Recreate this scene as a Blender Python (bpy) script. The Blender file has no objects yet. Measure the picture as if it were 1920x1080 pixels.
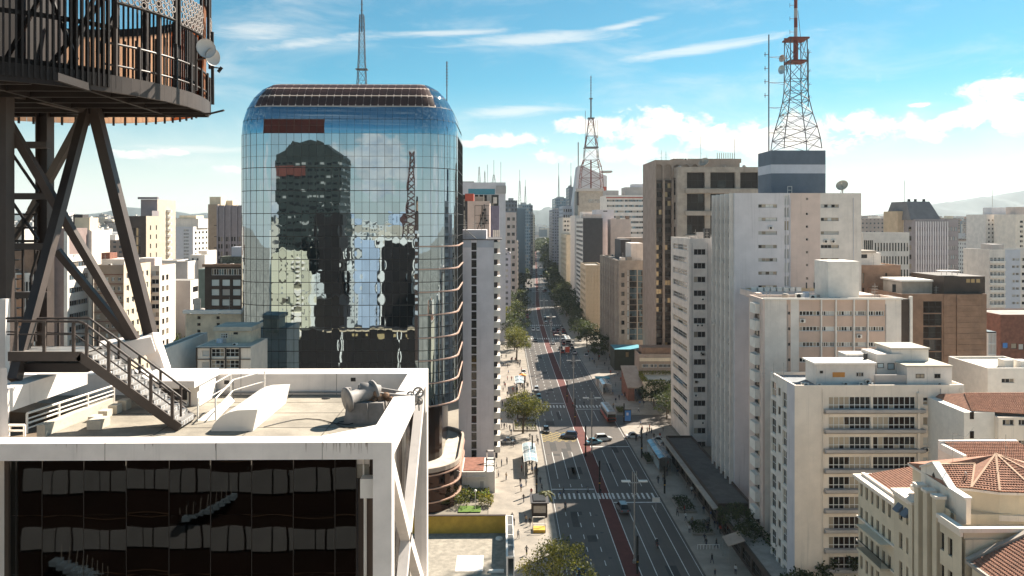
import bpy, math, random
from mathutils import Vector, Matrix
random.seed(11)
R = math.radians
SC = bpy.context.scene
COL = SC.collection

# ------------------------------------------------------------------ camera, world, sun, exposure
H = 58.0                      # height of the eye above the avenue
F = 1450.0                    # focal length in photograph pixels (1920 wide)
PX, PY = 960.0, 415.0         # principal point (the photograph is a level shot, cropped low)
YAW = math.atan(20 / 1450)
K = 58.0 / 70.0
cam = bpy.data.cameras.new('camera')
cam.sensor_width = 36.0
cam.lens = 36.0 * F / 1920.0
cam.shift_y = -(540 - PY) / 1920.0
cam.clip_start = 0.1
cam.clip_end = 40000
camo = bpy.data.objects.new('camera', cam)
COL.objects.link(camo)
camo.location = (0, 0, H)
camo.rotation_euler = (R(90), 0, -YAW)
SC.camera = camo

HAZE = 0.00005
SUN_AZ, SUN_EL = R(45.8), R(43)
sl = bpy.data.lights.new('sun', 'SUN')
sl.energy = 5.0
sl.angle = R(0.53)
sl.color = (1.0, 0.915, 0.79)
so = bpy.data.objects.new('sun', sl)
COL.objects.link(so)
sdir = Vector((math.sin(SUN_AZ) * math.cos(SUN_EL), math.cos(SUN_AZ) * math.cos(SUN_EL), math.sin(SUN_EL)))
so.rotation_euler = sdir.to_track_quat('Z', 'Y').to_euler()
so.location = (300, 300, 400)
SC.view_settings.view_transform = 'Standard'
SC.view_settings.look = 'None'
SC.view_settings.exposure = 1.45
SC.view_settings.gamma = 1
SC.view_settings.use_curve_mapping = False
SC.cycles.max_bounces = 8
SC.cycles.diffuse_bounces = 2
SC.cycles.volume_bounces = 0
SC.cycles.use_denoising = True

def mnode(nt, op, a=None, b=None, c=None, clamp=False):
    n = nt.nodes.new('ShaderNodeMath'); n.operation = op; n.use_clamp = clamp
    for i, v in enumerate((a, b, c)):
        if v is None: continue
        if isinstance(v, (int, float)): n.inputs[i].default_value = v
        else: nt.links.new(v, n.inputs[i])
    return n.outputs[0]

def mixc(nt, fac, a, b, mode='MIX'):
    n = nt.nodes.new('ShaderNodeMix'); n.data_type = 'RGBA'; n.blend_type = mode
    for s, v in ((0, fac), (6, a), (7, b)):
        if isinstance(v, (int, float)): n.inputs[s].default_value = v
        elif isinstance(v, tuple): n.inputs[s].default_value = (*v, 1) if len(v) == 3 else v
        else: nt.links.new(v, n.inputs[s])
    return n.outputs[2]

def smooth(nt, v, lo, hi):
    n = nt.nodes.new('ShaderNodeMapRange'); n.interpolation_type = 'SMOOTHSTEP'
    nt.links.new(v, n.inputs[0]); n.inputs[1].default_value = lo; n.inputs[2].default_value = hi
    return n.outputs[0]

def make_world():
    w = bpy.data.worlds.new('World'); SC.world = w; w.use_nodes = True
    nt = w.node_tree; nt.nodes.clear(); L = nt.links.new
    out = nt.nodes.new('ShaderNodeOutputWorld'); bg = nt.nodes.new('ShaderNodeBackground')
    bg.inputs[1].default_value = 0.0515
    sky = nt.nodes.new('ShaderNodeTexSky'); sky.sky_type = 'NISHITA'; sky.sun_disc = False
    sky.sun_elevation = SUN_EL; sky.sun_rotation = SUN_AZ; sky.altitude = 800
    sky.air_density = 1.0; sky.dust_density = 0.35; sky.ozone_density = 1.0
    tc = nt.nodes.new('ShaderNodeTexCoord')
    sp = nt.nodes.new('ShaderNodeSeparateXYZ'); L(tc.outputs['Generated'], sp.inputs[0])
    az = mnode(nt, 'ARCTAN2', sp.outputs[0], sp.outputs[1])       # azimuth from +Y towards +X
    el = mnode(nt, 'ARCSINE', sp.outputs[2])
    cv = nt.nodes.new('ShaderNodeCombineXYZ'); L(az, cv.inputs[0]); L(el, cv.inputs[1])
    # cyan grade of the clear sky, pale towards the horizon
    col = mixc(nt, 1.0, sky.outputs[0], (0.29, 0.77, 0.79), 'MULTIPLY')
    hz = smooth(nt, el, 0.185, -0.01)
    col = mixc(nt, mnode(nt, 'MULTIPLY', hz, 0.86), col, (8.2, 7.7, 6.9))
    def noise(scale, detail, rough, sx=1.0, sy=1.0, dist=0.0, off=0.0):
        mp = nt.nodes.new('ShaderNodeMapping'); mp.inputs['Scale'].default_value = (sx, sy, 1)
        mp.inputs['Location'].default_value = (off, off * .7, off)
        L(cv.outputs[0], mp.inputs[0])
        n = nt.nodes.new('ShaderNodeTexNoise'); n.inputs['Scale'].default_value = scale
        n.inputs['Detail'].default_value = detail; n.inputs['Roughness'].default_value = rough
        n.inputs['Distortion'].default_value = dist
        L(mp.outputs[0], n.inputs['Vector']); return n.outputs[0]
    def blob(px, py, rx, ry, rot=0.0):
        """soft ellipse about a direction, sizes in photograph pixels turned to angles"""
        a = math.atan((px - PX) / F) + YAW
        e = math.atan((PY - py) / F * math.cos(a - YAW))
        mp = nt.nodes.new('ShaderNodeVectorMath'); mp.operation = 'SUBTRACT'
        L(cv.outputs[0], mp.inputs[0]); mp.inputs[1].default_value = (a, e, 0)
        rt = nt.nodes.new('ShaderNodeMapping'); rt.vector_type = 'POINT'
        L(mp.outputs[0], rt.inputs[0]); rt.inputs['Rotation'].default_value = (0, 0, -rot)
        m2 = nt.nodes.new('ShaderNodeVectorMath'); m2.operation = 'MULTIPLY'
        L(rt.outputs[0], m2.inputs[0]); m2.inputs[1].default_value = (F / rx, F / ry, 1)
        ln = nt.nodes.new('ShaderNodeVectorMath'); ln.operation = 'LENGTH'; L(m2.outputs[0], ln.inputs[0])
        return mnode(nt, 'SUBTRACT', 1.0, ln.outputs['Value'])
    cum = None
    for b in [(1120, 234, 120, 24), (1235, 240, 140, 42), (1360, 262, 170, 44), (1500, 250, 130, 46), (1610, 222, 40, 20),
              (1700, 240, 105, 30, -.15), (1815, 215, 90, 26, .3), (1885, 165, 90, 44, .3), (1905, 215, 60, 36), (1728, 196, 26, 6), (950, 263, 92, 20), (870, 268, 40, 12),
              (250, 290, 62, 12), (330, 286, 34, 7), (430, 316, 38, 10), (1160, 290, 180, 24), (660, 330, 120, 14)]:
        v = blob(*b); cum = v if cum is None else mnode(nt, 'MAXIMUM', cum, v)
    n1 = noise(26, 6, .62, 1, 1.5, .4)
    n2 = noise(6, 3, .5, 1, 2.2, 0, 3.1)
    gen = smooth(nt, el, .17, .05)                                   # a loose belt of cumulus goes on all round
    fwd = smooth(nt, mnode(nt, 'ABSOLUTE', az), .75, 1.2)
    belt = mnode(nt, 'MULTIPLY', mnode(nt, 'MULTIPLY', gen, fwd), mnode(nt, 'SUBTRACT', n2, .44))
    belt = mnode(nt, 'MULTIPLY_ADD', belt, 5.0, -.25)
    cum = mnode(nt, 'MAXIMUM', cum, belt)
    cd = mnode(nt, 'ADD', mnode(nt, 'MULTIPLY', cum, .9), mnode(nt, 'MULTIPLY', mnode(nt, 'SUBTRACT', n1, .5), 2.3))
    cmask = smooth(nt, cd, .16, .60)
    cmask = mnode(nt, 'MULTIPLY', cmask, smooth(nt, cum, -.38, .02))
    shade = smooth(nt, noise(30, 4, .6, 1, 1.6, 0, .9), .30, .62)
    ccol = mixc(nt, shade, (6.0, 6.4, 6.6), (9.6, 8.9, 7.9))
    # thin streaks of cirrus
    cir = None
    for b in [(560, 83, 170, 15, .16), (830, 63, 190, 11, .06), (1170, 47, 110, 10, .18), (960, 210, 150, 18, .05), (1000, 75, 260, 20, .05), (480, 60, 120, 24, .1),
              (380, 280, 160, 10), (1330, 90, 220, 14, .1)]:
        v = blob(*b); cir = v if cir is None else mnode(nt, 'MAXIMUM', cir, v)
    ci = mnode(nt, 'ADD', mnode(nt, 'MAXIMUM', cir, -.4), mnode(nt, 'MULTIPLY', mnode(nt, 'SUBTRACT', noise(14, 5, .65, .7, 5, .8, 5.0), .5), 1.7))
    cimask = mnode(nt, 'MULTIPLY', smooth(nt, ci, .05, 1.0), .62)
    veil = mnode(nt, 'MULTIPLY', smooth(nt, noise(5, 5, .6, 1, 3, .5, 8.0), .44, .80), .42)
    cimask = mnode(nt, 'MAXIMUM', cimask, veil)
    col = mixc(nt, cimask, col, (7.4, 7.4, 7.1))
    col = mixc(nt, cmask, col, ccol)
    L(col, bg.inputs[0]); L(bg.outputs[0], out.inputs[0])
make_world()

# ------------------------------------------------------------------ pixel <-> place
def X_(px, Y):
    t = (px - PX) / F; c, s = math.cos(YAW), math.sin(YAW)
    return Y * (t * c + s) / (c - t * s)
def Z_(px, py, Y):
    d = X_(px, Y) * math.sin(YAW) + Y * math.cos(YAW)
    return H - (py - PY) / F * d
def P_(px, py, Y): return Vector((X_(px, Y), Y, Z_(px, py, Y)))
def G_(px, py, z=0.0):
    """where the line of sight of a pixel meets the ground"""
    d = (H - z) * F / (py - PY); cx = (px - PX) / F * d
    c, s = math.cos(YAW), math.sin(YAW)
    return Vector((cx * c + d * s, -cx * s + d * c, z))
def bend(Y):
    t = max(0.0, Y / K - 400)
    return K * (.043 * t * t / 600 if t < 300 else .043 * (t - 150))

# ------------------------------------------------------------------ mesh builder
class MB:
    def __init__(s): s.v = []; s.f = []; s.m = []
    def add(s, vs, fs, m=0):
        o = len(s.v); s.v.extend(tuple(p) for p in vs)
        for f in fs: s.f.append(tuple(i + o for i in f)); s.m.append(m)
        return s
    def quad(s, a, b, c, d, m=0): return s.add((a, b, c, d), ((0, 1, 2, 3),), m)
    def box(s, x0, y0, z0, x1, y1, z1, m=0):
        return s.add([(x, y, z) for z in (z0, z1) for y in (y0, y1) for x in (x0, x1)],
                     [(0, 2, 3, 1), (4, 5, 7, 6), (0, 1, 5, 4), (2, 6, 7, 3), (0, 4, 6, 2), (1, 3, 7, 5)], m)
    def prism(s, poly, z0, z1, m=0, mt=None):
        n = len(poly)
        s.add([(x, y, z0) for x, y in poly] + [(x, y, z1) for x, y in poly],
              [(i, (i + 1) % n, n + (i + 1) % n, n + i) for i in range(n)] + [tuple(range(n))[::-1]], m)
        s.add([(x, y, z1) for x, y in poly], [tuple(range(n))], m if mt is None else mt); return s
    def extr(s, prof, y0, y1, m=0):
        """profile in x,z carried along y"""
        n = len(prof)
        return s.add([(x, y0, z) for x, z in prof] + [(x, y1, z) for x, z in prof],
              [((i + 1) % n, i, n + i, n + (i + 1) % n) for i in range(n)] + [tuple(range(n)), tuple(range(n, 2 * n))[::-1]], m)
    def extx(s, prof, x0, x1, m=0):
        """profile in y,z carried along x"""
        n = len(prof)
        return s.add([(x0, y, z) for y, z in prof] + [(x1, y, z) for y, z in prof],
              [(i, (i + 1) % n, n + (i + 1) % n, n + i) for i in range(n)] + [tuple(range(n))[::-1], tuple(range(n, 2 * n))], m)
    def beam(s, a, b, w, h, m=0, up=(0, 0, 1)):
        a, b = Vector(a), Vector(b); d = (b - a)
        if d.length < 1e-6: return s
        d.normalize(); u = Vector(up)
        if abs(d.dot(u)) > .98: u = Vector((0, 1, 0))
        sd = d.cross(u).normalized(); u = sd.cross(d).normalized()
        vs = [p + sd * (i * w / 2) + u * (j * h / 2) for p in (a, b) for i, j in ((-1, -1), (1, -1), (1, 1), (-1, 1))]
        return s.add(vs, [(0, 1, 2, 3), (7, 6, 5, 4), (0, 4, 5, 1), (1, 5, 6, 2), (2, 6, 7, 3), (3, 7, 4, 0)], m)
    def ibeam(s, a, b, w, h, m=0, t=.03, up=(0, 0, 1)):
        a, b = Vector(a), Vector(b); d = (b - a).normalized(); u = Vector(up)
        if abs(d.dot(u)) > .98: u = Vector((0, 1, 0))
        sd = d.cross(u).normalized(); u = sd.cross(d).normalized()
        for k in (-1, 1): s.beam(a + u * k * (h / 2 - t / 2), b + u * k * (h / 2 - t / 2), w, t, m, u)
        return s.beam(a, b, t, h - 2 * t, m, u)
    def tube(s, a, b, r, n=6, m=0, r2=None):
        a, b = Vector(a), Vector(b); d = (b - a)
        if d.length < 1e-6: return s
        d.normalize(); u = Vector((0, 0, 1)) if abs(d.z) < .95 else Vector((1, 0, 0))
        p = d.cross(u).normalized(); q = d.cross(p); r2 = r if r2 is None else r2
        vs = [c + (p * math.cos(t) + q * math.sin(t)) * rr for c, rr in ((a, r), (b, r2)) for t in [2 * math.pi * i / n for i in range(n)]]
        return s.add(vs, [(i, n + i, n + (i + 1) % n, (i + 1) % n) for i in range(n)] + [tuple(range(n)), tuple(range(n, 2 * n))[::-1]], m)
    def path(s, pts, r, n=6, m=0):
        for a, b in zip(pts, pts[1:]): s.tube(a, b, r, n, m)
        return s
    def lathe(s, c, prof, n=16, m=0, axis=(0, 0, 1), cap=True):
        """profile of (radius, height) about an axis from point c"""
        ax = Vector(axis).normalized(); u = Vector((0, 0, 1)) if abs(ax.z) < .95 else Vector((1, 0, 0))
        p = ax.cross(u).normalized(); q = ax.cross(p); c = Vector(c); k = len(prof)
        vs = [c + ax * h + (p * math.cos(2 * math.pi * i / n) + q * math.sin(2 * math.pi * i / n)) * r for r, h in prof for i in range(n)]
        fs = [(j * n + i, j * n + (i + 1) % n, (j + 1) * n + (i + 1) % n, (j + 1) * n + i) for j in range(k - 1) for i in range(n)]
        if cap: fs += [tuple(range(n))[::-1], tuple((k - 1) * n + i for i in range(n))]
        return s.add(vs, fs, m)
    def mesh(s, name, mats, smooth=False):
        me = bpy.data.meshes.new(name); me.from_pydata(s.v, [], s.f)
        for m in (mats if isinstance(mats, (list, tuple)) else [mats]): me.materials.append(m)
        if any(s.m): me.polygons.foreach_set('material_index', s.m)
        if smooth: me.polygons.foreach_set('use_smooth', [True] * len(s.f))
        me.update(); return me
    def build(s, name, mats, parent=None, loc=None, smooth=False):
        return put(name, s.mesh(name, mats, smooth), parent, loc)

def put(name, me, parent=None, loc=None, rz=0.0):
    o = bpy.data.objects.new(name, me); COL.objects.link(o)
    if parent is not None: o.parent = parent
    if loc is not None: o.location = loc
    if rz: o.rotation_euler = (0, 0, rz)
    return o
def tag(o, label, cat, group=None):
    o['label'] = label; o['category'] = cat
    if group: o['group'] = group
    return o
def thing(name, label, cat, loc=(0, 0, 0), rz=0.0, group=None):
    o = bpy.data.objects.new(name, None); COL.objects.link(o); o.location = loc
    o.empty_display_size = .5
    if rz: o.rotation_euler = (0, 0, rz)
    return tag(o, label, cat, group)
def copy_tree(o, parent=None, kids=None):
    c = o.copy(); COL.objects.link(c)
    if parent is not None: c.parent = parent
    for ch in list(o.children): copy_tree(ch, c)
    return c
def struct(o): o['kind'] = 'structure'; return o
def stuff(o): o['kind'] = 'stuff'; return o

# ------------------------------------------------------------------ materials
def newmat(name):
    m = bpy.data.materials.new(name); m.use_nodes = True; nt = m.node_tree
    return m, nt, nt.nodes['Principled BSDF']
def M(name, c, rough=.8, var=.14, scale=.6, metal=0.0, streak=0.0, bump=0.0, bscale=8.0, spec=.4, speck=0.0):
    """plain surface: base colour with blotches, optional rain streaks, grain and fine relief"""
    m, nt, p = newmat(name); L = nt.links.new
    p.inputs['Roughness'].default_value = rough; p.inputs['Metallic'].default_value = metal
    p.inputs['Specular IOR Level'].default_value = spec
    tc = nt.nodes.new('ShaderNodeTexCoord')
    n = nt.nodes.new('ShaderNodeTexNoise'); n.inputs['Scale'].default_value = scale
    n.inputs['Detail'].default_value = 5; n.inputs['Roughness'].default_value = .6
    L(tc.outputs['Object'], n.inputs['Vector'])
    f = smooth(nt, n.outputs[0], .3, .72)
    col = mixc(nt, f, tuple(x * (1 - var) for x in c), tuple(min(1, x * (1 + var * .6)) for x in c))
    if streak:
        mp = nt.nodes.new('ShaderNodeMapping'); mp.inputs['Scale'].default_value = (1.6, 1.6, .06)
        L(tc.outputs['Object'], mp.inputs[0])
        n2 = nt.nodes.new('ShaderNodeTexNoise'); n2.inputs['Scale'].default_value = 1.0; n2.inputs['Detail'].default_value = 6
        n2.inputs['Roughness'].default_value = .7
        L(mp.outputs[0], n2.inputs['Vector'])
        g = mnode(nt, 'MULTIPLY', smooth(nt, n2.outputs[0], .52, .78), streak)
        col = mixc(nt, g, col, tuple(x * .35 for x in c))
    if speck:
        n3 = nt.nodes.new('ShaderNodeTexNoise'); n3.inputs['Scale'].default_value = bscale * 3; n3.inputs['Detail'].default_value = 3
        L(tc.outputs['Object'], n3.inputs['Vector'])
        col = mixc(nt, mnode(nt, 'MULTIPLY', smooth(nt, n3.outputs[0], .5, .75), speck), col, tuple(x * .4 for x in c))
    L(col, p.inputs['Base Color'])
    if bump:
        n4 = nt.nodes.new('ShaderNodeTexNoise'); n4.inputs['Scale'].default_value = bscale; n4.inputs['Detail'].default_value = 4
        L(tc.outputs['Object'], n4.inputs['Vector'])
        b = nt.nodes.new('ShaderNodeBump'); b.inputs['Strength'].default_value = bump; b.inputs['Distance'].default_value = .05
        L(n4.outputs[0], b.inputs['Height']); L(b.outputs[0], p.inputs['Normal'])
    return m
def glassy(name, c, rough=.06, metal=0.0, spec=.6, var=.25):
    m, nt, p = newmat(name); L = nt.links.new
    oi = nt.nodes.new('ShaderNodeObjectInfo')
    col = mixc(nt, oi.outputs['Random'], tuple(x * (1 - var) for x in c), tuple(min(1, x * (1 + var)) for x in c))
    L(col, p.inputs['Base Color']); p.inputs['Roughness'].default_value = rough
    p.inputs['Metallic'].default_value = metal; p.inputs['Specular IOR Level'].default_value = spec
    return m
def farwall(name, c, du, dv, fu, fv, glass=(.05, .055, .065), band=False, var=.18, rnd=.25):
    """wall of a far building, too far for its windows to be told apart: a grid of openings on the sides, none on top"""
    m, nt, p = newmat(name); L = nt.links.new
    tc = nt.nodes.new('ShaderNodeTexCoord'); ge = nt.nodes.new('ShaderNodeNewGeometry'); oi = nt.nodes.new('ShaderNodeObjectInfo')
    s = nt.nodes.new('ShaderNodeSeparateXYZ'); L(tc.outputs['Object'], s.inputs[0])
    gn = nt.nodes.new('ShaderNodeSeparateXYZ'); L(ge.outputs['True Normal'], gn.inputs[0])
    ax = mnode(nt, 'GREATER_THAN', mnode(nt, 'ABSOLUTE', gn.outputs[0]), .5)
    up = mnode(nt, 'GREATER_THAN', mnode(nt, 'ABSOLUTE', gn.outputs[2]), .5)
    u = mnode(nt, 'ADD', mnode(nt, 'MULTIPLY', s.outputs[1], ax), mnode(nt, 'MULTIPLY', s.outputs[0], mnode(nt, 'SUBTRACT', 1.0, ax)))
    k = mnode(nt, 'MULTIPLY_ADD', oi.outputs['Random'], .5, .75)
    uu = mnode(nt, 'DIVIDE', u, mnode(nt, 'MULTIPLY', k, du)); vv = mnode(nt, 'DIVIDE', s.outputs[2], dv)
    fu_ = mnode(nt, 'LESS_THAN', mnode(nt, 'FRACT', uu), fu)
    fv_ = mnode(nt, 'LESS_THAN', mnode(nt, 'FRACT', mnode(nt, 'ADD', vv, .35)), fv)
    mask = fv_ if band else mnode(nt, 'MULTIPLY', fu_, fv_)
    wn = nt.nodes.new('ShaderNodeTexWhiteNoise'); wn.noise_dimensions = '3D'
    cb = nt.nodes.new('ShaderNodeCombineXYZ'); L(mnode(nt, 'FLOOR', uu), cb.inputs[0]); L(mnode(nt, 'FLOOR', mnode(nt, 'ADD', vv, .35)), cb.inputs[1]); L(mnode(nt, 'MULTIPLY', ax, 7.0), cb.inputs[2])
    L(cb.outputs[0], wn.inputs['Vector'])
    gcol = mixc(nt, mnode(nt, 'GREATER_THAN', wn.outputs['Value'], .78), glass, (.32, .30, .27))
    # some walls have no windows at all
    blank = mnode(nt, 'GREATER_THAN', mnode(nt, 'FRACT', mnode(nt, 'ADD', mnode(nt, 'MULTIPLY', oi.outputs['Random'], 7.3), mnode(nt, 'MULTIPLY', ax, .43))), .25)
    mask = mnode(nt, 'MULTIPLY', mnode(nt, 'MULTIPLY', mask, mnode(nt, 'SUBTRACT', 1.0, up)), blank)
    wc = nt.nodes.new('ShaderNodeHueSaturation'); wc.inputs['Color'].default_value = (*c, 1)
    L(mnode(nt, 'MULTIPLY_ADD', oi.outputs['Random'], 2 * rnd, 1 - rnd), wc.inputs['Value'])
    n = nt.nodes.new('ShaderNodeTexNoise'); n.inputs['Scale'].default_value = .12; n.inputs['Detail'].default_value = 6
    mp = nt.nodes.new('ShaderNodeMapping'); mp.inputs['Scale'].default_value = (1, 1, .35); L(tc.outputs['Object'], mp.inputs[0]); L(mp.outputs[0], n.inputs['Vector'])
    wcol = mixc(nt, mnode(nt, 'MULTIPLY', smooth(nt, n.outputs[0], .42, .75), var * 2), wc.outputs[0], tuple(x * .45 for x in c))
    L(mixc(nt, mask, wcol, gcol), p.inputs['Base Color'])
    L(mnode(nt, 'MULTIPLY_ADD', mask, -.6, .85), p.inputs['Roughness'])
    return m

white = M('white_paint', (.80, .74, .67), .6, .08, .8, streak=.12)
white2 = M('white_render', (.75, .68, .615), .8, .12, .35, streak=.42, bump=.15)
whitesteel = M('white_steel', (.82, .745, .69), .5, .10, 1.2, streak=.34)
cream = M('cream_render', (.70, .585, .43), .85, .12, .3, streak=.3, bump=.15)
cream2 = M('pale_cream_render', (.85, .735, .62), .85, .1, .3, streak=.42)
grey = M('grey_render', (.46, .42, .395), .85, .12, .3, streak=.3)
bluegrey = M('blue_grey_render', (.68, .645, .655), .85, .08, .3, streak=.42)
lav = M('lavender_render', (.66, .61, .62), .85, .08, .3, streak=.42)
pink = M('pink_render', (.60, .43, .34), .85, .1, .3, streak=.2)
pinkpale = M('pale_pink_render', (.68, .54, .47), .85, .1, .3, streak=.42)
tan = M('tan_render', (.56, .42, .28), .85, .12, .3, streak=.25)
brown = M('brown_stone', (.27, .165, .11), .8, .22, .5, streak=.3, bump=.2)
dkbrown = M('dark_brown_cladding', (.065, .046, .036), .7, .2, .5, streak=.2)
concrete = M('raw_concrete', (.40, .345, .29), .9, .2, .4, streak=.45, bump=.25)
taupe = M('taupe_concrete', (.36, .28, .225), .9, .15, .3, streak=.4, bump=.2)
charcoal = M('charcoal_render', (.055, .05, .052), .8, .15, .4)
slate = M('slate_blue_paint', (.12, .15, .19), .7, .1, .4, streak=.2)
palestripe = M('pale_blue_paint', (.56, .57, .62), .7, .08, .4)
roofgrey = M('roof_felt', (.32, .295, .265), .95, .25, .5, bump=.25, speck=.3)
rooflight = M('roof_screed', (.52, .47, .39), .95, .18, .45, bump=.2, speck=.3)
slabwhite = M('pale_lavender_render', (.80, .755, .775), .85, .08, .3, streak=.25)
podiumroof = M('dark_podium_roof', (.10, .092, .085), .9, .25, .6, streak=.2)
roofblue = M('roof_membrane', (.21, .22, .235), .8, .2, .6)
deckm = M('deck_screed', (.30, .265, .215), .95, .26, 1.1, bump=.25, speck=.35)
terracotta = M('terracotta_tile', (.37, .18, .115), .85, .3, 2.2, bump=.2, speck=.3)
redbrick = M('red_brick', (.22, .095, .065), .9, .25, 1.0, bump=.2)
steel = M('dark_steel', (.016, .010, .008), .6, .3, 1.5, metal=0, bump=.1)
steelg = M('grey_painted_steel', (.060, .045, .038), .5, .2, 1.0, metal=0, streak=.2)
steelmid = M('galvanised_steel', (.38, .36, .34), .45, .15, 2.0, metal=.6)
darkmet = M('black_metal', (.018, .017, .017), .5, .2)
rust = M('rusty_steel', (.13, .055, .035), .75, .4, 2.0)
redpaint = M('red_paint', (.42, .075, .045), .6, .2)
orange = M('orange_paint', (.62, .26, .06), .6, .15)
yellow = M('ochre_paint', (.52, .315, .045), .8, .2, .7, streak=.2)
teal = M('teal_paint', (.07, .27, .34), .6, .12)
blue = M('blue_paint', (.05, .20, .52), .4, .1)
copper = M('copper_band', (.55, .36, .28), .45, .12, .6, metal=.25)
asphalt = M('asphalt', (.085, .078, .072), .7, .22, .12, bump=.2, bscale=30, speck=.2)
def asphaltmat():
    m, nt, p = newmat('asphalt'); L = nt.links.new; p.inputs['Roughness'].default_value = .60; p.inputs['Specular IOR Level'].default_value = .5
    tc = nt.nodes.new('ShaderNodeTexCoord')
    def nz(sc, sx, sy, det=5):
        mp = nt.nodes.new('ShaderNodeMapping'); mp.inputs['Scale'].default_value = (sx, sy, 1); L(tc.outputs['Object'], mp.inputs[0])
        n = nt.nodes.new('ShaderNodeTexNoise'); n.inputs['Scale'].default_value = sc; n.inputs['Detail'].default_value = det; n.inputs['Roughness'].default_value = .65; L(mp.outputs[0], n.inputs['Vector']); return n.outputs[0]
    c = mixc(nt, smooth(nt, nz(.10, 1, 1), .32, .70), (.054, .042, .033), (.084, .066, .052))
    c = mixc(nt, mnode(nt, 'MULTIPLY', smooth(nt, nz(1.0, 1.6, .035), .48, .72), .45), c, (.030, .026, .023))      # wheel tracks along the lanes
    c = mixc(nt, mnode(nt, 'MULTIPLY', smooth(nt, nz(.45, 1, .6, 7), .60, .74), .6), c, (.022, .019, .017))        # oil and patching
    c = mixc(nt, mnode(nt, 'MULTIPLY', smooth(nt, nz(9, 1, 1, 2), .52, .78), .3), c, (.13, .12, .11))
    L(c, p.inputs['Base Color']); return m
asphalt = asphaltmat()
pave = M('pale_pavement', (.26, .22, .175), .6, .25, .3, bump=.15, speck=.3, spec=.8)
groundm = M('city_ground', (.24, .21, .17), .95, .35, .02, speck=.2, bscale=.3)
lane = M('white_road_paint', (.62, .62, .60), .8, .22, 1.2, speck=.4)
laney = M('yellow_road_paint', (.62, .45, .10), .8, .2, 1.2, speck=.4)
bike = M('red_cycle_lane', (.105, .030, .025), .9, .18, .5, speck=.25)
gdark = glassy('dark_window_glass', (.014, .013, .013), .07, 0, .35)
gblue = glassy('blue_window_glass', (.10, .17, .21), .06, .5)
gcurt = glassy('curtained_window', (.32, .265, .20), .25, 0, .6, .35)
gblind = glassy('window_blind', (.52, .51, .48), .35, 0, .6, .3)
gbrown = glassy('bronze_window_glass', (.020, .012, .009), .12, 0, .15)
gwarm = glassy('amber_window_glass', (.42, .30, .15), .2, .2)
mirror = glassy('mirror_glass', (.31, .39, .445), .012, 1.0, .5, .10)
mirrorbrown = glassy('bronze_mirror_glass', (.05, .03, .024), .04, .9, .5, .2)
topbrown = M('brown_top_glass', (.05, .020, .014), .4, .3, .4)
darkmirror = glassy('smoked_mirror_glass', (.020, .020, .0195), .015, 1.0, .5, .08)
paleglass = glassy('pale_roof_glass', (.42, .52, .56), .15, .2, .6, .15)
alu = M('aluminium_frame', (.60, .60, .60), .4, .05, 1, metal=.4)
whiteframe = M('white_frame', (.70, .69, .66), .6, .06)
darkframe = M('dark_frame', (.022, .019, .017), .5, .1)
rubber = M('rubber', (.02, .02, .02), .85, .1)
def leafmat(name, c):
    m, nt, p = newmat(name); L = nt.links.new
    oi = nt.nodes.new('ShaderNodeObjectInfo')
    L(mixc(nt, oi.outputs['Random'], tuple(x * .75 for x in c), tuple(x * 1.25 for x in c)), p.inputs['Base Color'])
    p.inputs['Roughness'].default_value = .6
    t = nt.nodes.new('ShaderNodeBsdfTranslucent'); t.inputs[0].default_value = (c[0] * 1.7, c[1] * 1.7, c[2], 1)
    mx = nt.nodes.new('ShaderNodeMixShader'); mx.inputs[0].default_value = .35
    L(p.outputs[0], mx.inputs[1]); L(t.outputs[0], mx.inputs[2]); L(mx.outputs[0], nt.nodes['Material Output'].inputs[0])
    return m
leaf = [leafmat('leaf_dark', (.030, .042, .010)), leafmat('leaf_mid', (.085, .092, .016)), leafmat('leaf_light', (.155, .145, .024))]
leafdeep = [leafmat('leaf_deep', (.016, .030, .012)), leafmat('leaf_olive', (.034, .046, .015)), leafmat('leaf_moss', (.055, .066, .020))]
bark = M('bark', (.11, .085, .06), .95, .3, 2)

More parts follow.
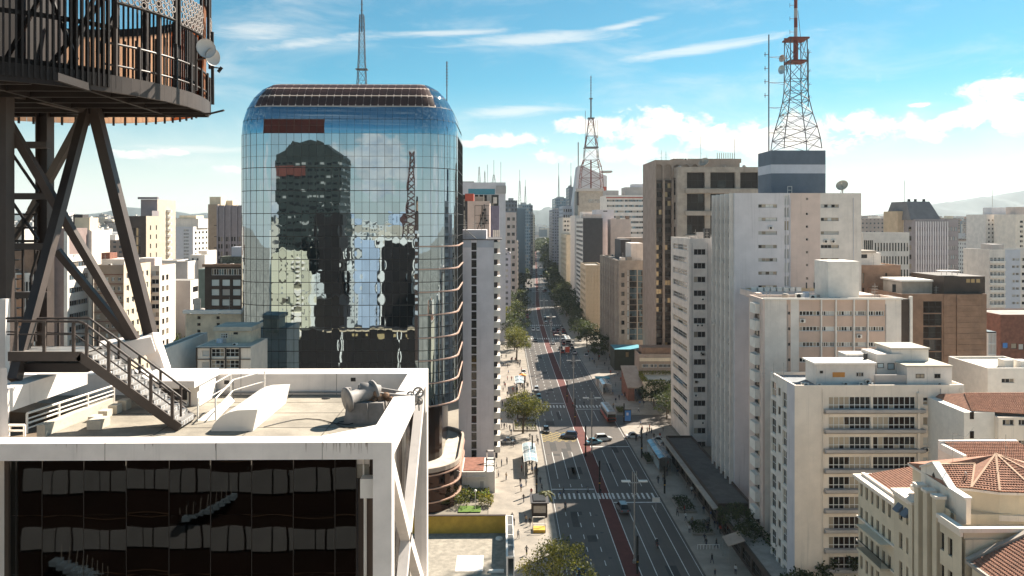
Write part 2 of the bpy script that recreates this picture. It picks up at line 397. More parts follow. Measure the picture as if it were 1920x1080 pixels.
# ------------------------------------------------------------------ windows and buildings
STY = {
    'none': dict(nx=1, nz=1, fr=.05, frame=darkframe, glass=[gdark]),
    'dark1': dict(nx=1, nz=1, fr=.07, frame=darkframe, glass=[gdark, gdark, gdark, gcurt]),
    'dark2': dict(nx=2, nz=1, fr=.07, frame=darkframe, glass=[gdark, gdark, gdark, gcurt]),
    'dark3': dict(nx=3, nz=1, fr=.08, frame=grey, glass=[gdark, gdark, gcurt, gdark]),
    'white2': dict(nx=2, nz=1, fr=.09, frame=whiteframe, glass=[gdark, gdark, gcurt, gblind]),
    'white3': dict(nx=3, nz=2, fr=.08, frame=whiteframe, glass=[gdark, gdark, gdark, gcurt]),
    'white6': dict(nx=6, nz=1, fr=.10, frame=whiteframe, glass=[gdark, gdark, gcurt, gblind, gdark]),
    'sun8': dict(nx=8, nz=2, fr=.10, frame=whiteframe, glass=[gdark, gbrown, gcurt, gbrown, gdark, gcurt], bottom=.34, runs=True),
    'band': dict(nx=7, nz=1, fr=.08, frame=alu, glass=[gdark, gblue, gdark, gcurt]),
    'bandlong': dict(nx=12, nz=1, fr=.10, frame=alu, glass=[gdark, gdark, gblue, gcurt]),
    'strip': dict(nx=5, nz=1, fr=.06, frame=grey, glass=[gdark, gblind, gblind, gcurt]),
    'blind': dict(nx=1, nz=1, fr=.05, frame=whiteframe, glass=[gblind, gblind, gblind, gcurt]),
    'bronze': dict(nx=2, nz=1, fr=.08, frame=darkframe, glass=[gbrown, gbrown, gdark, gwarm]),
    'amber': dict(nx=2, nz=1, fr=.09, frame=darkframe, glass=[gwarm, gbrown, gwarm]),
    'pale': dict(nx=1, nz=1, fr=.08, frame=darkframe, glass=[gblind, paleglass, gblind]),
    'teal3': dict(nx=3, nz=4, fr=.08, frame=darkframe, glass=[gblue, gdark, gblue]),
    'darkbig': dict(nx=3, nz=2, fr=.12, frame=darkframe, glass=[gbrown, gdark, gbrown]),
    'tall': dict(nx=1, nz=2, fr=.07, frame=darkframe, glass=[gdark, gdark, gbrown, gcurt]),
    'lantern': dict(nx=2, nz=2, fr=.08, frame=whiteframe, glass=[gdark, gdark, gcurt]),
}
WINS = {}
def win_mesh(sty, w, h):
    v = random.randrange(5); key = (sty, round(w, 1), round(h, 1), v)
    if key in WINS: return WINS[key]
    s = STY[sty]; b = MB(); nx, nz, fr = s['nx'], s['nz'], s['fr']
    zs = [0, h * s['bottom'], h] if 'bottom' in s else [h * i / nz for i in range(nz + 1)]
    g = s['glass']; run = random.randrange(len(g))
    for i in range(nx):
        if random.random() < (.45 if s.get('runs') else 1): run = random.randrange(len(g))
        for j in range(len(zs) - 1):
            m = 1 + (run if random.random() < .85 else random.randrange(len(g)))
            x0, x1 = w * i / nx, w * (i + 1) / nx
            b.quad((x0, 0, zs[j]), (x1, 0, zs[j]), (x1, 0, zs[j + 1]), (x0, 0, zs[j + 1]), m)
    t = .05
    for z in zs: 
        z0 = min(max(z - fr / 2, 0), h - fr); b.box(0, -t, z0, w, -.004, z0 + fr)
    for i in range(nx + 1):
        x = min(max(w * i / nx - fr / 2, 0), w - fr); b.box(x, -t * .8, 0, x + fr, -.002, h)
    WINS[key] = b.mesh('window', [s['frame']] + g)
    return WINS[key]

class Bld:
    def __init__(s, name, label, pl, pr, pt, Y, dep, wall, z0=0.0, x0=None, x1=None, ztop=None, cat='building', group=None, rd=.22, pm=960):
        s.y0 = Y * K; s.D = dep * K
        s.x0 = X_(pl, s.y0) if x0 is None else x0
        s.x1 = X_(pr, s.y0) if x1 is None else x1
        s.z0 = z0; s.zt = Z_((pl + pr) / 2, pt, s.y0) if ztop is None else ztop
        s.W = s.x1 - s.x0; s.Hh = s.zt - z0
        s.e = thing(name, label, cat, (s.x0, s.y0, z0), 0, group)
        s.wall = wall if isinstance(wall, (list, tuple)) else [wall]
        s.op = {'f': [], 'l': [], 'r': []}; s.zones = {'f': [], 'l': [], 'r': []}; s.rd = rd
    def len(s, face): return s.W if face == 'f' else s.D
    def P(s, face, u, v, d=0.0):
        if face == 'f': return (u, d, v)
        if face == 'r': return (s.W - d, u, v)
        if face == 'l': return (d, s.D - u, v)
        return (s.W - u, s.D - d, v)
    def fx(s, px): return X_(px, s.y0) - s.x0
    def fz(s, py, px=960): return Z_(px, py, s.y0) - s.z0
    def fr(s, px0, py0, px1, py1, sty):
        u0, u1 = s.fx(px0), s.fx(px1); v1, v0 = s.fz(py0, px0), s.fz(py1, px0)
        s.op['f'].append((u0, v0, u1 - u0, v1 - v0, sty)); return s
    def frows(s, cols, ys, hpx, sty):
        """front windows: columns (px0, px1), row tops in pixels, height in pixels"""
        for y in ys:
            for a, b in cols: s.fr(a, y, b, y + hpx, sty)
        return s
    def grid(s, face, nu, nv, u0, u1, v0, v1, fw, fh, sty):
        """fractions of the face: nu x nv cells between u0..u1, v0..v1, each with an opening fw x fh"""
        Lf = s.len(face); du = (u1 - u0) * Lf / nu; dv = (v1 - v0) * s.Hh / nv
        for j in range(nv):
            for i in range(nu):
                s.op[face].append((u0 * Lf + du * (i + .5 - fw / 2), v0 * s.Hh + dv * (j + .5 - fh / 2), du * fw, dv * fh, sty))
        return s
    def zone(s, face, u0, v0, u1, v1, m): s.zones[face].append((u0, v0, u1, v1, m)); return s
    def zonepx(s, px0, py0, px1, py1, m):
        return s.zone('f', s.fx(px0), s.fz(py1, px0), s.fx(px1), s.fz(py0, px0), m)
    def fbox(s, name, px0, py0, px1, py1, proud, mat, d0=-.01):
        """a piece standing proud of the front"""
        b = MB().box(s.fx(px0), -proud, s.fz(py1, px0), s.fx(px1), d0 + .008, s.fz(py0, px0)); return b.build(name, mat, s.e)
    def finish(s, roof=roofgrey, par=.7, parw=.25):
        b = MB(); W, D, Hh = s.W, s.D, s.Hh
        for face in ('f', 'l', 'r'):
            Lf = s.len(face); ops = s.op[face]; zo = s.zones[face]
            us = sorted({0.0, Lf} | {min(max(round(x, 3), 0), Lf) for o in ops for x in (o[0], o[0] + o[2])} | {min(max(x, 0), Lf) for o in zo for x in (o[0], o[2])})
            vs = sorted({0.0, Hh} | {min(max(round(x, 3), 0), Hh) for o in ops for x in (o[1], o[1] + o[3])} | {min(max(x, 0), Hh) for o in zo for x in (o[1], o[3])})
            us = [x for i, x in enumerate(us) if i == 0 or x - us[i - 1] > 1e-4]; vs = [x for i, x in enumerate(vs) if i == 0 or x - vs[i - 1] > 1e-4]
            hole = set()
            for o in ops:
                ii = [i for i in range(len(us) - 1) if o[0] < (us[i] + us[i + 1]) / 2 < o[0] + o[2]]
                jj = [j for j in range(len(vs) - 1) if o[1] < (vs[j] + vs[j + 1]) / 2 < o[1] + o[3]]
                hole |= {(i, j) for i in ii for j in jj}
            for j in range(len(vs) - 1):
                i = 0
                while i < len(us) - 1:
                    if (i, j) in hole: i += 1; continue
                    def zm(i): 
                        m = 0; uc, vc = (us[i] + us[i + 1]) / 2, (vs[j] + vs[j + 1]) / 2
                        for z in zo:
                            if z[0] < uc < z[2] and z[1] < vc < z[3]: m = z[4]
                        return m
                    k = i + 1; m = zm(i)
                    while k < len(us) - 1 and (k, j) not in hole and zm(k) == m: k += 1
                    b.quad(s.P(face, us[i], vs[j]), s.P(face, us[k], vs[j]), s.P(face, us[k], vs[j + 1]), s.P(face, us[i], vs[j + 1]), m)
                    i = k
            d = s.rd
            for u, v, w, h, sty in ops:
                p = [(u, v), (u + w, v), (u + w, v + h), (u, v + h)]
                for (a0, a1), (b0, b1) in zip(p, p[1:] + p[:1]):
                    b.quad(s.P(face, a0, a1), s.P(face, b0, b1), s.P(face, b0, b1, d + .01), s.P(face, a0, a1, d + .01))
                if sty is None:
                    q = [s.P(face, x, y, d) for x, y in p]; b.quad(*q)
                    continue
                o = put('window', win_mesh(sty, w, h), s.e, s.P(face, u, v, d), {'f': 0, 'r': math.pi / 2, 'l': -math.pi / 2}[face])
                ww, hh = round(w, 1), round(h, 1)
                mw = WINS_dim(o.data); o.scale = (w / mw[0], 1, h / mw[1])
        b.quad((W, D, 0), (0, D, 0), (0, D, Hh), (W, D, Hh))
        t = parw
        if par > 0:
            for a, c, a2, c2 in (((0, 0), (W, 0), (t, t), (W - t, t)), ((W, 0), (W, D), (W - t, t), (W - t, D - t)), ((W, D), (0, D), (W - t, D - t), (t, D - t)), ((0, D), (0, 0), (t, D - t), (t, t))):
                b.quad((*a, Hh), (*c, Hh), (*c2, Hh), (*a2, Hh))
                b.quad((*a2, Hh), (*c2, Hh), (*c2, Hh - par), (*a2, Hh - par))
        else: t = 0
        b.build('wall', s.wall, s.e)
        r = MB(); z = Hh - max(par, 0.0)
        r.box(t, t, z - .3, W - t, D - t, z + (.003 if par <= 0 else 0)); r.build('roof', roof, s.e)
        return s
    def block(s, name, u0, y0, u1, y1, h, mat, z=None, par=None):
        """a volume on the roof, in metres from the front left corner"""
        z = s.Hh - .7 if z is None else z
        b = MB().box(u0, y0, z, u1, y1, z + h)
        return b.build(name, mat, s.e)
    def blockpx(s, name, px0, px1, pt, dy0, dy1, mat, z=None):
        Y = s.y0 + dy0; z = s.Hh - .7 if z is None else z
        b = MB().box(X_(px0, Y) - s.x0, dy0, z, X_(px1, Y) - s.x0, dy1, Z_((px0 + px1) / 2, pt, Y) - s.z0)
        return b.build(name, mat, s.e)
_dims = {}
def WINS_dim(me):
    if me.name not in _dims:
        xs = [v.co.x for v in me.vertices]; zs = [v.co.z for v in me.vertices]; _dims[me.name] = (max(xs), max(zs))
    return _dims[me.name]
def mastpart(parent, x, y, z, h, r=.07, arms=6, mat=steelmid):
    b = MB().tube((x, y, z), (x, y, z + h), r, 5)
    for i in range(arms):
        zz = z + h * (.3 + .68 * i / arms); b.tube((x - .5, y, zz), (x + .5, y, zz), r * .6, 4)
    return b.build('antenna_mast', mat, parent)
AC = None
def acunit(parent, x, y, z, s=1.0):
    global AC
    if AC is None:
        b = MB().box(-.45, -.2, 0, .45, .2, .65)
        b.lathe((-.12, -.2, .33), [(.27, 0), (.27, .02), (.06, .03)], 12, 1, (0, -1, 0))
        AC = b.mesh('air_conditioner', [white, darkmet])
    o = put('air_conditioner', AC, parent, (x, y, z)); o.scale = (s, s, s); return o
def tankpart(parent, x, y, z, r, h, mat=bluegrey):
    return MB().lathe((x, y, z), [(r, 0), (r, h), (r * .85, h + .15), (.05, h + .3)], 16).build('water_tank', mat, parent, smooth=False)

# ------------------------------------------------------------------ ground, avenue and pavements
struct(MB().quad((-6400, -1150, -.03), (6400, -1150, -.03), (6400, 9100, -.03), (-6400, 9100, -.03)).build('ground', groundm))
YS = [40 + 12 * i for i in range(0, 30)] + [400 + 25 * i for i in range(0, 46)]
def strip(b, xa, xb, z, y0, y1, m=0, th=None):
    ys = [y0] + [y for y in YS if y0 + .5 < y < y1 - .5] + [y1]
    for a, c in zip(ys, ys[1:]):
        A, C = bend(a), bend(c)
        b.quad((xa + A, a, z), (xb + A, a, z), (xb + C, c, z), (xa + C, c, z), m)
        if th:
            b.quad((xa + A, a, z - th), (xa + C, c, z - th), (xa + C, c, z), (xa + A, a, z), m)
            b.quad((xb + C, c, z - th), (xb + A, a, z - th), (xb + A, a, z), (xb + C, c, z), m)
    return b
RL, RR = 10.3, 33.5            # kerbs
BL, BR = 20.35, 22.95            # cycle lane in the middle
YE = 1500
road = struct(strip(MB(), RL, RR, 0.0, 40, YE).build('avenue_road', asphalt))
# side street crossing beyond the white office slab
struct(MB().quad((RR + .004, 219, -.004), (140, 219, -.004), (140, 231, -.004), (RR + .004, 231, -.004)).build('side_street', asphalt))
struct(strip(MB(), -2.6, RL, .13, 40, YE, 0, .15).build('pavement', pave))
b = strip(MB(), RR, 47.5, .13, 40, 219, 0, .15); strip(b, RR, 47.5, .13, 231, YE, 0, .15)
b.quad((RR, 219, -.02), (47.5, 219, -.02), (47.5, 219, .13), (RR, 219, .13)); b.quad((47.5, 231, -.02), (RR, 231, -.02), (RR, 231, .13), (47.5, 231, .13))
struct(b.build('pavement', pave))
put_ = strip(MB(), BL, BR, .005, 40, YE).build('cycle_lane', bike, road)
ln = MB()
for x in (BL - .15, BR): strip(ln, x, x + .15, .009, 40, YE)
ln.build('edge_line', lane, road)
crossY = [163, 242, 382, 431, 520, 640]
ln = MB()
def near_cross(y): return any(c - 5 < y < c + 4 for c in crossY) or 196 < y < 222
lanesL = [RL + 2.45 * i for i in (1, 2, 3)]; lanesR = [BR + 2.6 * i for i in (1, 2, 3)]
for xs, solid in ((lanesL, lambda y: 170 < y < 192 or 225 < y < 237), (lanesR, lambda y: y < 158 and y > 120 or 164 < y < 196 or 216 < y < 238)):
    for x in xs:
        y = 42.0
        while y < 900:
            s_ = solid(y)
            if not near_cross(y) and not near_cross(y + 2):
                strip(ln, x - .07, x + .07, .006, y, y + (3.0 if s_ else 2.0))
            y += 3.0 if s_ else 5.5
for x in (RL + .5, RR - .55): strip(ln, x, x + .1, .006, 40, 900)
for y in (159.0, 198.5, 238.2, 378):      # stop lines
    ln.quad((BR + .3, y, .007), (RR - .6, y, .007), (RR - .6, y + .45, .007), (BR + .3, y + .45, .007))
for y in (167.0, 246.0): ln.quad((RL + .5, y, .007), (BL - .3, y, .007), (BL - .3, y + .45, .007), (RL + .5, y + .45, .007))
ln.build('lane_line', lane, road)
yb = MB()
for i in range(-8, 9):
    for sgn in (-1, 1):
        pts = []
        cx, cy = 15.2, 208
        x0 = cx + i * 1.9 * 1; a = Vector((x0 - 4.2 * sgn, cy - 4.5, .006)); c = Vector((x0 + 4.2 * sgn, cy + 4.5, .006))
        lo, hi = RL + .6, BL - .4
        d = c - a; t0, t1 = 0.0, 1.0
        for k in ((lo - a.x) / d.x, (hi - a.x) / d.x): pass
        ta, tb = sorted(((lo - a.x) / d.x, (hi - a.x) / d.x)); t0, t1 = max(0, ta), min(1, tb)
        if t1 > t0:
            p, q = a + d * t0, a + d * t1; n = Vector((-d.y, d.x, 0)).normalized() * .06
            yb.quad(p - n, q - n, q + n, p + n)
yb.build('yellow_box_marking', laney, road)
rp_ = random.Random(12); patch = M('asphalt_patch', (.045, .042, .040), .85, .2, .8)
for i in range(26):
    left = rp_.random() < .5; x = rp_.uniform(RL + .8, BL - 3.2) if left else rp_.uniform(BR + .6, RR - 3); y = rp_.uniform(118, 330); w, l = rp_.uniform(.8, 2.4), rp_.uniform(1.5, 9)
    MB().quad((x, y, .0025), (x + w, y + rp_.uniform(-.2, .2), .0025), (x + w, y + l, .0025), (x, y + l, .0025)).build('road_patch', patch, road)
mh = MB().lathe((0, 0, 0), [(.34, 0), (.34, .004)], 14).mesh('manhole_cover', [M('manhole_iron', (.03, .028, .027), .6)])
for i in range(22): put('manhole_cover', mh, road, (rp_.choice([RL + 1.4, RL + 3.8, BL - 1.6, BR + 1.5, BR + 4.2, RR - 1.4]), rp_.uniform(118, 300), .003))
stripe = MB().quad((-.22, -1.7, 0), (.22, -1.7, 0), (.22, 1.7, 0), (-.22, 1.7, 0)).mesh('crosswalk_stripe', [lane])
for cy in crossY:
    x = RL + .9
    while x < RR - .6:
        inb = BL - .3 < x < BR + .3
        if cy < 300: 
            if not inb or cy < 200: put('crosswalk_stripe', stripe, road, (x + bend(cy), cy, .012))
        x += 1.05 if not inb else .75
st = MB()
for cy in crossY:
    if cy > 300:
        x = RL + .9
        while x < RR - .6:
            st.quad(*[(x + bend(cy) + dx, cy + dy, .012) for dx, dy in ((-.22, -2.2), (.22, -2.2), (.22, 2.2), (-.22, 2.2))]); x += 1.1
st.build('crosswalk_stripe', lane, road)

# ------------------------------------------------------------------ far hills
def hills(name, px0, px1, Y, prof, seed, mat, dep=1800):
    rnd = random.Random(seed); n = 70; b = MB(); rows = 8
    ph = [rnd.uniform(0, 6.28) for _ in range(6)]
    vs = []
    for j in range(rows + 1):
        t = j / rows; y = Y + (t - .5) * dep
        for i in range(n + 1):
            px = px0 + (px1 - px0) * i / n
            py = [a[1] + (c[1] - a[1]) * (px - a[0]) / (c[0] - a[0]) for a, c in zip(prof, prof[1:]) if a[0] <= px <= c[0]]
            py = py[0] if py else 414
            top = max(Z_(px, py, Y), 0) + 9 * math.sin(px * .11 + ph[0]) + 5 * math.sin(px * .29 + ph[1]) + 3 * math.sin(px * .63 + ph[2])
            hgt = top * math.cos((t - .5) * math.pi) ** .8 if 0 < t < 1 else -3
            hgt *= 1 + .18 * math.sin(px * .07 + t * 9 + ph[3]) * (t < .5) * (1 - abs(t - .5) * .2) * (1 if t < .45 else 0)
            vs.append((X_(px, Y), y, max(hgt, -3)))
    m = n + 1
    b.add(vs, [(j * m + i, j * m + i + 1, (j + 1) * m + i + 1, (j + 1) * m + i) for j in range(rows) for i in range(n)])
    return struct(b.build(name, mat, smooth=True))
hillm = M('wooded_hillside', (.028, .042, .040), .95, .4, .004)
hills('hills', 1560, 2500, 6800, [(1560, 416), (1640, 405), (1680, 398), (1730, 391), (1780, 380), (1850, 369), (1900, 364), (1990, 370), (2150, 385), (2500, 414)], 3, hillm)
hills('hills', -300, 640, 7200, [(-300, 412), (-100, 404), (0, 400), (90, 403), (160, 404), (210, 396), (262, 392), (310, 396), (360, 402), (400, 400), (450, 401), (520, 406), (640, 414)], 5, hillm)
hills('hills', 860, 1180, 6600, [(860, 412), (930, 405), (985, 398), (1020, 391), (1045, 389), (1080, 394), (1180, 412)], 8, hillm)

# ================================================================== buildings on the right of the avenue
def ys_(y0, pitch, n): return [y0 + pitch * i for i in range(n)]
fwdrow = ys_

# --- white office block with paired window rows
A = Bld('office_building', 'white mid-rise office block with dark window pairs at the junction, rooftop clutter behind its parapet', 1293, 1345, 447, 240, 26, white2, x0=58.5 * K, x1=92 * K)
A.frows([(1301, 1323), (1334, 1357)], ys_(467, 25.8, 15), 11, 'dark3')
A.grid('l', 1, 15, .10, .92, .055, .985, .92, .46, 'white3')
A.finish(roof=roofgrey, par=1.0)
for i in range(7):
    A.block('rooftop_plant', 1.0 + i * 2.6, 2 + (i % 3) * 3, 2.4 + i * 2.6, 4 + (i % 3) * 3, 1.2 + (i * 7 % 5) * .5, [grey, steelmid, darkmet, white][i % 4])
for k in (2, 5, 9): mastpart(A.e, k, 1.5, A.Hh - .9, 3.2, .05, 3)
for i, (x, j) in enumerate([(.9, 5), (2.0, 5), (14.3, 6), (1.8, 7)]): acunit(A.e, A.fx(1302) + x, -.25, A.fz(467 + 25.8 * j + 16, 1300), .9)

# --- tall grey slab with fins
B = Bld('office_tower', 'tall grey-white slab tower with vertical fins and a lattice mast on its roof', 1379, 1615, 362, 190, 18, [bluegrey, pinkpale, white2, bluegrey], x0=57.5 * K)
yB = [383, 408, 433.5, 459, 484, 509, 535, 560, 586, 611, 637]
B.frows([(1422, 1457)], yB, 6.5, 'strip')
B.frows([(1539, 1573)], yB[:6], 6.5, 'strip')
B.frows([(1511, 1515)], [371, 399, 423, 447, 471, 495, 520], 4, 'dark1')
B.frows([(1471, 1479)], [366, 389, 414, 441, 467, 493, 518], 18, 'blind')
B.zonepx(1481, 360, 1538, 640, 1); B.zonepx(1538, 360, 1616, 640, 2)
for i in range(4): B.grid('l', 1, 22, .07 + .23 * i, .07 + .23 * (i + 1), .03, .985, .62, .42, 'dark2')
B.finish(par=.8)
fin = MB().box(-.8, -.2, 0, -.004, .2, B.Hh).mesh('fin', [white2])
for i in range(5): put('fin', fin, B.e, (0, B.D * (.06 + .22 * i), 0))
pan = MB().box(-.10, -B.D * .085, 0, -.004, B.D * .085, 1.0).mesh('spandrel_panel', [M('fin_spandrel', (.34, .31, .32), .85, .15)])
for i in range(4):
    for j in range(22): put('spandrel_panel', pan, B.e, (0, B.D * (.17 + .22 * i), B.Hh * (.03 + .955 * j / 22) + .15))
for i, (u, j) in enumerate([(.3, 14), (.5, 9), (.1, 16), (.72, 18), (.3, 6), (.5, 4), (.9, 12), (.1, 11), (.7, 8), (.5, 17)]):
    a = acunit(B.e, -.5, B.D * u, B.Hh * (.03 + .955 * j / 22), .95); a.rotation_euler = (0, 0, -math.pi / 2)
bb = B.blockpx('tower_block', 1446, 1548, 282, 8.0, 16.5, slate)
Yb = B.y0 + 8.0; x0, x1 = X_(1446, Yb) - B.x0, X_(1548, Yb) - B.x0
z0, z1 = Z_(1496, 325, Yb), Z_(1496, 308.5, Yb)
MB().box(x0 - .012, 7.988, z0, x1 + .012, 16.512, z1).build('pale_stripe', palestripe, B.e)
MB().box(x0 + 4.4, 7.9, B.Hh, x0 + 10.6, 7.985, B.Hh + 1.6).build('plant_screen', slate, B.e)
b = MB()
for x in (0, .9): b.beam((x0 + 3.4 + x, 7.6, B.Hh - .8), (x0 + 3.4 + x, 7.6, B.Hh + 1.7), .1, .1)
for z in (.2, .9, 1.7): b.beam((x0 + 3.35, 7.6, B.Hh + z), (x0 + 4.35, 7.6, B.Hh + z), .1, .1)
b.build('access_frame', white, B.e)
def dish(name, parent, c, r, d, mat, n=18):
    d = Vector(d).normalized(); b = MB()
    prof = [(r * math.sin(t), r * .55 * (1 - math.cos(t))) for t in [i / 6 * 1.45 for i in range(7)]]
    b.lathe(c, prof, n, 0, d, cap=False); b.lathe(Vector(c) - d * .06, [(p[0], p[1]) for p in prof], n, 0, d, cap=False)
    b.tube(Vector(c), Vector(c) + d * r * .8, r * .035, 5); b.lathe(Vector(c) + d * r * .75, [(r * .1, 0), (r * .1, r * .15)], 8, 0, d)
    return b.build(name, mat, parent, smooth=True)
c = P_(1580, 350, B.y0 + 5) - Vector((B.x0, B.y0, 0))
dish('satellite_dish', B.e, c, 1.25, (-.55, -.62, .55), M('cream_dish', (.55, .48, .38), .5))
MB().tube((c.x, c.y, B.Hh - .8), c, .14, 8).beam((c.x - .8, c.y + .2, B.Hh - .8), c, .08, .08).build('dish_mount', steelmid, B.e)
b = MB()
for i in range(7): b.tube((c.x - 2 + i * .8, c.y + 1.5, B.Hh - .8), (c.x - 2 + i * .8, c.y + 1.5, B.Hh + .9), .04, 4)
b.beam((c.x - 2, c.y + 1.5, B.Hh + .9), (c.x + 2.8, c.y + 1.5, B.Hh + .9), .06, .06); b.build('roof_railing', white, B.e)
acunit(B.e, x0 - 1.2, 6, B.Hh - .8, 1.3)

Bh = Bld('unseen_shade_tower', 'unseen grey tower added behind the finned slab to shade the avenue', 0, 0, 0, 212, 26, [lav], x0=66.5 * K, x1=90 * K, ztop=72.5 * K); Bh.finish()  # out-of-sight block added and sized to throw shade on the near avenue
# --- pink and white block with stacked bay boxes
C = Bld('apartment_building', 'pink and white apartment block with ribbon windows and a white stair tower on its roof', 1432, 1690, 560, 162, 9, [pinkpale, white2, pink, pinkpale], x0=55 * K)
yC = ys_(583, 29.2, 16)
C.frows([(1499, 1538), (1541, 1565), (1568, 1599), (1602, 1625), (1628, 1658)], yC, 9, 'white6')
C.frows([(1476.3, 1481.7)], ys_(584.5, 29.2, 16), 5.5, 'dark1')
C.zonepx(1434, 559, 1475, 1075, 1); C.zonepx(1482.5, 559, 1498, 1075, 1); C.zonepx(1660, 559, 1689.5, 1075, 1); C.zonepx(1498, 559, 1660, 1075, 2); C.zonepx(1475, 559, 1482.5, 1075, 2)
nb = 17
for j in range(nb): C.op['l'].append((C.D * .40, C.Hh - 2.9 - j * 3.02 - 0.95, C.D * .38, 1.05, 'dark2'))
C.finish(roof=rooflight, par=.5)
bay = MB().box(-.85, 0, 0, -.006, 2.9, 1.75).mesh('bay_box', [white])
for j in range(nb): put('bay_box', bay, C.e, (0, C.D * .20, C.Hh - 2.75 - j * 3.02))
for px in (1539.3, 1566.5, 1600.3, 1626.5):
    C.fbox('white_mullion', px - 1.1, 562, px + 1.1, 1070, .32, white)
C.fbox('roof_edge', 1431, 558.6, 1691, 562, .35, white)
C.blockpx('stair_tower', 1553, 1611, 490, 3.4, 9.5, white, z=C.Hh - .5)
C.block('rear_wing', C.W * .1, C.D + .02, C.W * 1.0, C.D + 10, -0.0 + C.Hh * .0 + 1.0, pinkpale, z=C.Hh - 1.2)
C.block('rear_roof_rim', C.W * .1, C.D + 9.6, C.W, C.D + 10.02, .9, tan, z=C.Hh - .5)
C.block('rear_roof_wall', C.W * .06, C.D + .03, C.W * .1 - .01, C.D + 10, 1.1, pinkpale, z=C.Hh - .8)
for i in range(8):
    C.block('skylight', C.W * .14 + i * 1.25, C.D + 8.9, C.W * .14 + i * 1.25 + 1.0, C.D + 9.55, .75, white, z=C.Hh - .2)
sw = MB().box(C.W + .02, .2, 0, C.W + 1.5, C.D, C.Hh - .1).build('dark_side_bay', dkbrown, C.e)
MB().box(C.W + 1.52, -.1, 0, C.W + 1.95, .4, C.Hh + .4).build('white_pier', white, C.e)
for x in (.62, .655): MB().box(C.fx(1534.5) + (x - .62) * 40, 5, C.Hh + 1.3, C.fx(1534.5) + (x - .62) * 40 + .02, 5.6, C.Hh + 2.4).build('stair_window', gdark, C.e)
for px in (1441, 1447, 1522, 1640): mastpart(C.e, C.fx(px), 1.0, C.Hh - .5, 2.2, .035, 2)

# --- brown block with slits behind the stair tower
Bq = Bld('brown_block', 'plain brown block with vertical slit windows behind the white stair tower', 1596, 1689, 497, 202, 22, brown)
Bq.frows([(1617, 1620.5), (1660, 1663.5)], [512, 540], 19, 'dark1')
Bq.finish(roof=rooflight, par=.4)
Bq.blockpx('lift_house', 1588, 1652, 474, 3, 10, white2, z=Bq.Hh - .4)
Bq.blockpx('lift_house_roof', 1581, 1643, 470, 2.2, 10.4, concrete, z=Z_(1610, 474, Bq.y0 + 3) + .01)
MB().box(Bq.fx(1608), 2.98, Z_(1620, 484, Bq.y0 + 3), Bq.fx(1638), 2.99, Z_(1620, 477, Bq.y0 + 3)).build('louvre', darkmet, Bq.e)
for px in (1584, 1588): mastpart(Bq.e, Bq.fx(px) + .5, 1, Bq.Hh - .4, 6, .06, 2)
# --- brown stone tower
Fb = Bld('stone_tower', 'brown stone tower with a tall dark glass slot and dark plant box on the roof', 1690, 1850, 551, 185, 22, [brown, dkbrown])
for i in range(7): Fb.op['f'].append((Fb.fx(1731), Fb.fz(565 + 24 * (i + 1)) + .1, Fb.fx(1766) - Fb.fx(1731), abs(Fb.fz(24) - Fb.fz(0)) - .2, 'darkbig'))
Fb.finish(roof=rooflight, par=.5)
rng = random.Random(4)
hgt = Fb.fz(552) / 46
for j in range(20):
    for a, c in ((1769, 1792), (1792.4, 1817), (1817.4, 1849)):
        y0 = Fb.fz(553 + j * 10.5 + 10.2); y1 = Fb.fz(553 + j * 10.5)
        MB().box(Fb.fx(a), -.10 - rng.random() * .06 - (.25 if 1792 <= a < 1817 else 0), y0, Fb.fx(c), -.004, y1).build('stone_course', brown, Fb.e)
Fb.blockpx('plant_box', 1770, 1847, 518, 1.5, 14, dkbrown, z=Fb.Hh - .5)
Fb.blockpx('roof_shed', 1692, 1748, 528, 4, 12, concrete, z=Fb.Hh - .5)
Fb.blockpx('roof_shed_top', 1690, 1750, 525, 3.6, 12.4, white, z=Z_(1720, 528, Fb.y0 + 4) + .01)
MB().box(Fb.fx(1692), 3.97, Fb.Hh, Fb.fx(1699), 3.99, Fb.Hh + 1.6).build('shed_door', darkmet, Fb.e)
for px in (1820, 1829, 1839): MB().box(Fb.fx(px) , 1.46, Fb.fz(532), Fb.fx(px) + .75, 1.49, Fb.fz(525)).build('amber_pane', gwarm, Fb.e)
b = MB(); xx = Fb.fx(1781)
for i in range(4): b.tube((xx + i * 1.1, 3, Fb.fz(518)), (xx + i * 1.1, 3, Fb.fz(511)), .06, 5)
b.box(xx - .3, 2.2, Fb.fz(511), xx + 3.6, 4.5, Fb.fz(511) + .12); b.build('roof_canopy', white, Fb.e)

# --- white apartment block with enclosed balconies
D = Bld('apartment_building', 'white apartment block with rows of glazed balconies and penthouses on a blue-grey roof', 1490, 1808, 722, 140, 12.6, [cream2, lav, white2])
yD = ys_(744, 37.5, 9)
D.frows([(1554, 1633), (1637, 1717)], yD, 24, 'sun8')
for i, y in enumerate(yD):
    for a in (1731, 1773): D.fr(a, y + 1, a + 21, y + 16, 'lantern' if (i in (4, 5) or (i == 0 and a == 1731)) else 'blind')
D.zone('l', D.D * .70, 0, D.D, D.Hh, 1); D.zone('l', 0, 0, D.D * .70, D.Hh, 2)
pitch = abs(D.fz(37.5) - D.fz(0))
for j in range(10):
    v = D.fz(744 + 37.5 * j + 24)
    D.op['l'].append((D.D * .04, v - .2, D.D * .20, pitch * .80, 'lantern'))
    D.op['l'].append((D.D * .33, v + .5, D.D * .11, pitch * .42, 'dark1'))
    D.op['l'].append((D.D * .52, v - .9, D.D * .17, pitch * .80, 'lantern'))
D.finish(roof=roofblue, par=.45, parw=.3)
led = None
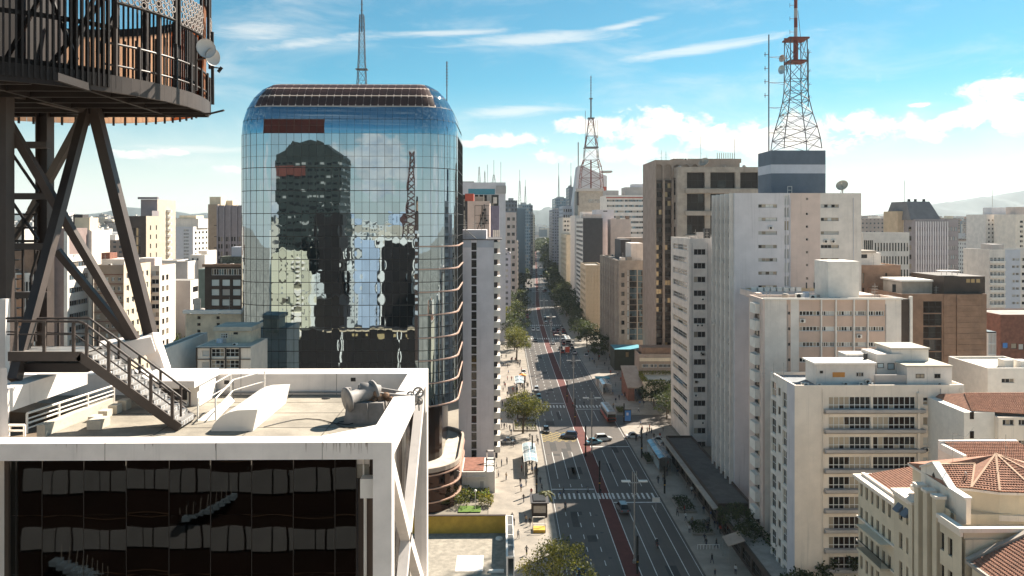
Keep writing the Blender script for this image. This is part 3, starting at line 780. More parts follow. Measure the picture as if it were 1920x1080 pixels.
for i, y in enumerate(yD):
    u0, u1, v = D.fx(1545), D.fx(1731), D.fz(y + 24.6)
    if led is None: led = MB().box(0, -.85, -.42, u1 - u0, -.006, 0).add([(0, -.85, -.42), (u1 - u0, -.85, -.42), (u1 - u0, -.006, -.8), (0, -.006, -.8)], [(0, 1, 2, 3)]).mesh('balcony_ledge', [grey])
    put('balcony_ledge', led, D.e, (u0, 0, v))
MB().box(D.fx(1718), -.55, 0, D.fx(1722), -.006, D.fz(738)).build('pilaster', cream2, D.e)
zr = D.Hh - .45
D.blockpx('penthouse', 1531, 1641, 683, 2.2, 6.5, white2, z=zr)
D.blockpx('penthouse_roof', 1527, 1644, 680.5, 1.9, 6.8, white, z=Z_(1586, 683, D.y0 + 2.2) + .01)
D.blockpx('penthouse', 1644, 1692, 664, 4.2, 9.4, white2, z=zr)
D.blockpx('penthouse', 1586, 1640, 664, 7.0, 10.0, white2, z=zr)
D.blockpx('water_tank_house', 1673, 1741, 655, 4.6, 9.9, white2, z=zr)
D.blockpx('tank_house_roof', 1671, 1744, 652.5, 4.3, 10.1, rooflight, z=Z_(1707, 655, D.y0 + 4.6) + .01)
D.blockpx('penthouse', 1701, 1785, 688, 1.0, 8.0, white2, z=zr)
D.blockpx('penthouse_roof', 1699, 1787, 685.5, .8, 8.2, rooflight, z=Z_(1743, 688, D.y0 + 1.0) + .01)
D.blockpx('roof_wall', 1641, 1700, 703, 1.2, 1.45, grey, z=zr)
def pwin(px0, py0, px1, py1, dy, sty, host=D):
    Y = host.y0 + dy; a, c = X_(px0, Y), X_(px1, Y); z0, z1 = Z_(px0, py1, Y), Z_(px0, py0, Y)
    o = put('window', win_mesh(sty, c - a, z1 - z0), host.e, (a - host.x0, dy - .012, z0 - host.z0))
    mw = WINS_dim(o.data); o.scale = ((c - a) / mw[0], 1, (z1 - z0) / mw[1]); return o
pwin(1537, 695, 1543, 700, 2.2, 'dark1'); pwin(1605, 698, 1619, 706, 2.2, 'dark3'); pwin(1717, 701, 1733, 709, 1.0, 'dark2'); pwin(1752, 701, 1763, 709, 1.0, 'dark2')
pwin(1664, 681, 1677, 693, 4.2, 'pale'); pwin(1645, 681, 1657, 690, 4.2, 'pale')
Y = D.y0 + 2.2; MB().box(X_(1561, Y) - D.x0, 2.16, Z_(1561, 707, Y), X_(1584, Y) - D.x0, 2.195, Z_(1561, 698, Y)).build('orange_shutter', orange, D.e)
acunit(D.e, X_(1627, D.y0 + 2) - D.x0, 1.9, zr + .3, .9)
MB().tube((D.fx(1652), 5, zr), (D.fx(1652), 5, zr + 4.4), .32, 10).build('flue', darkmet, D.e)
for px in (1453, 1474, 1494): mastpart(D.e, D.fx(px + 4) + .6, 8, zr, 2.4, .04, 2)

# --- tan tower with arched top and concrete tower beside it
def arch(w, h, n=10):
    b = MB(); r = w / 2
    pts = [(r - r * math.cos(math.pi * i / n), h - r + r * math.sin(math.pi * i / n)) for i in range(n + 1)]
    for (a, z), (c, z2) in zip(pts, pts[1:]): b.quad((a, 0, z), (c, 0, z2), (c, 0, h + .05), (a, 0, h + .05)); b.quad((a, 0, z), (a, .5, z), (c, .5, z2), (c, 0, z2))
    return b
Ht = Bld('arcade_tower', 'tall tan concrete tower with a row of arches under its roofline', 1228, 1387, 300, 340, 29, [taupe, dkbrown])
strips = [(1230, 1242), (1246, 1259), (1263, 1276), (1280, 1293), (1297, 1309)]
for a, c in strips:
    for i in range(20): Ht.fr(a, 340 + 16.6 * i + 3, c, 340 + 16.6 * i + 13, 'amber' if (i * 7 + int(a)) % 9 == 0 else 'bronze')
    Ht.zonepx(a - .2, 338, c + .2, 674, 1)
    Ht.fr(a, 308, c, 338, None)
Ht.rd = .9
Ht.finish(par=1.2)
for a, c in strips:
    w = Ht.fx(c) - Ht.fx(a); h = Ht.fz(308) - Ht.fz(338); arch(w, h).build('arch', taupe, Ht.e, (Ht.fx(a), .02, Ht.fz(338)))
pier = MB().box(0, -.7, 0, Ht.fx(1246) - Ht.fx(1242), -.006, Ht.fz(338)).mesh('pier', [taupe])
for a in (1242, 1259, 1276, 1293): put('pier', pier, Ht.e, (Ht.fx(a), 0, 0))
MB().box(0, -.7, 0, Ht.fx(1230) , -.006, Ht.Hh).build('corner_pier', taupe, Ht.e)
Ht.blockpx('plant_room', 1262, 1390, 297.5, 4, 20, taupe)
for px, h in ((1223 + 20, 4), (1252, 3.5), (1318, 9), (1382, 8)): mastpart(Ht.e, Ht.fx(px), 3, Ht.Hh, h, .08, 2)
b = MB()
for i in range(9): b.beam((Ht.fx(1350) + i * .8, 3.6, Ht.Hh), (Ht.fx(1350) + i * .8, 3.6, Ht.Hh + 3), .2, .2)
b.build('roof_screen', concrete, Ht.e)

It = Bld('concrete_tower', 'unfinished-looking raw concrete tower with deep dark bays, stained floor edges', 1270, 1426, 313, 333, 16, [concrete, charcoal], rd=1.6)
for y0, h in ((323, 30), (363, 32), (404, 36), (449, 36), (494, 36), (539, 36), (584, 36), (629, 36)):
    It.frows([(1288, 1322), (1332, 1379), (1388, 1423)], [y0], h, 'darkbig')
It.grid('l', 1, 8, .15, .85, .05, .97, .8, .7, 'darkbig')
It.finish(par=1.0)
for j, y0 in enumerate((354, 396, 441, 486, 531, 576)):
    It.fbox('floor_edge', 1284, y0, 1427, y0 + 8, 1.1, concrete)
dish('satellite_dish', It.e, (It.fx(1325), 3, It.Hh + 1.5), 1.9, (-.5, -.6, .6), concrete)
MB().tube((It.fx(1325), 3, It.Hh - 1), (It.fx(1325), 3, It.Hh + 1.5), .2, 6).build('dish_mount', steelmid, It.e)

# --- glazed block with grey fins
J = Bld('glazed_block', 'grey block with dark glass strips and a column of square windows', 1160, 1207, 488, 380, 62, [concrete, charcoal])
J.frows([(1165, 1171)], [512, 530, 547, 564, 583, 601, 618], 8, 'dark1')
J.frows([(1176, 1179.5)], ys_(506, 11, 12), 10.4, 'pale')
J.frows([(1180.5, 1194), (1196, 1205)], ys_(506, 11, 12), 10.4, 'teal3')
J.grid('l', 6, 12, .05, .95, .05, .95, .6, .7, 'darkbig')
J.finish(par=.8)
fin = MB().box(-1.3, -.5, 0, -.006, .5, J.Hh).mesh('fin', [concrete])
for i in range(7): put('fin', fin, J.e, (0, J.D * (.04 + .92 * i / 6), 0))
J.blockpx('plant_room', 1183, 1206, 456, 6, 20, white2); J.blockpx('plant_room', 1164, 1183, 449, 22, 40, charcoal); J.blockpx('plant_room', 1160, 1206, 446, 42, 50, taupe)
for i in range(3): J.block('rooftop_plant', 1 + i * 3.2, 2 + i * 3, 3 + i * 3.2, 5 + i * 3, 1.8, [white2, concrete, steelmid][i])
Jp = Bld('low_annex', 'low dark green annex with a flat teal roof at the foot of the glazed block', 1152, 1207, 655, 362, 14, [M('dark_green_wall', (.05, .055, .04), .8)])
Jp.fr(1173, 660, 1179, 670, 'amber'); Jp.finish(roof=teal, par=0)
# --- tan panel block, dark fronted block
Kb = Bld('panel_block', 'tan windowless block with a stippled panel facade on the shaded side', 1098, 1131, 497, 478, 32, [tan])
Kb.grid('l', 4, 10, .05, .95, .06, .95, .5, .5, 'dark2'); Kb.finish(par=.8)
rngk = random.Random(2); pn = [MB().box(0, -.12 - .1 * i, 0, Kb.W / 6 - .06, -.004, Kb.Hh / 16 - .06).mesh('facade_panel', [tan]) for i in range(3)]
for i in range(6):
    for j in range(16): put('facade_panel', rngk.choice(pn), Kb.e, (Kb.W * i / 6 + .03, 0, Kb.Hh * j / 16 + .03))
Lb = Bld('dark_fronted_block', 'block with a blank charcoal end wall and white striped street side', 1093, 1130, 409, 520, 46, [charcoal, white2])
Lb.zone('l', 0, 0, Lb.D, Lb.Hh, 1); Lb.grid('l', 5, 22, .03, .97, .02, .98, .9, .5, 'dark3'); Lb.finish(par=.6)
Lb.blockpx('penthouse', 1096, 1128, 402, 4, 14, pinkpale)
Lb.blockpx('roof_tank', 1090, 1110, 397, 15, 24, white2)
Mb = Bld('plain_grey_block', 'plain pale grey blank block between the charcoal wall and the pink wall', 1119, 1151, 393, 566, 30, lav)
Mb.fr(1131, 395, 1139, 397, 'dark1'); Mb.finish()
Mp = Bld('pink_block', 'pink blank-walled block in front of the striped white office', 1145, 1183, 411, 545, 16, pinkpale); Mp.finish(par=.4)
for i in range(4): Mp.block('rooftop_plant', 1 + i * 2.8, 2, 3 + i * 2.8, 5, 1.2 + i % 2 * 1.4, [pinkpale, concrete, white2, brown][i])
Nb = Bld('striped_office', 'wide white office with dark ribbon windows and a red line along its top', 1137, 1300, 366, 610, 40, [white2, grey])
Nb.frows([(1138, 1170), (1171, 1206)], [374, 384, 394.5, 404.5, 414.5, 424.5, 434.5], 4.2, 'bandlong'); Nb.finish(par=1)
Nb.fbox('red_stripe', 1136.5, 369.6, 1300, 371.6, .25, redpaint)
Nb.blockpx('plant_room', 1136, 1160, 357, 5, 20, grey); Nb.blockpx('plant_room', 1172, 1206, 351, 8, 24, grey); Nb.blockpx('plant_room', 1186, 1210, 345, 14, 24, lav)
# --- terrace podiums in front of the arcade tower
T1 = Bld('terrace_podium', 'low podium with a sunlit roof terrace edged with a yellow-green hedge', 1207, 1290, 716, 300, 18, cream); T1.grid('f', 3, 1, .1, .9, .1, .6, .6, .8, 'darkbig'); T1.finish(roof=rooflight, par=.6)
T2 = Bld('brown_podium', 'brown stepped podium with a band of windows below the arcade tower', 1199, 1290, 664, 322, 12, [taupe, brown]); T2.frows([(1203, 1232), (1235, 1264)], [683], 6, 'bandlong'); T2.finish(roof=roofgrey, par=1.2)
T2.blockpx('upper_step', 1204, 1290, 652, 3, 9.5, brown)
T2.fbox('stone_band', 1199, 671, 1290, 677, .5, cream)
T3 = thing('red_canopy', 'dark red sloping canopy wall leading to the brown podium', 'canopy', (X_(1178, 300 * K), 300 * K, 0))
MB().extx([(0, 0), (0, 4.2), (14, 8.5), (14, 0)], 0, 2.0).build('side_wall', redbrick, T3); MB().extx([(-.3, 4.25), (-.3, 4.6), (14.2, 8.95), (14.2, 8.6)], -.3, 5.0).build('canopy_roof', taupe, T3)
# street podium with flat canopy under the slab and pink block
P2 = Bld('street_podium', 'low street-front podium with a long flat grey roof beside the right-hand pavement', 0, 0, 0, 176, 56, dkbrown, x0=49.5 * K, x1=57.3 * K, ztop=4.6); 
P2.grid('l', 9, 1, .02, .98, .05, .75, .8, .85, 'darkbig'); P2.finish(roof=podiumroof, par=.5)
MB().box(-1.1, -.5, 3.6, -.01, P2.D + .3, 3.9).build('entrance_canopy', concrete, P2.e)
P3 = Bld('street_podium', 'dark low shopfront podium below the white apartment block', 0, 0, 0, 118, 56, dkbrown, x0=49.5 * K, x1=54.6 * K, ztop=3.8); P3.grid('l', 8, 1, .03, .97, .05, .8, .85, .8, 'darkbig'); P3.finish(par=.3)
aw = thing('awning', 'tan slanted awning over the pavement at the foot of the pink block', 'awning', (49.4 * K - 2.8, 156 * K, 0))
MB().add([(0, 0, 3.4), (2.78, 0, 4.3), (2.78, 4, 4.3), (0, 4, 3.4), (0, 0, 3.5), (2.78, 0, 4.4), (2.78, 4, 4.4), (0, 4, 3.5)], [(0, 3, 2, 1), (4, 5, 6, 7), (0, 1, 5, 4), (1, 2, 6, 5), (2, 3, 7, 6), (3, 0, 4, 7)]).build('canvas', taupe, aw)
for y in (.2, 3.8): MB().tube((.15, y, 0), (.15, y, 3.42), .06, 6).build('post', steelmid, aw)

# ------------------------------------------------------------------ right background
Gb = Bld('office_tower', 'grey tower with a tapered crown like a cut pyramid, far right', 1716, 1797, 411, 420, 34, [M('mauve_concrete', (.30, .265, .27), .85, .12, .3, streak=.2)])
Gb.grid('f', 13, 13, .02, .74, .02, .96, .42, .48, 'tall'); Gb.grid('f', 4, 13, .76, .98, .02, .96, .5, .42, 'pale'); Gb.grid('l', 4, 13, .05, .95, .02, .96, .4, .5, 'tall'); Gb.finish(par=.4)
zt = Gb.Hh - .4; w0, w1 = Gb.fx(1712), Gb.fx(1770); a0, a1 = Gb.fx(1717), Gb.fx(1761); top = Z_(1735, 378, Gb.y0 + 10)
MB().add([(w0, 2, zt), (w1, 2, zt), (w1, 26, zt), (w0, 26, zt), (a0, 8, top), (a1, 8, top), (a1, 22, top), (a0, 22, top)], [(3, 2, 1, 0), (4, 5, 6, 7), (0, 1, 5, 4), (1, 2, 6, 5), (2, 3, 7, 6), (3, 0, 4, 7)]).build('tapered_crown', M('crown_concrete', (.20, .185, .185), .9, .12, .3), Gb.e)
mastpart(Gb.e, Gb.fx(1722), 12, top, 10, .12, 0)
for x in (2, 5, 9): MB().box(a0 + x, 10, top, a0 + x + .9, 11, top + 1.2).build('rooftop_plant', darkmet, Gb.e)
ribs = MB().box(-.25, -.45, 0, .25, -.006, Gb.Hh - 1).mesh('rib', [lav])
for i in range(14): put('rib', ribs, Gb.e, (Gb.W * (.02 + .72 * i / 13), 0, 0))
Wl = Bld('lattice_office', 'white office slab with a chequered grid of windows behind the brown block', 1618, 1705, 436, 380, 18, [white2])
Wl.grid('f', 12, 9, .24, .99, .02, .94, .5, .62, 'tall'); Wl.grid('f', 5, 1, .02, .22, .86, .95, .8, .8, 'dark1'); Wl.finish(par=.5)
W2 = Bld('pale_block', 'tan and cream block with a red-brown side behind the chequered office', 1683, 1714, 396, 432, 16, [tan, cream2]); W2.zone('f', W2.W * .35, 0, W2.W, W2.Hh, 1); W2.finish()
W3 = Bld('apartment_building', 'cream balcony apartment block at the right edge of the view', 1855, 1990, 468, 350, 20, [white2, palestripe])
W3.grid('f', 4, 16, .005, .215, .02, .95, .72, .55, 'white3'); W3.grid('f', 2, 16, .31, .42, .02, .95, .8, .32, 'strip'); W3.grid('f', 8, 16, .44, .99, .02, .95, .7, .4, 'dark2')
W3.zone('f', W3.W * .22, 0, W3.W * .43, W3.Hh, 1); W3.finish(par=.6); W3.blockpx('plant_room', 1860, 1882, 458, 2, 9, grey)
for j in range(16):
    MB().box(W3.W * .006, -.9, W3.Hh * (.02 + .93 * j / 16) - .05, W3.W * .21, -.006, W3.Hh * (.02 + .93 * j / 16) + .85).build('balcony', white, W3.e)
W4 = Bld('apartment_building', 'white twin apartment tower with a mast, beyond the cream balcony block', 1848, 1905, 402, 620, 26, [white2, grey]); W4.grid('f', 3, 20, .05, .42, .05, .96, .4, .4, 'dark1'); W4.grid('f', 5, 20, .52, .98, .05, .96, .6, .42, 'dark2'); W4.finish(); W4.blockpx('plant_room', 1860, 1893, 389, 6, 16, bluegrey); mastpart(W4.e, W4.fx(1875), 8, W4.Hh + 5, 12, .15, 0)
W5 = Bld('pale_block', 'pale block with a pink rooftop room at the far right edge', 1904, 2010, 402, 590, 26, [cream2]); W5.grid('f', 8, 18, .05, .95, .05, .95, .5, .45, 'dark2'); W5.finish(); W5.blockpx('plant_room', 1905, 1925, 388, 4, 14, pinkpale)
Rw = Bld('round_white_house', 'white rounded tower block with a notched dark window at the right edge', 1852, 1965, 690, 158, 14, [white])
Rw.fr(1878, 710, 1902, 718, 'dark3'); Rw.finish(roof=rooflight, par=.4)
Rw.block('water_tank_box', 4.2, 2, 5.8, 3.8, 1.7, white); Rw.block('water_tank_box', 6.4, 1, 8.0, 3.0, 1.7, white)
Bb = Bld('brick_house', 'brown brick block with blue shutters behind the rounded white block', 1876, 1990, 590, 225, 16, [redbrick]); Bb.fr(1880, 645, 1889, 654, 'pale'); Bb.fr(1896, 644, 1907, 654, 'dark1'); Bb.fr(1910, 645, 1920, 656, 'pale'); Bb.finish(roof=roofgrey, par=.3)
MB().box(Bb.fx(1880), -.1, Bb.fz(654), Bb.fx(1888.5), -.02, Bb.fz(645)).build('blue_shutter', blue, Bb.e)
Gl = Bld('glass_lift_tower', 'narrow pale blue glazed shaft beside the brown stone tower', 1853, 1868, 622, 215, 6, [alu]); Gl.grid('f', 2, 9, .04, .96, .3, .99, .9, .9, 'band'); Gl.finish(roof=paleglass, par=0)
Wh = Bld('white_house', 'white tiled-roof house block right of the glazed balcony block', 1872, 2020, 782, 128, 14, [cream2, white])
Wh.x = 0
Wh.frows([(1880, 1902), (1910, 1930)], [787, 826], 11, 'dark3'); Wh.finish(roof=roofgrey, par=.05)
hb = Wh.Hh
MB().box(-4.3, .8, 0, -.01, Wh.D - .5, hb + .5).build('side_wing', white, Wh.e)
for py in (776, 812): 
    z = Z_(1826, py + 9, Wh.y0 + 1); MB().box(-3.5, .74, z, -2.95, .79, z + 1.0).build('side_window', gbrown, Wh.e)
def tiled(parent, quad, mat=terracotta, course=.34, roll=.25, name='roof_tiles'):
    """courses of clay tiles on a planar patch a,b (eaves) c,d (ridge): stepped rows of half-round tiles"""
    a, b_, c, d = [Vector(p) for p in quad]; n = (b_ - a).cross(d - a).normalized()
    if n.z < 0: n = -n
    sl = max((d - a).length, (c - b_).length); rows = max(2, int(sl / course)); mb = MB()
    for i in range(rows):
        t0, t1 = i / rows, (i + 1) / rows
        l0, r0, l1, r1 = a.lerp(d, t0), b_.lerp(c, t0), a.lerp(d, t1), b_.lerp(c, t1)
        w = (r0 - l0).length; k = max(1, int(w / roll))
        for j in range(k):
            s0, s1, sm = j / k, (j + 1) / k, (j + .5) / k
            q = [l0.lerp(r0, s0), l0.lerp(r0, sm) + n * .075, l0.lerp(r0, s1)]; qq = [l1.lerp(r1, s0), l1.lerp(r1, sm) + n * .05, l1.lerp(r1, s1)]
            up = n * .09
            q = [p + up for p in q]; qq = [p + n * .02 for p in qq]
            mb.add(q + qq, [(0, 1, 4, 3), (1, 2, 5, 4)])
            mb.add([q[0], q[1], q[2], q[0] - up * .9, q[2] - up * .9], [(0, 3, 4, 2), (0, 2, 1)])
    return stuff(mb.build(name, mat, parent))
e0 = hb + .05; tiled(Wh.e, [(-3.0, 1.2, e0 + .55), (Wh.W, -.6, e0), (Wh.W, 6, e0 + 2.0), (-1.2, 6, e0 + 2.0)])
MB().add([(-3.0, 1.2, e0 + .51), (Wh.W, -.6, e0 - .04), (Wh.W, 6, e0 + 1.96), (-1.2, 6, e0 + 1.96), (-3.2, Wh.D, e0 + .51)], [(0, 1, 2, 3), (0, 3, 4)]).build('roof_boards', terracotta, Wh.e)

# ------------------------------------------------------------------ cream building with tiled roofs, lower right
E = thing('cream_building', 'cream old-style building with terracotta roofs, pilasters and a gable in the lower right corner', 'building', (43, 70, 0))
EL = Vector((-43, -70, 0))
class EP(MB):
    def go(s, name, mat, smooth=False):
        s.v = [(x - 43, y - 70, z) for x, y, z in s.v]; return s.build(name, mat, E)
def wallX(b, x, ya, yb, z0, z1, ops, d=.25):
    """wall facing -X between ya (near) and yb (far); ops = (y, z, w, h)"""
    ys = sorted({ya, yb} | {round(v, 3) for o in ops for v in (o[0], o[0] + o[2])}); zs = sorted({z0, z1} | {round(v, 3) for o in ops for v in (o[1], o[1] + o[3])})
    for y, y2 in zip(ys, ys[1:]):
        for z, z2 in zip(zs, zs[1:]):
            yc, zc = (y + y2) / 2, (z + z2) / 2
            if any(o[0] < yc < o[0] + o[2] and o[1] < zc < o[1] + o[3] for o in ops): continue
            b.quad((x, y2, z), (x, y, z), (x, y, z2), (x, y2, z2))
    for y, z, w, h in ops:
        p = [(y, z), (y + w, z), (y + w, z + h), (y, z + h)]
        for (a, c), (a2, c2) in zip(p, p[1:] + p[:1]): b.quad((x, a, c), (x, a2, c2), (x + d + .01, a2, c2), (x + d + .01, a, c))
        o = put('window', win_mesh('tall', w, h), E, (x + d - 43, y + w - 70, z), -math.pi / 2); mw = WINS_dim(o.data); o.scale = (w / mw[0], 1, h / mw[1])
zc = 26.85
b = EP(); ops = []
for r in range(6):
    for i in range(7): ops.append((84.9 + .35 + i * 1.36, zc - 2.35 - r * 2.95, .62, 1.55))
wallX(b, 43.9, 84.5, 94.5, 0, zc, ops)
b.box(44.25, 84.6, 0, 62, 94.49, zc - .3); b.quad((62, 94.5, 0), (43.9, 94.5, 0), (43.9, 94.5, zc), (62, 94.5, zc)); b.go('wall', cream)
b = EP(); b.box(43.35, 84.5, zc - .32, 44.5, 94.9, zc); b.box(44.5, 93.9, zc - .28, 62, 94.95, zc + .03); b.box(43.6, 84.5, zc - .62, 43.89, 94.8, zc - .33); b.box(44.2, 84.5, zc + .003, 44.6, 94.4, zc + .32); b.go('cornice', cream2)
b = EP(); b.box(43.7, 84.5, zc - 5.2, 43.89, 94.7, zc - 5.0); b.box(43.7, 84.5, zc - 8.15, 43.89, 94.7, zc - 7.95); b.go('string_course', cream2)
b = EP(); b.box(42.6, 86.4, zc - 8.2, 43.88, 92.2, zc - 7.95)
b.box(42.55, 86.3, zc - 5.35, 43.88, 92.3, zc - 5.21); b.go('balcony', cream)
b = EP()
for i in range(24): b.tube((42.7, 86.5 + i * .24, zc - 7.95), (42.7, 86.5 + i * .24, zc - 6.95), .025, 4)
b.beam((42.7, 86.4, zc - 6.95), (42.7, 92.2, zc - 6.95), .07, .07); b.go('balcony_rail', darkmet)
class TP: pass
def etiles(q): 
    return tiled(E, [(x - 43, y - 70, z) for x, y, z in q])
etiles([(44.7, 94.1, zc + .12), (44.7, 84.6, zc + .12), (51.6, 84.6, zc + 1.25), (51.6, 94.1, zc + 1.25)])
b = EP(); b.add([(44.6, 84.5, zc + .05), (44.6, 94.2, zc + .05), (51.6, 94.2, zc + 1.2), (51.6, 84.5, zc + 1.2), (60, 84.5, zc), (60, 94.2, zc)], [(0, 3, 2, 1), (3, 4, 5, 2), (1, 2, 5)]); b.go('roof_boards', terracotta)
# bay with two windows per floor
b = EP(); zb = 28.3; ops = [(81.2 + i * 1.5, zb - 2.6 - r * 3.1, .75, 1.7) for r in range(6) for i in range(2)]
wallX(b, 43.2, 80.5, 84.49, 0, zb, ops); b.quad((43.9, 84.49, 0), (43.2, 84.49, 0), (43.2, 84.49, zb), (43.9, 84.49, zb)); b.box(43.55, 80.5, 0, 54, 84.48, zb - .3); b.go('wall', cream)
b = EP(); b.box(42.85, 80.4, zb, 45.2, 84.6, zb + .35); b.box(43.05, 80.45, zb - .3, 43.19, 84.55, zb - .003); b.go('cornice', cream2)
etiles([(45.25, 84.5, zb + .1), (45.25, 80.6, zb + .1), (48.2, 80.6, zb + .8), (48.2, 84.5, zb + .8)])
for i in range(2):
    b = EP(); y = 81.05 + i * 1.5; z = zb - .85
    b.add([(43.18, y, z), (43.18, y + 1.05, z), (42.5, y + 1.05, z - .75), (42.5, y, z - .75), (43.18, y, z - .8), (43.18, y + 1.05, z - .8)], [(0, 1, 2, 3), (0, 3, 4), (1, 5, 2)]); b.go('window_awning', slate)
# pilasters and the recess behind them
b = EP(); ops = [(75.95 + i * 1.62, 30.0 - 3.6 - r * 3.1, .7, 1.9) for r in range(6) for i in range(2)]
wallX(b, 43.5, 74.3, 80.49, 0, 30.0, ops); b.box(43.85, 74.3, 0, 55, 80.48, 29.6); b.go('wall', cream)
for y in (78.95, 77.3, 75.6, 80.1):
    b = EP(); b.box(42.65, y - .38, 0, 43.49, y + .38, 30.75 - (y > 80) * 2.2); b.go('pilaster', cream)
    b = EP(); b.box(42.5, y - .5, 30.76 - (y > 80) * 2.2, 43.6, y + .5, 31.05 - (y > 80) * 2.2); b.go('pilaster_cap', cream2)
# gable
g = [(80.5, 28.4), (80.5, 32.2), (78.1, 33.4), (75.2, 31.75), (72.6, 31.7), (72.6, 29.3), (75, 28.4)]
b = EP(); b.extx(g[::-1], 44.0, 44.45); b.go('gable_wall', cream2)
b = EP()
for (y, z), (y2, z2) in zip(g[1:4], g[2:5]): b.beam((44.2, y, z + .08), (44.2, y2, z2 + .08), .75, .16)
b.go('gable_coping', white)
b = EP(); b.add([(43.98, 78.1 + .3 * math.cos(t), 32.1 + .38 * math.sin(t)) for t in (0, 1.57, 3.14, 4.71)], [(0, 1, 2, 3)]); b.go('gable_vent', darkmet)
# rotunda under the hipped roof
ev = [(44.3, 75.9), (46.4, 75.4), (48.4, 74.5), (51.5, 74.2), (54.5, 75.2), (57, 78), (57, 83), (44.46, 83)]
b = EP(); b.prism(ev, 29.0, 31.55); b.go('rotunda_wall', cream)
def infl(p, d):
    c = Vector((50.5, 78.5)); return [tuple(c + (Vector(q) - c) * (1 + d / (Vector(q) - c).length)) for q in p]
b = EP(); b.prism(infl(ev, .5), 31.556, 31.8); b.go('rotunda_cornice', cream2)
b = EP(); b.prism(infl(ev, .25), 28.95, 29.5); b.go('rotunda_base', cream2)
o_ = infl(ev, .45); ap = (50.7, 78.6, 34.1)
rg1, rg2 = (44.3, 78.1, 33.2), (48.2, 78.1, 33.25)
etiles([(*o_[0], 31.84), (*o_[1], 31.84), rg2, rg1])
for i in range(1, 5):
    a, c = o_[i], o_[i + 1]; e1 = Vector(ap).lerp(Vector((*a, 31.84)), .04); e2 = Vector(ap).lerp(Vector((*c, 31.84)), .04)
    etiles([(*a, 31.84), (*c, 31.84), e2, e1])
b = EP()
b.add([(*p, 31.82) for p in o_] + [(ap[0], ap[1], ap[2] - .03), rg1, rg2], [(i, (i + 1) % 8, 8) for i in range(1, 7)] + [(0, 1, 10, 9), (7, 0, 9), (1, 8, 10), (9, 10, 8, 7)]); b.go('roof_boards', terracotta)
b = EP()
for i in range(1, 6): b.beam((*o_[i], 31.92), (ap[0], ap[1], ap[2] + .06), .2, .16)
b.beam((rg1[0], rg1[1], rg1[2] + .06), (rg2[0], rg2[1], rg2[2] + .06), .2, .16); b.beam((rg2[0], rg2[1], rg2[2] + .06), (*o_[1], 31.9), .2, .16); b.go('ridge_tiles', M('pale_terracotta', (.55, .36, .24), .85, .2))
b = EP(); b.path([(46.3, 76.3, 32.1), (46.3, 76.3, 32.9), (46.3, 76.6, 33.0), (46.3, 76.6, 32.5)], .05, 5); b.path([(51.6, 78.4, 33.6), (51.6, 78.4, 36.2)], .03, 4); b.go('vent_pipe', steelmid)
# lower terrace body
b = EP(); ops = [(72.3 + i * 1.35, 29.3 - 3.0 - r * 3.1, .72, 1.7) for r in range(6) for i in range(2)]
wallX(b, 42.5, 70.8, 74.29, 0, 29.35, ops); b.box(42.85, 70.8, 0, 58, 74.28, 28.6); b.go('wall', cream)
b = EP(); b.box(42.1, 70.5, 29.36, 42.8, 74.35, 29.75); b.box(42.81, 70.5, 29.36, 60, 71.0, 29.75); b.box(42.25, 70.6, 28.95, 42.49, 74.3, 29.355); b.go('cornice', cream2)
b = EP(); b.box(42.8, 71.01, 28.61, 60, 71.3, 29.3); b.go('terrace_parapet', cream)
# nearer tiled wing
b = EP(); b.add([(42.9, 69.9, 26.9), (42.9, 58, 26.9), (50, 58, 30.1), (50, 69.9, 30.1), (42.9, 69.9, 0), (42.9, 58, 0), (50, 69.9, 0)], [(0, 1, 2, 3), (4, 5, 1, 0), (4, 0, 3, 6)]); b.go('near_wing', cream)
etiles([(42.7, 69.8, 26.95), (42.7, 58, 26.95), (50, 58, 30.2), (50, 69.8, 30.2)])
b = EP(); b.beam((42.6, 70.1, 26.95), (50, 70.1, 30.3), .5, .45); b.beam((42.55, 70.1, 26.9), (42.55, 58, 26.9), .3, .3); b.go('verge', concrete)
# rear block with parapet
b = EP()
Yr = 85.5; xa, xb_ = X_(1806, Yr), X_(1960, Yr); zr = Z_(1850, 866, Yr); zp = zr + .55
b.box(xa, Yr, 0, xb_, Yr + 5, zr); b.go('rear_block', cream2)
b = EP(); b.box(xa, Yr + 4.6, zr + .003, xb_, Yr + 5, zp + .5); b.box(xa, Yr, zr + .003, xa + .4, Yr + 4.59, zp + .2); b.go('rear_parapet', white)
etiles([(xa + .5, Yr + .2, zr + .1), (xb_, Yr + .2, zr + .1), (xb_, Yr + 4.5, zr + .9), (xa + .5, Yr + 4.5, zr + .9)])

# ================================================================== buildings on the left of the avenue
S = Bld('office_slab', 'narrow lavender-white slab with a dark vertical window slot and white balconies up its street corner', 860, 926, 450, 228, 30, [slabwhite, charcoal])
S.frows([(884, 893.5)], ys_(455, 16.2, 26), 14.2, 'tall')
S.zone('r', 0, 0, S.D, S.Hh, 1); S.grid('r', 3, 22, .05, .95, .03, .99, .7, .6, 'darkbig')
S.finish(roof=rooflight, par=.4)
S.fbox('pale_top_band', 859.8, 450, 883.5, 464, .05, palestripe); S.fbox('pale_top_band', 894, 450, 926, 464, .05, palestripe)
bal = MB().box(.02, -.35, 0, 1.55, 4.2, 1.45).mesh('balcony', [white])
nB = int((Z_(930, 450, S.y0)) / 2.77)
for i in range(nB): put('balcony', bal, S.e, (S.W, .0, 1.6 + i * 2.77))
MB().box(S.W + .02, .4, 0, S.W + .9, 4, S.Hh).build('balcony_core', charcoal, S.e)
S.blockpx('penthouse', 866, 912, 431, 2, 14, lav); S.blockpx('roof_rim', 859, 941, 448.5, -.3, S.D + .2, charcoal, z=S.Hh + .01)
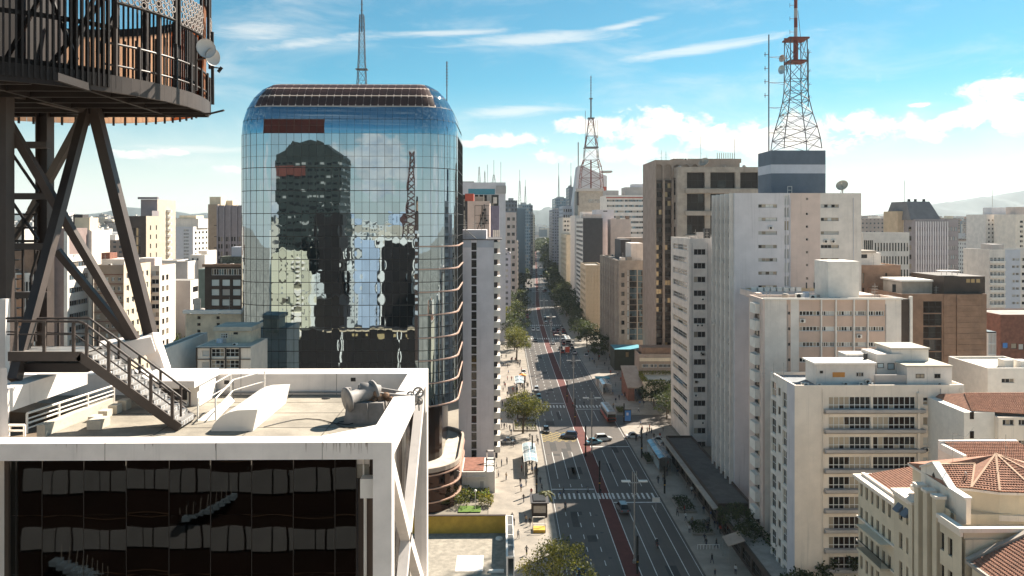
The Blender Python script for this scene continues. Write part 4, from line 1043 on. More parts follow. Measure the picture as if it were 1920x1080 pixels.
for px in (871, 890, 902): mastpart(S.e, S.fx(px), 3, Z_(890, 431, S.y0 + 2), 2.5, .06, 3)
MB().beam((S.fx(872), 1.9, Z_(872, 431, S.y0)), (S.fx(893), -.3, S.Hh + .3), .12, .12).build('guy_pole', darkmet, S.e)

Aw = thing('low_annex', 'low white annex with a small red tiled terrace at the foot of the lavender slab', 'building', (X_(866, 199 * K), 199 * K, 0))
wA = X_(928, 199 * K) - X_(866, 199 * K)
b = MB().box(0, 0, 0, wA, 10, 4.6); b.box(0, -.3, 3.4, wA * .75, -.01, 3.7); b.build('wall', white2, Aw)
MB().box(.3, .5, 4.61, wA * .66, 9.8, 4.75).build('terrace_tiles', redbrick, Aw)
b = MB(); x0 = wA * .72
for x in (x0, wA - .3):
    for y in (.2, 6): b.box(x, y, 4.61, x + .3, y + .3, 7.4)
b.box(x0, .2, 7.0, wA, .5, 7.4); b.box(x0, 6, 7.0, wA, 6.3, 7.4); b.box(x0, .2, 5.7, wA, .45, 5.95); b.build('white_frame', white, Aw)
b = MB(); b.box(wA * .70, .3, 0, wA * .70 + .5, .8, 4.6); b.box(wA * .55, -.02, .3, wA * .66, -.005, 2.6); b.build('side_slot', grey, Aw)

Pk = Bld('pinkish_block', 'pinkish block hung with antennas behind the lavender slab', 872, 918, 377, 300, 22, [pinkpale, charcoal]); Pk.zone('f', 0, 0, Pk.W * .1, Pk.Hh, 1); Pk.finish(par=.5)
b = MB()
for i, (px, y0, y1) in enumerate([(904, 385, 430), (908, 383, 428), (901, 402, 426), (911, 390, 420)]): b.tube((Pk.fx(px), -.6, Pk.fz(y1)), (Pk.fx(px), -.6, Pk.fz(y0)), .14, 5)
for px, py in ((903, 398), (907, 408), (904, 418), (910, 412), (906, 392)): b.box(Pk.fx(px), -.9, Pk.fz(py + 3), Pk.fx(px) + .8, -.62, Pk.fz(py))
b.beam((Pk.fx(895), -.4, Pk.fz(430)), (Pk.fx(907), -.4, Pk.fz(398)), .2, .2); b.build('antenna_cluster', darkmet, Pk.e)
b = MB()
for px, py in ((890, 386), (890, 404), (890, 419)): b.box(Pk.fx(px), -.07, Pk.fz(py), Pk.fx(917.5), -.005, Pk.fz(py - .7))
b.box(Pk.fx(890), -.07, Pk.fz(432), Pk.fx(890.7), -.005, Pk.fz(386.2)); b.build('panel_joint', dkbrown, Pk.e)
Pk.blockpx('red_roof_shed', 872, 888, 363, 10, 16, redpaint)
Pk.block('rooftop_plant', 3, 2, 6, 5, 2.2, concrete); Pk.block('rooftop_plant', 7, 1, 8.4, 3, 2.8, steelmid); Pk.block('rooftop_plant', 9, 1.4, 10.2, 3, 2, white2)
Pu = Bld('striped_block', 'narrow violet-grey block with white vertical ribs', 917, 936, 386, 345, 30, [M('violet_render', (.20, .18, .24), .8)]); Pu.finish()
rb = MB().box(0, -.4, 0, .55, -.005, Pu.Hh * .86).mesh('rib', [white])
for i in range(4): put('rib', rb, Pu.e, (Pu.W * (.38 + .18 * i), 0, 0))
Te = Bld('teal_topped_tower', 'dark glazed tower with a teal band below its roof and a pale end panel', 866, 948, 342, 450, 30, [bluegrey, charcoal, teal])
Te.frows([(869, 880), (883, 888), (890, 897), (899, 906), (908, 913), (915, 919), (921, 926), (927, 934)], ys_(366, 7.2, 12), 6.6, 'dark1')
Te.zonepx(867, 365, 935, 460, 1); Te.zonepx(878, 354, 928, 364.5, 2); Te.finish(par=.8)
for px in (881, 889.5, 898, 907, 914, 920): Te.fbox('white_rib', px - .7, 365, px + .7, 455, .5, white2)
Te.blockpx('plant_room', 866, 889, 340, 3, 12, grey)
Te.fbox('roof_slab', 930, 348, 949, 363, .4, grey)
T3_ = Bld('office_tower', 'tan and grey tower with rows of small windows on the left of the far avenue', 948, 968, 398, 620, 40, [pinkpale]); T3_.grid('f', 2, 12, .05, .95, .02, .97, .6, .42, 'dark2'); T3_.finish()
fg = M('blue_haze_tower', (.16, .20, .25), .6, .1, .2)
fw1 = farwall('blue_curtain_tower', (.22, .29, .34), 2.2, 3.2, .7, .6, (.10, .15, .19)); fw2 = farwall('dark_slate_tower', (.15, .17, .20), 2.4, 3.2, .6, .55)
fw3 = farwall('pale_far_tower', (.50, .48, .45), 2.6, 3.1, .5, .45); fw4 = farwall('lavender_far_tower', (.34, .33, .37), 2.6, 3.1, .5, .45); fw5 = farwall('cream_far_block', (.55, .47, .36), 2.8, 3.1, .45, .45)
def fbld(name, label, pl, pr, pt, Y, dep, mat, group=None, z0=0):
    Y *= K; x0, x1 = X_(pl, Y), X_(pr, Y); zt = Z_((pl + pr) / 2, pt, Y); e = thing(name, label, 'building', (x0, Y, z0), 0, group)
    b = MB().box(0, 0, 0, x1 - x0, dep, zt - z0); b.build('wall', mat, e)
    w = x1 - x0; r = MB().box(.0, .0, zt - z0 + .01, w, .5, zt - z0 + 1.0); r.box(0, dep - .5, zt - z0 + .01, w, dep, zt - z0 + 1); r.box(0, .51, zt - z0 + .01, .5, dep - .51, zt - z0 + 1); r.box(w - .5, .51, zt - z0 + .01, w, dep - .51, zt - z0 + 1)
    r.build('parapet', mat, e); MB().box(w * .25, dep * .3, zt - z0, w * .7, dep * .75, zt - z0 + 3.2).build('roof_house', grey, e)
    return e, x1 - x0, zt - z0
fbld('far_tower', 'dark slate tower stepping behind the tan tower on the left of the far avenue', 948, 970, 378, 720, 40, fw2)
fbld('far_tower', 'blue glass tower with a sloping crown on the left of the far avenue', 969, 985, 392, 800, 40, fw1)
fbld('far_tower', 'tall blue-grey tower behind the sloping glass one', 972, 994, 385, 960, 40, fw1)
fbld('far_tower', 'slim slate slab beside the tall blue-grey tower', 992, 999, 386, 1000, 60, fw2)
fbld('far_tower', 'small tan block last of the left-hand row before the hills', 998, 1003, 404, 1250, 60, fw5)
fbld('far_block', 'low pale block with a white ramp on the left of the far avenue', 938, 972, 455, 640, 30, fw3)
fbld('far_block', 'low grey block among the trees on the left pavement far off', 937, 958, 478, 520, 20, fw4)
# right side of the far avenue
fbld('far_tower', 'lavender tower with a column of tiny windows first in the right-hand far row', 1036, 1055, 395, 1020, 60, fw4)
fbld('far_tower', 'pale blue-grey tower with a stepped top behind the lavender one', 1041, 1068, 373, 1100, 60, fw1)
fbld('far_tower', 'dark slim slab tower carrying a white mast', 1067, 1077, 352, 1000, 40, fw2)
Tw = Bld('terraced_tower', 'grey-white stepped tower with bands of openings below the lattice mast', 1055, 1095, 386, 800, 50, [lav]); Tw.grid('f', 9, 4, .02, .98, .70, .98, .6, .5, 'dark1'); Tw.grid('l', 6, 20, .02, .98, .05, .98, .6, .5, 'dark2'); Tw.finish()
Tw2 = Bld('terraced_block', 'beige block with stepped balconies on the right of the far avenue', 1055, 1082, 408, 720, 50, [cream2]); Tw2.grid('f', 4, 16, .05, .95, .1, .98, .7, .4, 'dark2'); Tw2.finish()
Cr = Bld('cream_block', 'slim cream block with a column of dark windows on the right of the far avenue', 1062, 1080, 440, 660, 60, [cream]); Cr.grid('f', 1, 12, .55, .9, .05, .98, .5, .5, 'dark1'); Cr.grid('l', 8, 12, .03, .97, .05, .97, .5, .5, 'dark2'); Cr.finish()
Wd = Bld('banded_block', 'narrow block with black and white floor bands beside the charcoal wall', 1078, 1094, 404, 600, 40, [white2]); Wd.grid('f', 1, 22, .2, 1.0, .05, .98, .8, .5, 'dark2'); Wd.finish()
# concrete base of the red and white mast
Bp = Bld('mast_building', 'rough concrete building carrying the red and white lattice mast', 1084, 1136, 357, 720, 36, [concrete, redpaint]); Bp.frows([(1103, 1127)], [374, 377.5], 2.2, 'bandlong'); Bp.finish(par=.2)
Bp.fbox('platform', 1080, 353.5, 1132, 358.5, 1.5, grey); Bp.fbox('red_shaft', 1130.5, 350, 1137, 393, .8, redpaint); Bp.fbox('side_pipe', 1081, 360, 1085, 385, .6, charcoal)
Sl = thing('wedge_tower', 'grey sail-shaped wedge tower behind the red and white mast', 'building', (X_(1078, 780 * K), 780 * K, 0))
Ys_ = 780 * K; b = MB(); bx = X_(1078, Ys_)
b.extr([(X_(px, Ys_) - bx, max(0, Z_(px, py, Ys_))) for px, py in ((1075, 382), (1084, 311), (1089, 310), (1138, 330), (1138, 382))] + [(X_(1138, Ys_) - bx, 0), (X_(1075, Ys_) - bx, 0)], 0, 22); b.build('wall', bluegrey, Sl)
MB().beam((X_(1086, Ys_) - bx, 8, Z_(1086, 311, Ys_)), (X_(1086, Ys_) - bx, 8, Z_(1086, 265, Ys_)), .9, .9).build('spire', steelmid, Sl)
b = MB(); b.box(X_(1128, Ys_) - bx, -1, Z_(1128, 323, Ys_), X_(1148, Ys_) - bx, 12, Z_(1128, 320, Ys_)); b.build('roof_disc', grey, Sl)

# ------------------------------------------------------------------ left background, seen past the steel legs
def rgrid(bl, nu, nv, sty, v0=.05, v1=.97, fw=.5, fh=.45, u0=.05, u1=.95): return bl.grid('r', nu, nv, u0, u1, v0, v1, fw, fh, sty)
m1 = Bld('banded_office', 'white office with long window bands and a plain mauve end wall behind the steel legs', 90, 121, 478, 240, 14.5, [M('mauve_end_wall', (.30, .22, .20), .85, .12), white])
m1.zone('r', 0, 0, m1.D, m1.Hh, 1); m1.grid('r', 1, 14, .08, .92, .03, .98, 1, .42, 'bandlong'); m1.finish(par=.6)
m1.block('corner_pier', m1.W + .01, -.3, m1.W + .9, .5, m1.Hh + 6, white, z=0); m1.block('corner_pier', m1.W + .01, m1.D - .6, m1.W + .9, m1.D + .3, m1.Hh + 6, white, z=0)
m1.block('rooftop_house', m1.W - 4, 1.5, m1.W - .1, m1.D - 1, 7.5, m1.wall[0]); m1.block('rooftop_house', m1.W + .2 - 6, m1.D * .4, m1.W - 4.01, m1.D - 1, 3.5, white)
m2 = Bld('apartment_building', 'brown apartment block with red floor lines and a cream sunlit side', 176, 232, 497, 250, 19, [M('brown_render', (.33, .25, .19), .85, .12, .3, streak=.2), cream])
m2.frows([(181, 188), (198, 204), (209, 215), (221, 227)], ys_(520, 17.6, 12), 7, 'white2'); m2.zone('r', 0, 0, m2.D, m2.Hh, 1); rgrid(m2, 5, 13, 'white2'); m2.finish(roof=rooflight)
for j in range(12): m2.fbox('floor_line', 176, 514 + 17.6 * j, 232, 515.6 + 17.6 * j, .12, redbrick)
m2.blockpx('rooftop_flat', 190, 233, 486, 3, 12, white2); m2.frows([], [], 1, 'dark1'); m2.blockpx('brick_chimney_house', 190, 206, 474, 4, 8, redbrick); 
m3 = Bld('balcony_block', 'apartment block with a stack of orange-trimmed balconies behind the right steel leg', 256, 299, 498, 285, 14, [cream2, white2]); m3.frows([(284, 298)], ys_(508, 15.5, 10), 9, 'white2'); m3.zone('r', 0, 0, m3.D, m3.Hh, 1); m3.grid('r', 2, 12, .1, .6, .05, .95, .6, .5, 'dark2'); m3.finish(roof=redbrick)
for j in range(11): m3.fbox('balcony', 271, 506 + 15.5 * j + 7, 284, 506 + 15.5 * j + 14, 1.2, M('orange_trim', (.45, .24, .13), .8))
m3.blockpx('rooftop_house', 256, 290, 484, 5, 10, white2)
m4 = Bld('blank_wall_building', 'building with a big blank grey end wall above dark trees', 304, 357, 526, 305, 10, [M('blank_grey_wall', (.40, .37, .36), .85, .1, .2, streak=.2), white2])
m4.zone('r', 0, 0, m4.D, m4.Hh, 1); rgrid(m4, 1, 9, 'dark2', fw=.6); m4.finish(par=.1)
m4.block('side_strip', -1.6, .2, -.01, 3, m4.Hh - .2, M('dark_side_strip', (.16, .14, .14), .8), z=0)
m5 = Bld('brown_office', 'dark brown office with three columns of pale square windows beside the glass tower', 384, 470, 497, 262, 12, [dkbrown, M('green_glass_wall', (.20, .25, .22), .5)])
m5.frows([(396, 411), (416, 431), (436, 451)], [524, 542, 561], 12.5, 'pale'); m5.fr(396, 504, 452, 516, 'bandlong'); m5.frows([(396, 411), (416, 431), (436, 451)], ys_(580, 18.5, 5), 12.5, 'pale'); m5.finish(par=.3)
m5.fbox('roof_eave', 381, 495, 470, 500, .8, brown)
m5.blockpx('roof_garden', 412, 470, 481, 4, 9, M('lichen_roof', (.16, .16, .12), .95, .4, 1.5)); m5.blockpx('blue_tank', 434, 470, 463, 4.5, 8, palestripe, z=Z_(440, 481, m5.y0 + 4.5)); m5.block('green_wing', -2.2, 1, -.02, 8, m5.Hh - 1.2, m5.wall[1], z=0)
m6 = Bld('cream_apartment_block', 'weathered cream apartment block with small dark openings beside the glass tower', 348, 470, 589, 205, 10, [M('weathered_cream', (.70, .58, .43), .85, .22, .4, streak=.45, bump=.2)])
m6.frows([(370, 376), (406, 412)], ys_(593, 12.6, 9), 5.5, 'dark1'); m6.finish(roof=white, par=.1)
m6.fbox('roof_slab', 346, 581, 470, 587, 1.0, white); m6.fbox('stair_rail', 356, 562, 369, 585, -2.0, steelmid, d0=2.3)
m7 = Bld('small_office', 'small pale office roofed with light sheets beside the glass tower', 368, 470, 650, 168, 12, [cream2])
m7.frows([(396, 420), (423, 448)], ys_(654, 21.5, 6), 15, 'white3'); m7.frows([(379, 392)], ys_(657, 21.5, 6), 11, 'blind'); m7.finish(roof=rooflight, par=.05)
b = MB()
for y in ys_(650, 21.5, 6): b.box(m7.fx(368), -.22, m7.fz(y + 1.2), m7.fx(470), -.005, m7.fz(y))
for px in (368, 394, 422, 449): b.box(m7.fx(px), -.2, 0, m7.fx(px) + .22, -.005, m7.Hh - .2)
b.build('timber_frame', dkbrown, m7.e)
m7.blockpx('upper_house', 404, 470, 621, 5, 11, m6.wall[0]); pwin(414, 625, 427, 634, 5, 'white3', m7); pwin(438, 623, 446, 627, 5, 'dark1', m7); m7.blockpx('upper_house_roof', 400, 472, 613, 4.5, 11.4, rooflight, z=Z_(440, 620.8, m7.y0 + 4.5))
m8 = Bld('white_shed_house', 'low white house with a flat roof just beyond the terrace parapet', 286, 306, 655, 160, 24, [white2, white]); m8.zone('r', 0, 0, m8.D, m8.Hh, 1); m8.finish(roof=deckm, par=.1)
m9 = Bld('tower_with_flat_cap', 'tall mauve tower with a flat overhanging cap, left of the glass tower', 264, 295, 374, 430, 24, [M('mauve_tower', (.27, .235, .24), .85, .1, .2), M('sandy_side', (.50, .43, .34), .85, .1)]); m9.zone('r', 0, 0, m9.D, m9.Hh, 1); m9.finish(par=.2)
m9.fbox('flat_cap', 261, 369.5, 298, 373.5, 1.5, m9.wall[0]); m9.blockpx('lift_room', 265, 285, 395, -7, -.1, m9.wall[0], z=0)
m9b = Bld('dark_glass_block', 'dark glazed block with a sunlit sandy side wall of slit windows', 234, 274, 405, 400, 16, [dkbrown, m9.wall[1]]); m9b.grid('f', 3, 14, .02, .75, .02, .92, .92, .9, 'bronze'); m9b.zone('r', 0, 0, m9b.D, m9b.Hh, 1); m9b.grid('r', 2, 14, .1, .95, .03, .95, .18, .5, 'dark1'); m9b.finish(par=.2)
m9c = Bld('stacked_balcony_tower', 'cream tower edge with stacked round balconies beside the flat-capped tower', 300, 308, 386, 440, 10, [cream2]); m9c.finish()
for j in range(18): MB().lathe((m9c.W, 3, m9c.Hh - 3 - j * 2.9), [(2.2, 0), (2.2, 1.1)], 10).build('balcony', white, m9c.e)
m10 = Bld('white_apartment_tower', 'white apartment tower with a dark column of balconies and an ornate top', 313, 362, 425, 480, 26, [M('shade_tinted_white', (.62, .62, .64), .8, .06), white]); m10.frows([(344, 354)], ys_(430, 6.4, 10), 4.2, 'bandlong'); m10.zone('r', 0, 0, m10.D, m10.Hh, 1); rgrid(m10, 4, 18, 'dark2', fw=.5); m10.finish()  # shade put into the colour: front greyed, sun-facing right side kept white
m10.blockpx('ornate_top', 330, 372, 410, 5, 20, cream2); m10.blockpx('ornate_top', 336, 368, 404, 8, 18, cream)
m11 = Bld('tan_tower', 'tan tower with a stepped roof beside the ribbed grey one', 390, 408, 383, 415, 20, [M('tan_tower_wall', (.42, .32, .235), .85, .1)]); m11.finish(); m11.blockpx('roof_house', 393, 414, 369, 3, 10, cream); m11.blockpx('roof_house', 408, 436, 376, 10, 18, cream)
m11b = Bld('ribbed_tower', 'mauve-grey tower with vertical ribs just left of the glass tower', 407, 470, 385, 405, 20, [M('mauve_ribbed', (.26, .235, .25), .85, .1), charcoal]); m11b.grid('f', 12, 16, .02, .95, .02, .80, .62, .6, 'dark1'); m11b.finish(par=.3)
rb = MB().box(-.3, -.6, 0, .3, -.005, m11b.Hh).mesh('rib', [m11b.wall[0]])
for i in range(6): put('rib', rb, m11b.e, (m11b.W * (.02 + .93 * i / 4.9), 0, 0))
for j in range(12): m11b.block('side_fin', -1.4, .3, -.01, 1.2, .25, charcoal, z=m11b.Hh * (.04 + .075 * j))
m12 = Bld('white_grid_block', 'white block with a grid of windows and an orange pier, seen through the steel frame', 16, 72, 512, 232, 14, [white2]); m12.grid('f', 5, 11, .45, .98, .02, .97, .75, .6, 'dark2'); m12.grid('f', 2, 11, .03, .25, .02, .97, .5, .4, 'dark2'); m12.finish(roof=dkbrown)
m12.fbox('orange_pier', 33, 515, 45, 700, .5, M('orange_brick', (.46, .24, .14), .85)); m12.blockpx('brown_roof_house', 14, 74, 468, 2, 10, brown)
m13 = Bld('white_block', 'plain white block with a window strip behind the steel stair tower', 20, 44, 430, 330, 14, [white2]); m13.grid('f', 2, 10, .4, .95, .1, .95, .6, .4, 'dark2'); m13.finish()
m14 = Bld('pale_block', 'pale grey blank block behind the steel stair tower', 46, 68, 424, 350, 14, [bluegrey]); m14.finish()
m15 = Bld('rooftop_block', 'mauve and cream block with rooftop tanks left of the right steel leg', 108, 170, 432, 330, 16, [M('mauve_block', (.36, .30, .29), .85), cream2]); m15.zone('r', 0, 0, m15.D, m15.Hh, 1); m15.finish(); m15.blockpx('roof_tank_house', 140, 168, 408, 4, 10, cream); m15.blockpx('dark_tank', 137, 155, 402, 5, 9, charcoal)
for k, (pl, pr, pt, Y, mt) in enumerate([(302, 332, 488, 340, white2), (336, 358, 498, 330, lav), (356, 384, 478, 330, white2), (330, 352, 490, 320, grey), (372, 388, 470, 360, cream2)]):
    q = Bld('low_white_house', ['white flat-roofed block behind the blank grey wall', 'mauve-sided low block left of the brown office', 'white boxy house with two square windows above the blank wall', 'grey low block with a drum on the roof', 'small cream block below the tan tower'][k], pl, pr, pt, Y, 12, [mt, white]); q.zone('r', 0, 0, q.D, q.Hh, 1)
    if k == 2: q.fr(360, 484, 363, 488, 'dark1'); q.fr(369, 484, 372, 488, 'dark1')
    q.finish(roof=rooflight, par=.3)

# ================================================================== the mirror glass tower
GT = thing('glass_tower', 'rounded mirror-glass tower reflecting the city, brown grid along its rolled top edge', 'tower', (-31, 155.8, 0))
gx, gy = -31.0, 155.8
xl, xr, yf, yb_, rr, rz = X_(457, 164.0) - gx, -9.2 - gx, 0.0, 36.0, 8.2, 11.2
zb, NR, RT = 20.4, 24, 6
ztop = 86.9; zs = ztop - rz; rh = (zs - zb) / NR
NF, NC, NS = 19, 8, 14
def gpath(c):
    """column boundary index -> (centre point, outward angle); columns run left corner, front, right corner, right side"""
    if c <= NC: return (xl + rr, yf + rr), math.pi + math.pi / 2 * c / NC
    if c <= NC + NF: return (xl + rr + (xr - xl - 2 * rr) * (c - NC) / NF, yf + rr), math.pi * 1.5
    if c <= 2 * NC + NF: return (xr - rr, yf + rr), math.pi * 1.5 + math.pi / 2 * (c - NC - NF) / NC
    return (xr - rr, yf + rr + (yb_ - 2 * rr) * (c - 2 * NC - NF) / NS), 2 * math.pi
def gpos(c, j, off=0.0):
    """point on the skin; c, j may be fractional; off is outwards"""
    c0 = math.floor(c); c1 = min(c0 + 1, 2 * NC + NF + NS); t = c - c0
    (ax, ay), aa = gpath(c0); (bx, by), ba = gpath(c1)
    cx, cy, an = ax + (bx - ax) * t, ay + (by - ay) * t, aa + (ba - aa) * t
    if j <= NR: ph, z = 0.0, zb + rh * j
    else: ph = math.pi / 2 * min((j - NR) / RT, 1.0); z = zs
    n = Vector((math.cos(an) * math.cos(ph), math.sin(an) * math.cos(ph), math.sin(ph)))
    return Vector((cx + math.cos(an) * math.cos(ph) * rr, cy + math.sin(an) * math.cos(ph) * rr, z + math.sin(ph) * rz)) + n * off, n
NCOL = 2 * NC + NF + NS
rg = random.Random(21)
def open_cell(c, j):
    if j != NR: return False
    x = gpos(c + .5, j + .5)[0].x + gx; px = 940 + 1450 * x / gy
    return 495 < px < 616
amps = [rg.uniform(-1, 1) for _ in range(8)]
cw = (xr - xl - 2 * rr) / NF
variants = []
for a in range(10):
    amp = [.0007, -.0006, .0015, -.0014, .0026, -.0025, .0002, -.0002, .0036, -.0034][a]; b = MB(); n = 8
    g = .025
    for jj in range(n + 1):
        for ii in range(n + 1):
            u, v = ii / n * 2 - 1, jj / n * 2 - 1
            b.v.append(((u * .5) * (cw - g), -amp * (1 - u * u) * (1 - v * v), (v * .5) * (rh - g)))
    for jj in range(n):
        for ii in range(n):
            k = jj * (n + 1) + ii; b.f.append((k, k + 1, k + n + 2, k + n + 1)); b.m.append(0)
    variants.append(b.mesh('pane', [mirror], smooth=True))
rest = MB(); restb = MB(); npane = 0; tops = MB()
for j in range(NR + RT):
    for c in range(NCOL):
        if open_cell(c, j): continue
        flat = NC <= c < NC + NF and j < NR
        if flat and 9 <= j <= 23 and npane < 300:
            p, n = gpos(c + .5, j + .5)
            pick = rg.choice([6, 7, 6, 7, 0, 1]) if j > 17 else rg.choice([0, 1, 2, 3, 2, 3, 4, 5]) if j > 14 else rg.choice([2, 3, 4, 5, 8, 9, 4, 5])
            o = put('pane', variants[pick], GT, p); tl = .0005 if j > 17 else .0013
            o.rotation_euler = (rg.gauss(0, tl), 0, rg.gauss(0, tl)); npane += 1
        else:
            am = rg.uniform(-.0014, .0014) if j < 17 else rg.uniform(-.002, .002)
            if j < 14: am = rg.choice([-1, 1]) * rg.uniform(.0010, .0034)
            t1, t2 = rg.gauss(0, .0008), rg.gauss(0, .0008)
            brown_ = j >= NR + 2 and NC - 3 <= c < NC + NF + 3; tgt = tops if brown_ else rest; n_ = 4; k0 = len(tgt.v)
            for jj in range(n_ + 1):
                for ii in range(n_ + 1):
                    u, v = ii / n_ * 2 - 1, jj / n_ * 2 - 1
                    tgt.v.append(tuple(gpos(c + .5 + u * .49, j + .5 + v * .49, am * (1 - u * u) * (1 - v * v) + u * t1 + v * t2)[0]))
            for jj in range(n_):
                for ii in range(n_):
                    k = k0 + jj * (n_ + 1) + ii; tgt.f.append((k, k + 1, k + n_ + 2, k + n_ + 1)); tgt.m.append(0)
stuff(rest.build('pane', mirror, GT, smooth=True))
stuff(tops.build('brown_top_pane', topbrown, GT, smooth=True))
# core behind the skin, roof plate, soffit
def loop(off, z, m=40):
    pts = [gpos(NCOL * i / m, 1, off)[0] for i in range(m + 1)]; pts = [(p.x, p.y) for p in pts]
    return pts + [(xl + rr, yb_), (xl - off, yb_ - rr), (xl - off, yf + rr)]
b = MB(); b.prism(loop(-.35, 0), zb + .05, zs - .3); b.build('core', charcoal, GT)
b = MB(); inner = [gpos(NCOL * i / 40, NR + RT)[0] for i in range(41)]
b.prism([(p.x, p.y) for p in inner] + [(xl + rr, yb_ - rr)], ztop - .4, ztop - .02); b.build('roof', roofgrey, GT)
b = MB(); b.prism([(x * .86, y * .86 + 3.2) for x, y in loop(-.4, 0)], 8.0, zb + .05); b.build('recessed_base', gbrown, GT)
b = MB()
for p in [(xl + rr, yb_), (xr, yb_ - rr)]: pass
b.quad((xr - .05, yb_ - rr, zb), (xl + rr, yb_, zb), (xl + rr, yb_, zs), (xr - .05, yb_ - rr, zs)); b.quad((xl, yf + rr, zb), (xl, yb_ - rr, zb), (xl, yb_ - rr, zs), (xl, yf + rr, zs)); b.build('rear_wall', charcoal, GT)
# mullions: thin lines between panes, a stronger one every other row
mu = MB(); mt_ = MB()
for c in range(NCOL + 1):
    topc = NC - 3 <= c <= NC + NF + 3
    for j in range(NR + RT):
        a, n = gpos(c, j); e, n2 = gpos(c, j + 1)
        if j < NR and j % 4: continue
        if j < NR: e, n2 = gpos(c, min(j + 4, NR))
        tgt = mt_ if j >= NR + 2 and topc else mu; w = .2 if j >= NR + 2 and topc else .05
        tgt.beam(a + n * .01, e + n2 * .01, w, .06, 0, n)
for j in range(NR + RT + 1):
    for c in range(NCOL):
        a, n = gpos(c, j); e, n2 = gpos(c + 1, j)
        topc = NC - 3 <= c < NC + NF + 3; tgt = mt_ if j >= NR + 2 and topc else mu; w = .2 if j >= NR + 2 and topc else (.14 if j % 2 == 1 and j < 23 else .05)
        tgt.beam(a + n * .012, e + n2 * .012, w, .06, 0, n)
stuff(mu.build('mullion_grid', darkframe, GT)); stuff(mt_.build('brown_top_grid', M('pinkish_mullion', (.66, .52, .43), .6), GT))
cells = [c for c in range(NCOL) if open_cell(c, NR)]
b = MB()
for c in cells: b.quad(*[gpos(cc, jj, -.10)[0] for cc, jj in ((c, NR), (c + 1, NR), (c + 1, NR + 1), (c, NR + 1))])
b.build('maintenance_opening', M('dark_red_recess', (.085, .014, .009), .8), GT)
b = MB()
for k in range(0, len(cells) + 1, 2): p0, n0 = gpos(cells[0] + k, NR); p1, n1 = gpos(cells[0] + k, NR + 1); b.beam(p0, p1, .12, .1, 0, n0)
p0, n0 = gpos(cells[0], NR + .55); p1, n1 = gpos(cells[-1] + 1, NR + .55); b.beam(p0, p1, .08, .08, 0, n0); b.build('opening_bar', rust, GT)
for j in range(0, 16, 2):          # copper ribs round the street corner
    b = MB(); st_ = [NC + NF + .5 + (NC + NS - 1) * i / 26 for i in range(27)]
    for c, c2 in zip(st_, st_[1:]):
        p, n = gpos(c, j + .12, .0); q_, n2 = gpos(c2, j + .12, .0)
        b.beam(p + n * .12, q_ + n2 * .12, .26, .24, 0, (0, 0, 1))
    b.build('copper_band', copper, GT)

# round-ended podium of the same make
PD = thing('round_podium', 'round-ended dark glass podium with copper bands below the mirror tower', 'building', (-26, 152.9, 0))
def rrect(x0, y0, x1, y1, r, n=10):
    out = []
    for cx, cy, a0 in ((x1 - r, y0 + r, -90), (x1 - r, y1 - r, 0)):
        out += [(cx + r * math.cos(R(a0 + 90 * i / n)), cy + r * math.sin(R(a0 + 90 * i / n))) for i in range(n + 1)]
    return out + [(x0, y1), (x0, y0)]
zp = 8.95; pl = (-16, 0, 17.3, 34, 9)
MB().prism(rrect(*pl), 0, zp - .9).build('wall', mirrorbrown, PD)
def ring(b, o, i, z0, z1):
    n = len(o)
    for k in range(n):
        k2 = (k + 1) % n
        b.quad((*o[k], z0), (*o[k2], z0), (*o[k2], z1), (*o[k], z1)); b.quad((*o[k], z1), (*o[k2], z1), (*i[k2], z1), (*i[k], z1)); b.quad((*i[k2], z0), (*i[k], z0), (*i[k], z1), (*i[k2], z1)); b.quad((*o[k2], z0), (*o[k], z0), (*i[k], z0), (*i[k2], z0))
    return b
o1, i1 = rrect(-16, -.15, 17.45, 34.15, 9.1), rrect(-15.6, .35, 16.95, 33.6, 8.6)
ring(MB(), o1, i1, zp - .9, zp).build('rim', M('pinkish_rim', (.42, .34, .28), .8), PD)
MB().prism(rrect(-15.5, .4, 16.9, 33.5, 8.5), zp - .89, zp - .86).build('terrace_deck', rooflight, PD)
for z in (zp - 1.5, zp - 4.2, zp - 6.9): ring(MB(), rrect(-16, -.28, 17.58, 34.2, 9.2), rrect(-16, -.02, 17.32, 34.0, 9.0), z, z + .22).build('copper_band', copper, PD)

# ------------------------------------------------------------------ flat roof with ochre parapet below
YR = thing('yellow_parapet_building', 'low building with a flat weathered roof and ochre parapet wall, beside the left pavement', 'building', (-14, 105, 0))
x1 = X_(948, 119.5) + 14; zr = Z_(880, 1000, 119.5); zw = Z_(880, 967, 119.6)
MB().box(0, 0, 0, x1 + 1.1, 15.2, zr - .01).build('wall', cream2, YR); MB().box(.1, .1, zr, x1, 14.4, zr + .03).build('roof', deckm, YR)
MB().box(0, 14.42, zr, x1 - .02, 14.8, zw).build('ochre_parapet', yellow, YR); MB().box(0, 14.38, zw + .003, x1 + .02, 14.85, zw + .12).build('parapet_cap', dkbrown, YR)
b = MB().box(x1, 0, zr, x1 + .25, 14.8, zw); b.box(x1 + 1.0, 0, zr, x1 + 1.12, 14.8, zw); b.build('louvre_parapet', white, YR)
b = MB()
for i in range(50): b.box(x1 + .26, .1 + i * .3, zw - .35, x1 + .99, .22 + i * .3, zw - .08)
stuff(b.build('louvre_slat', steelmid, YR))
for i in range(5): MB().box(x1 + .24, i * 3.6, zw - .2, x1 + 1.02, i * 3.6 + .14, zw + .03).build('louvre_bar', white, YR)
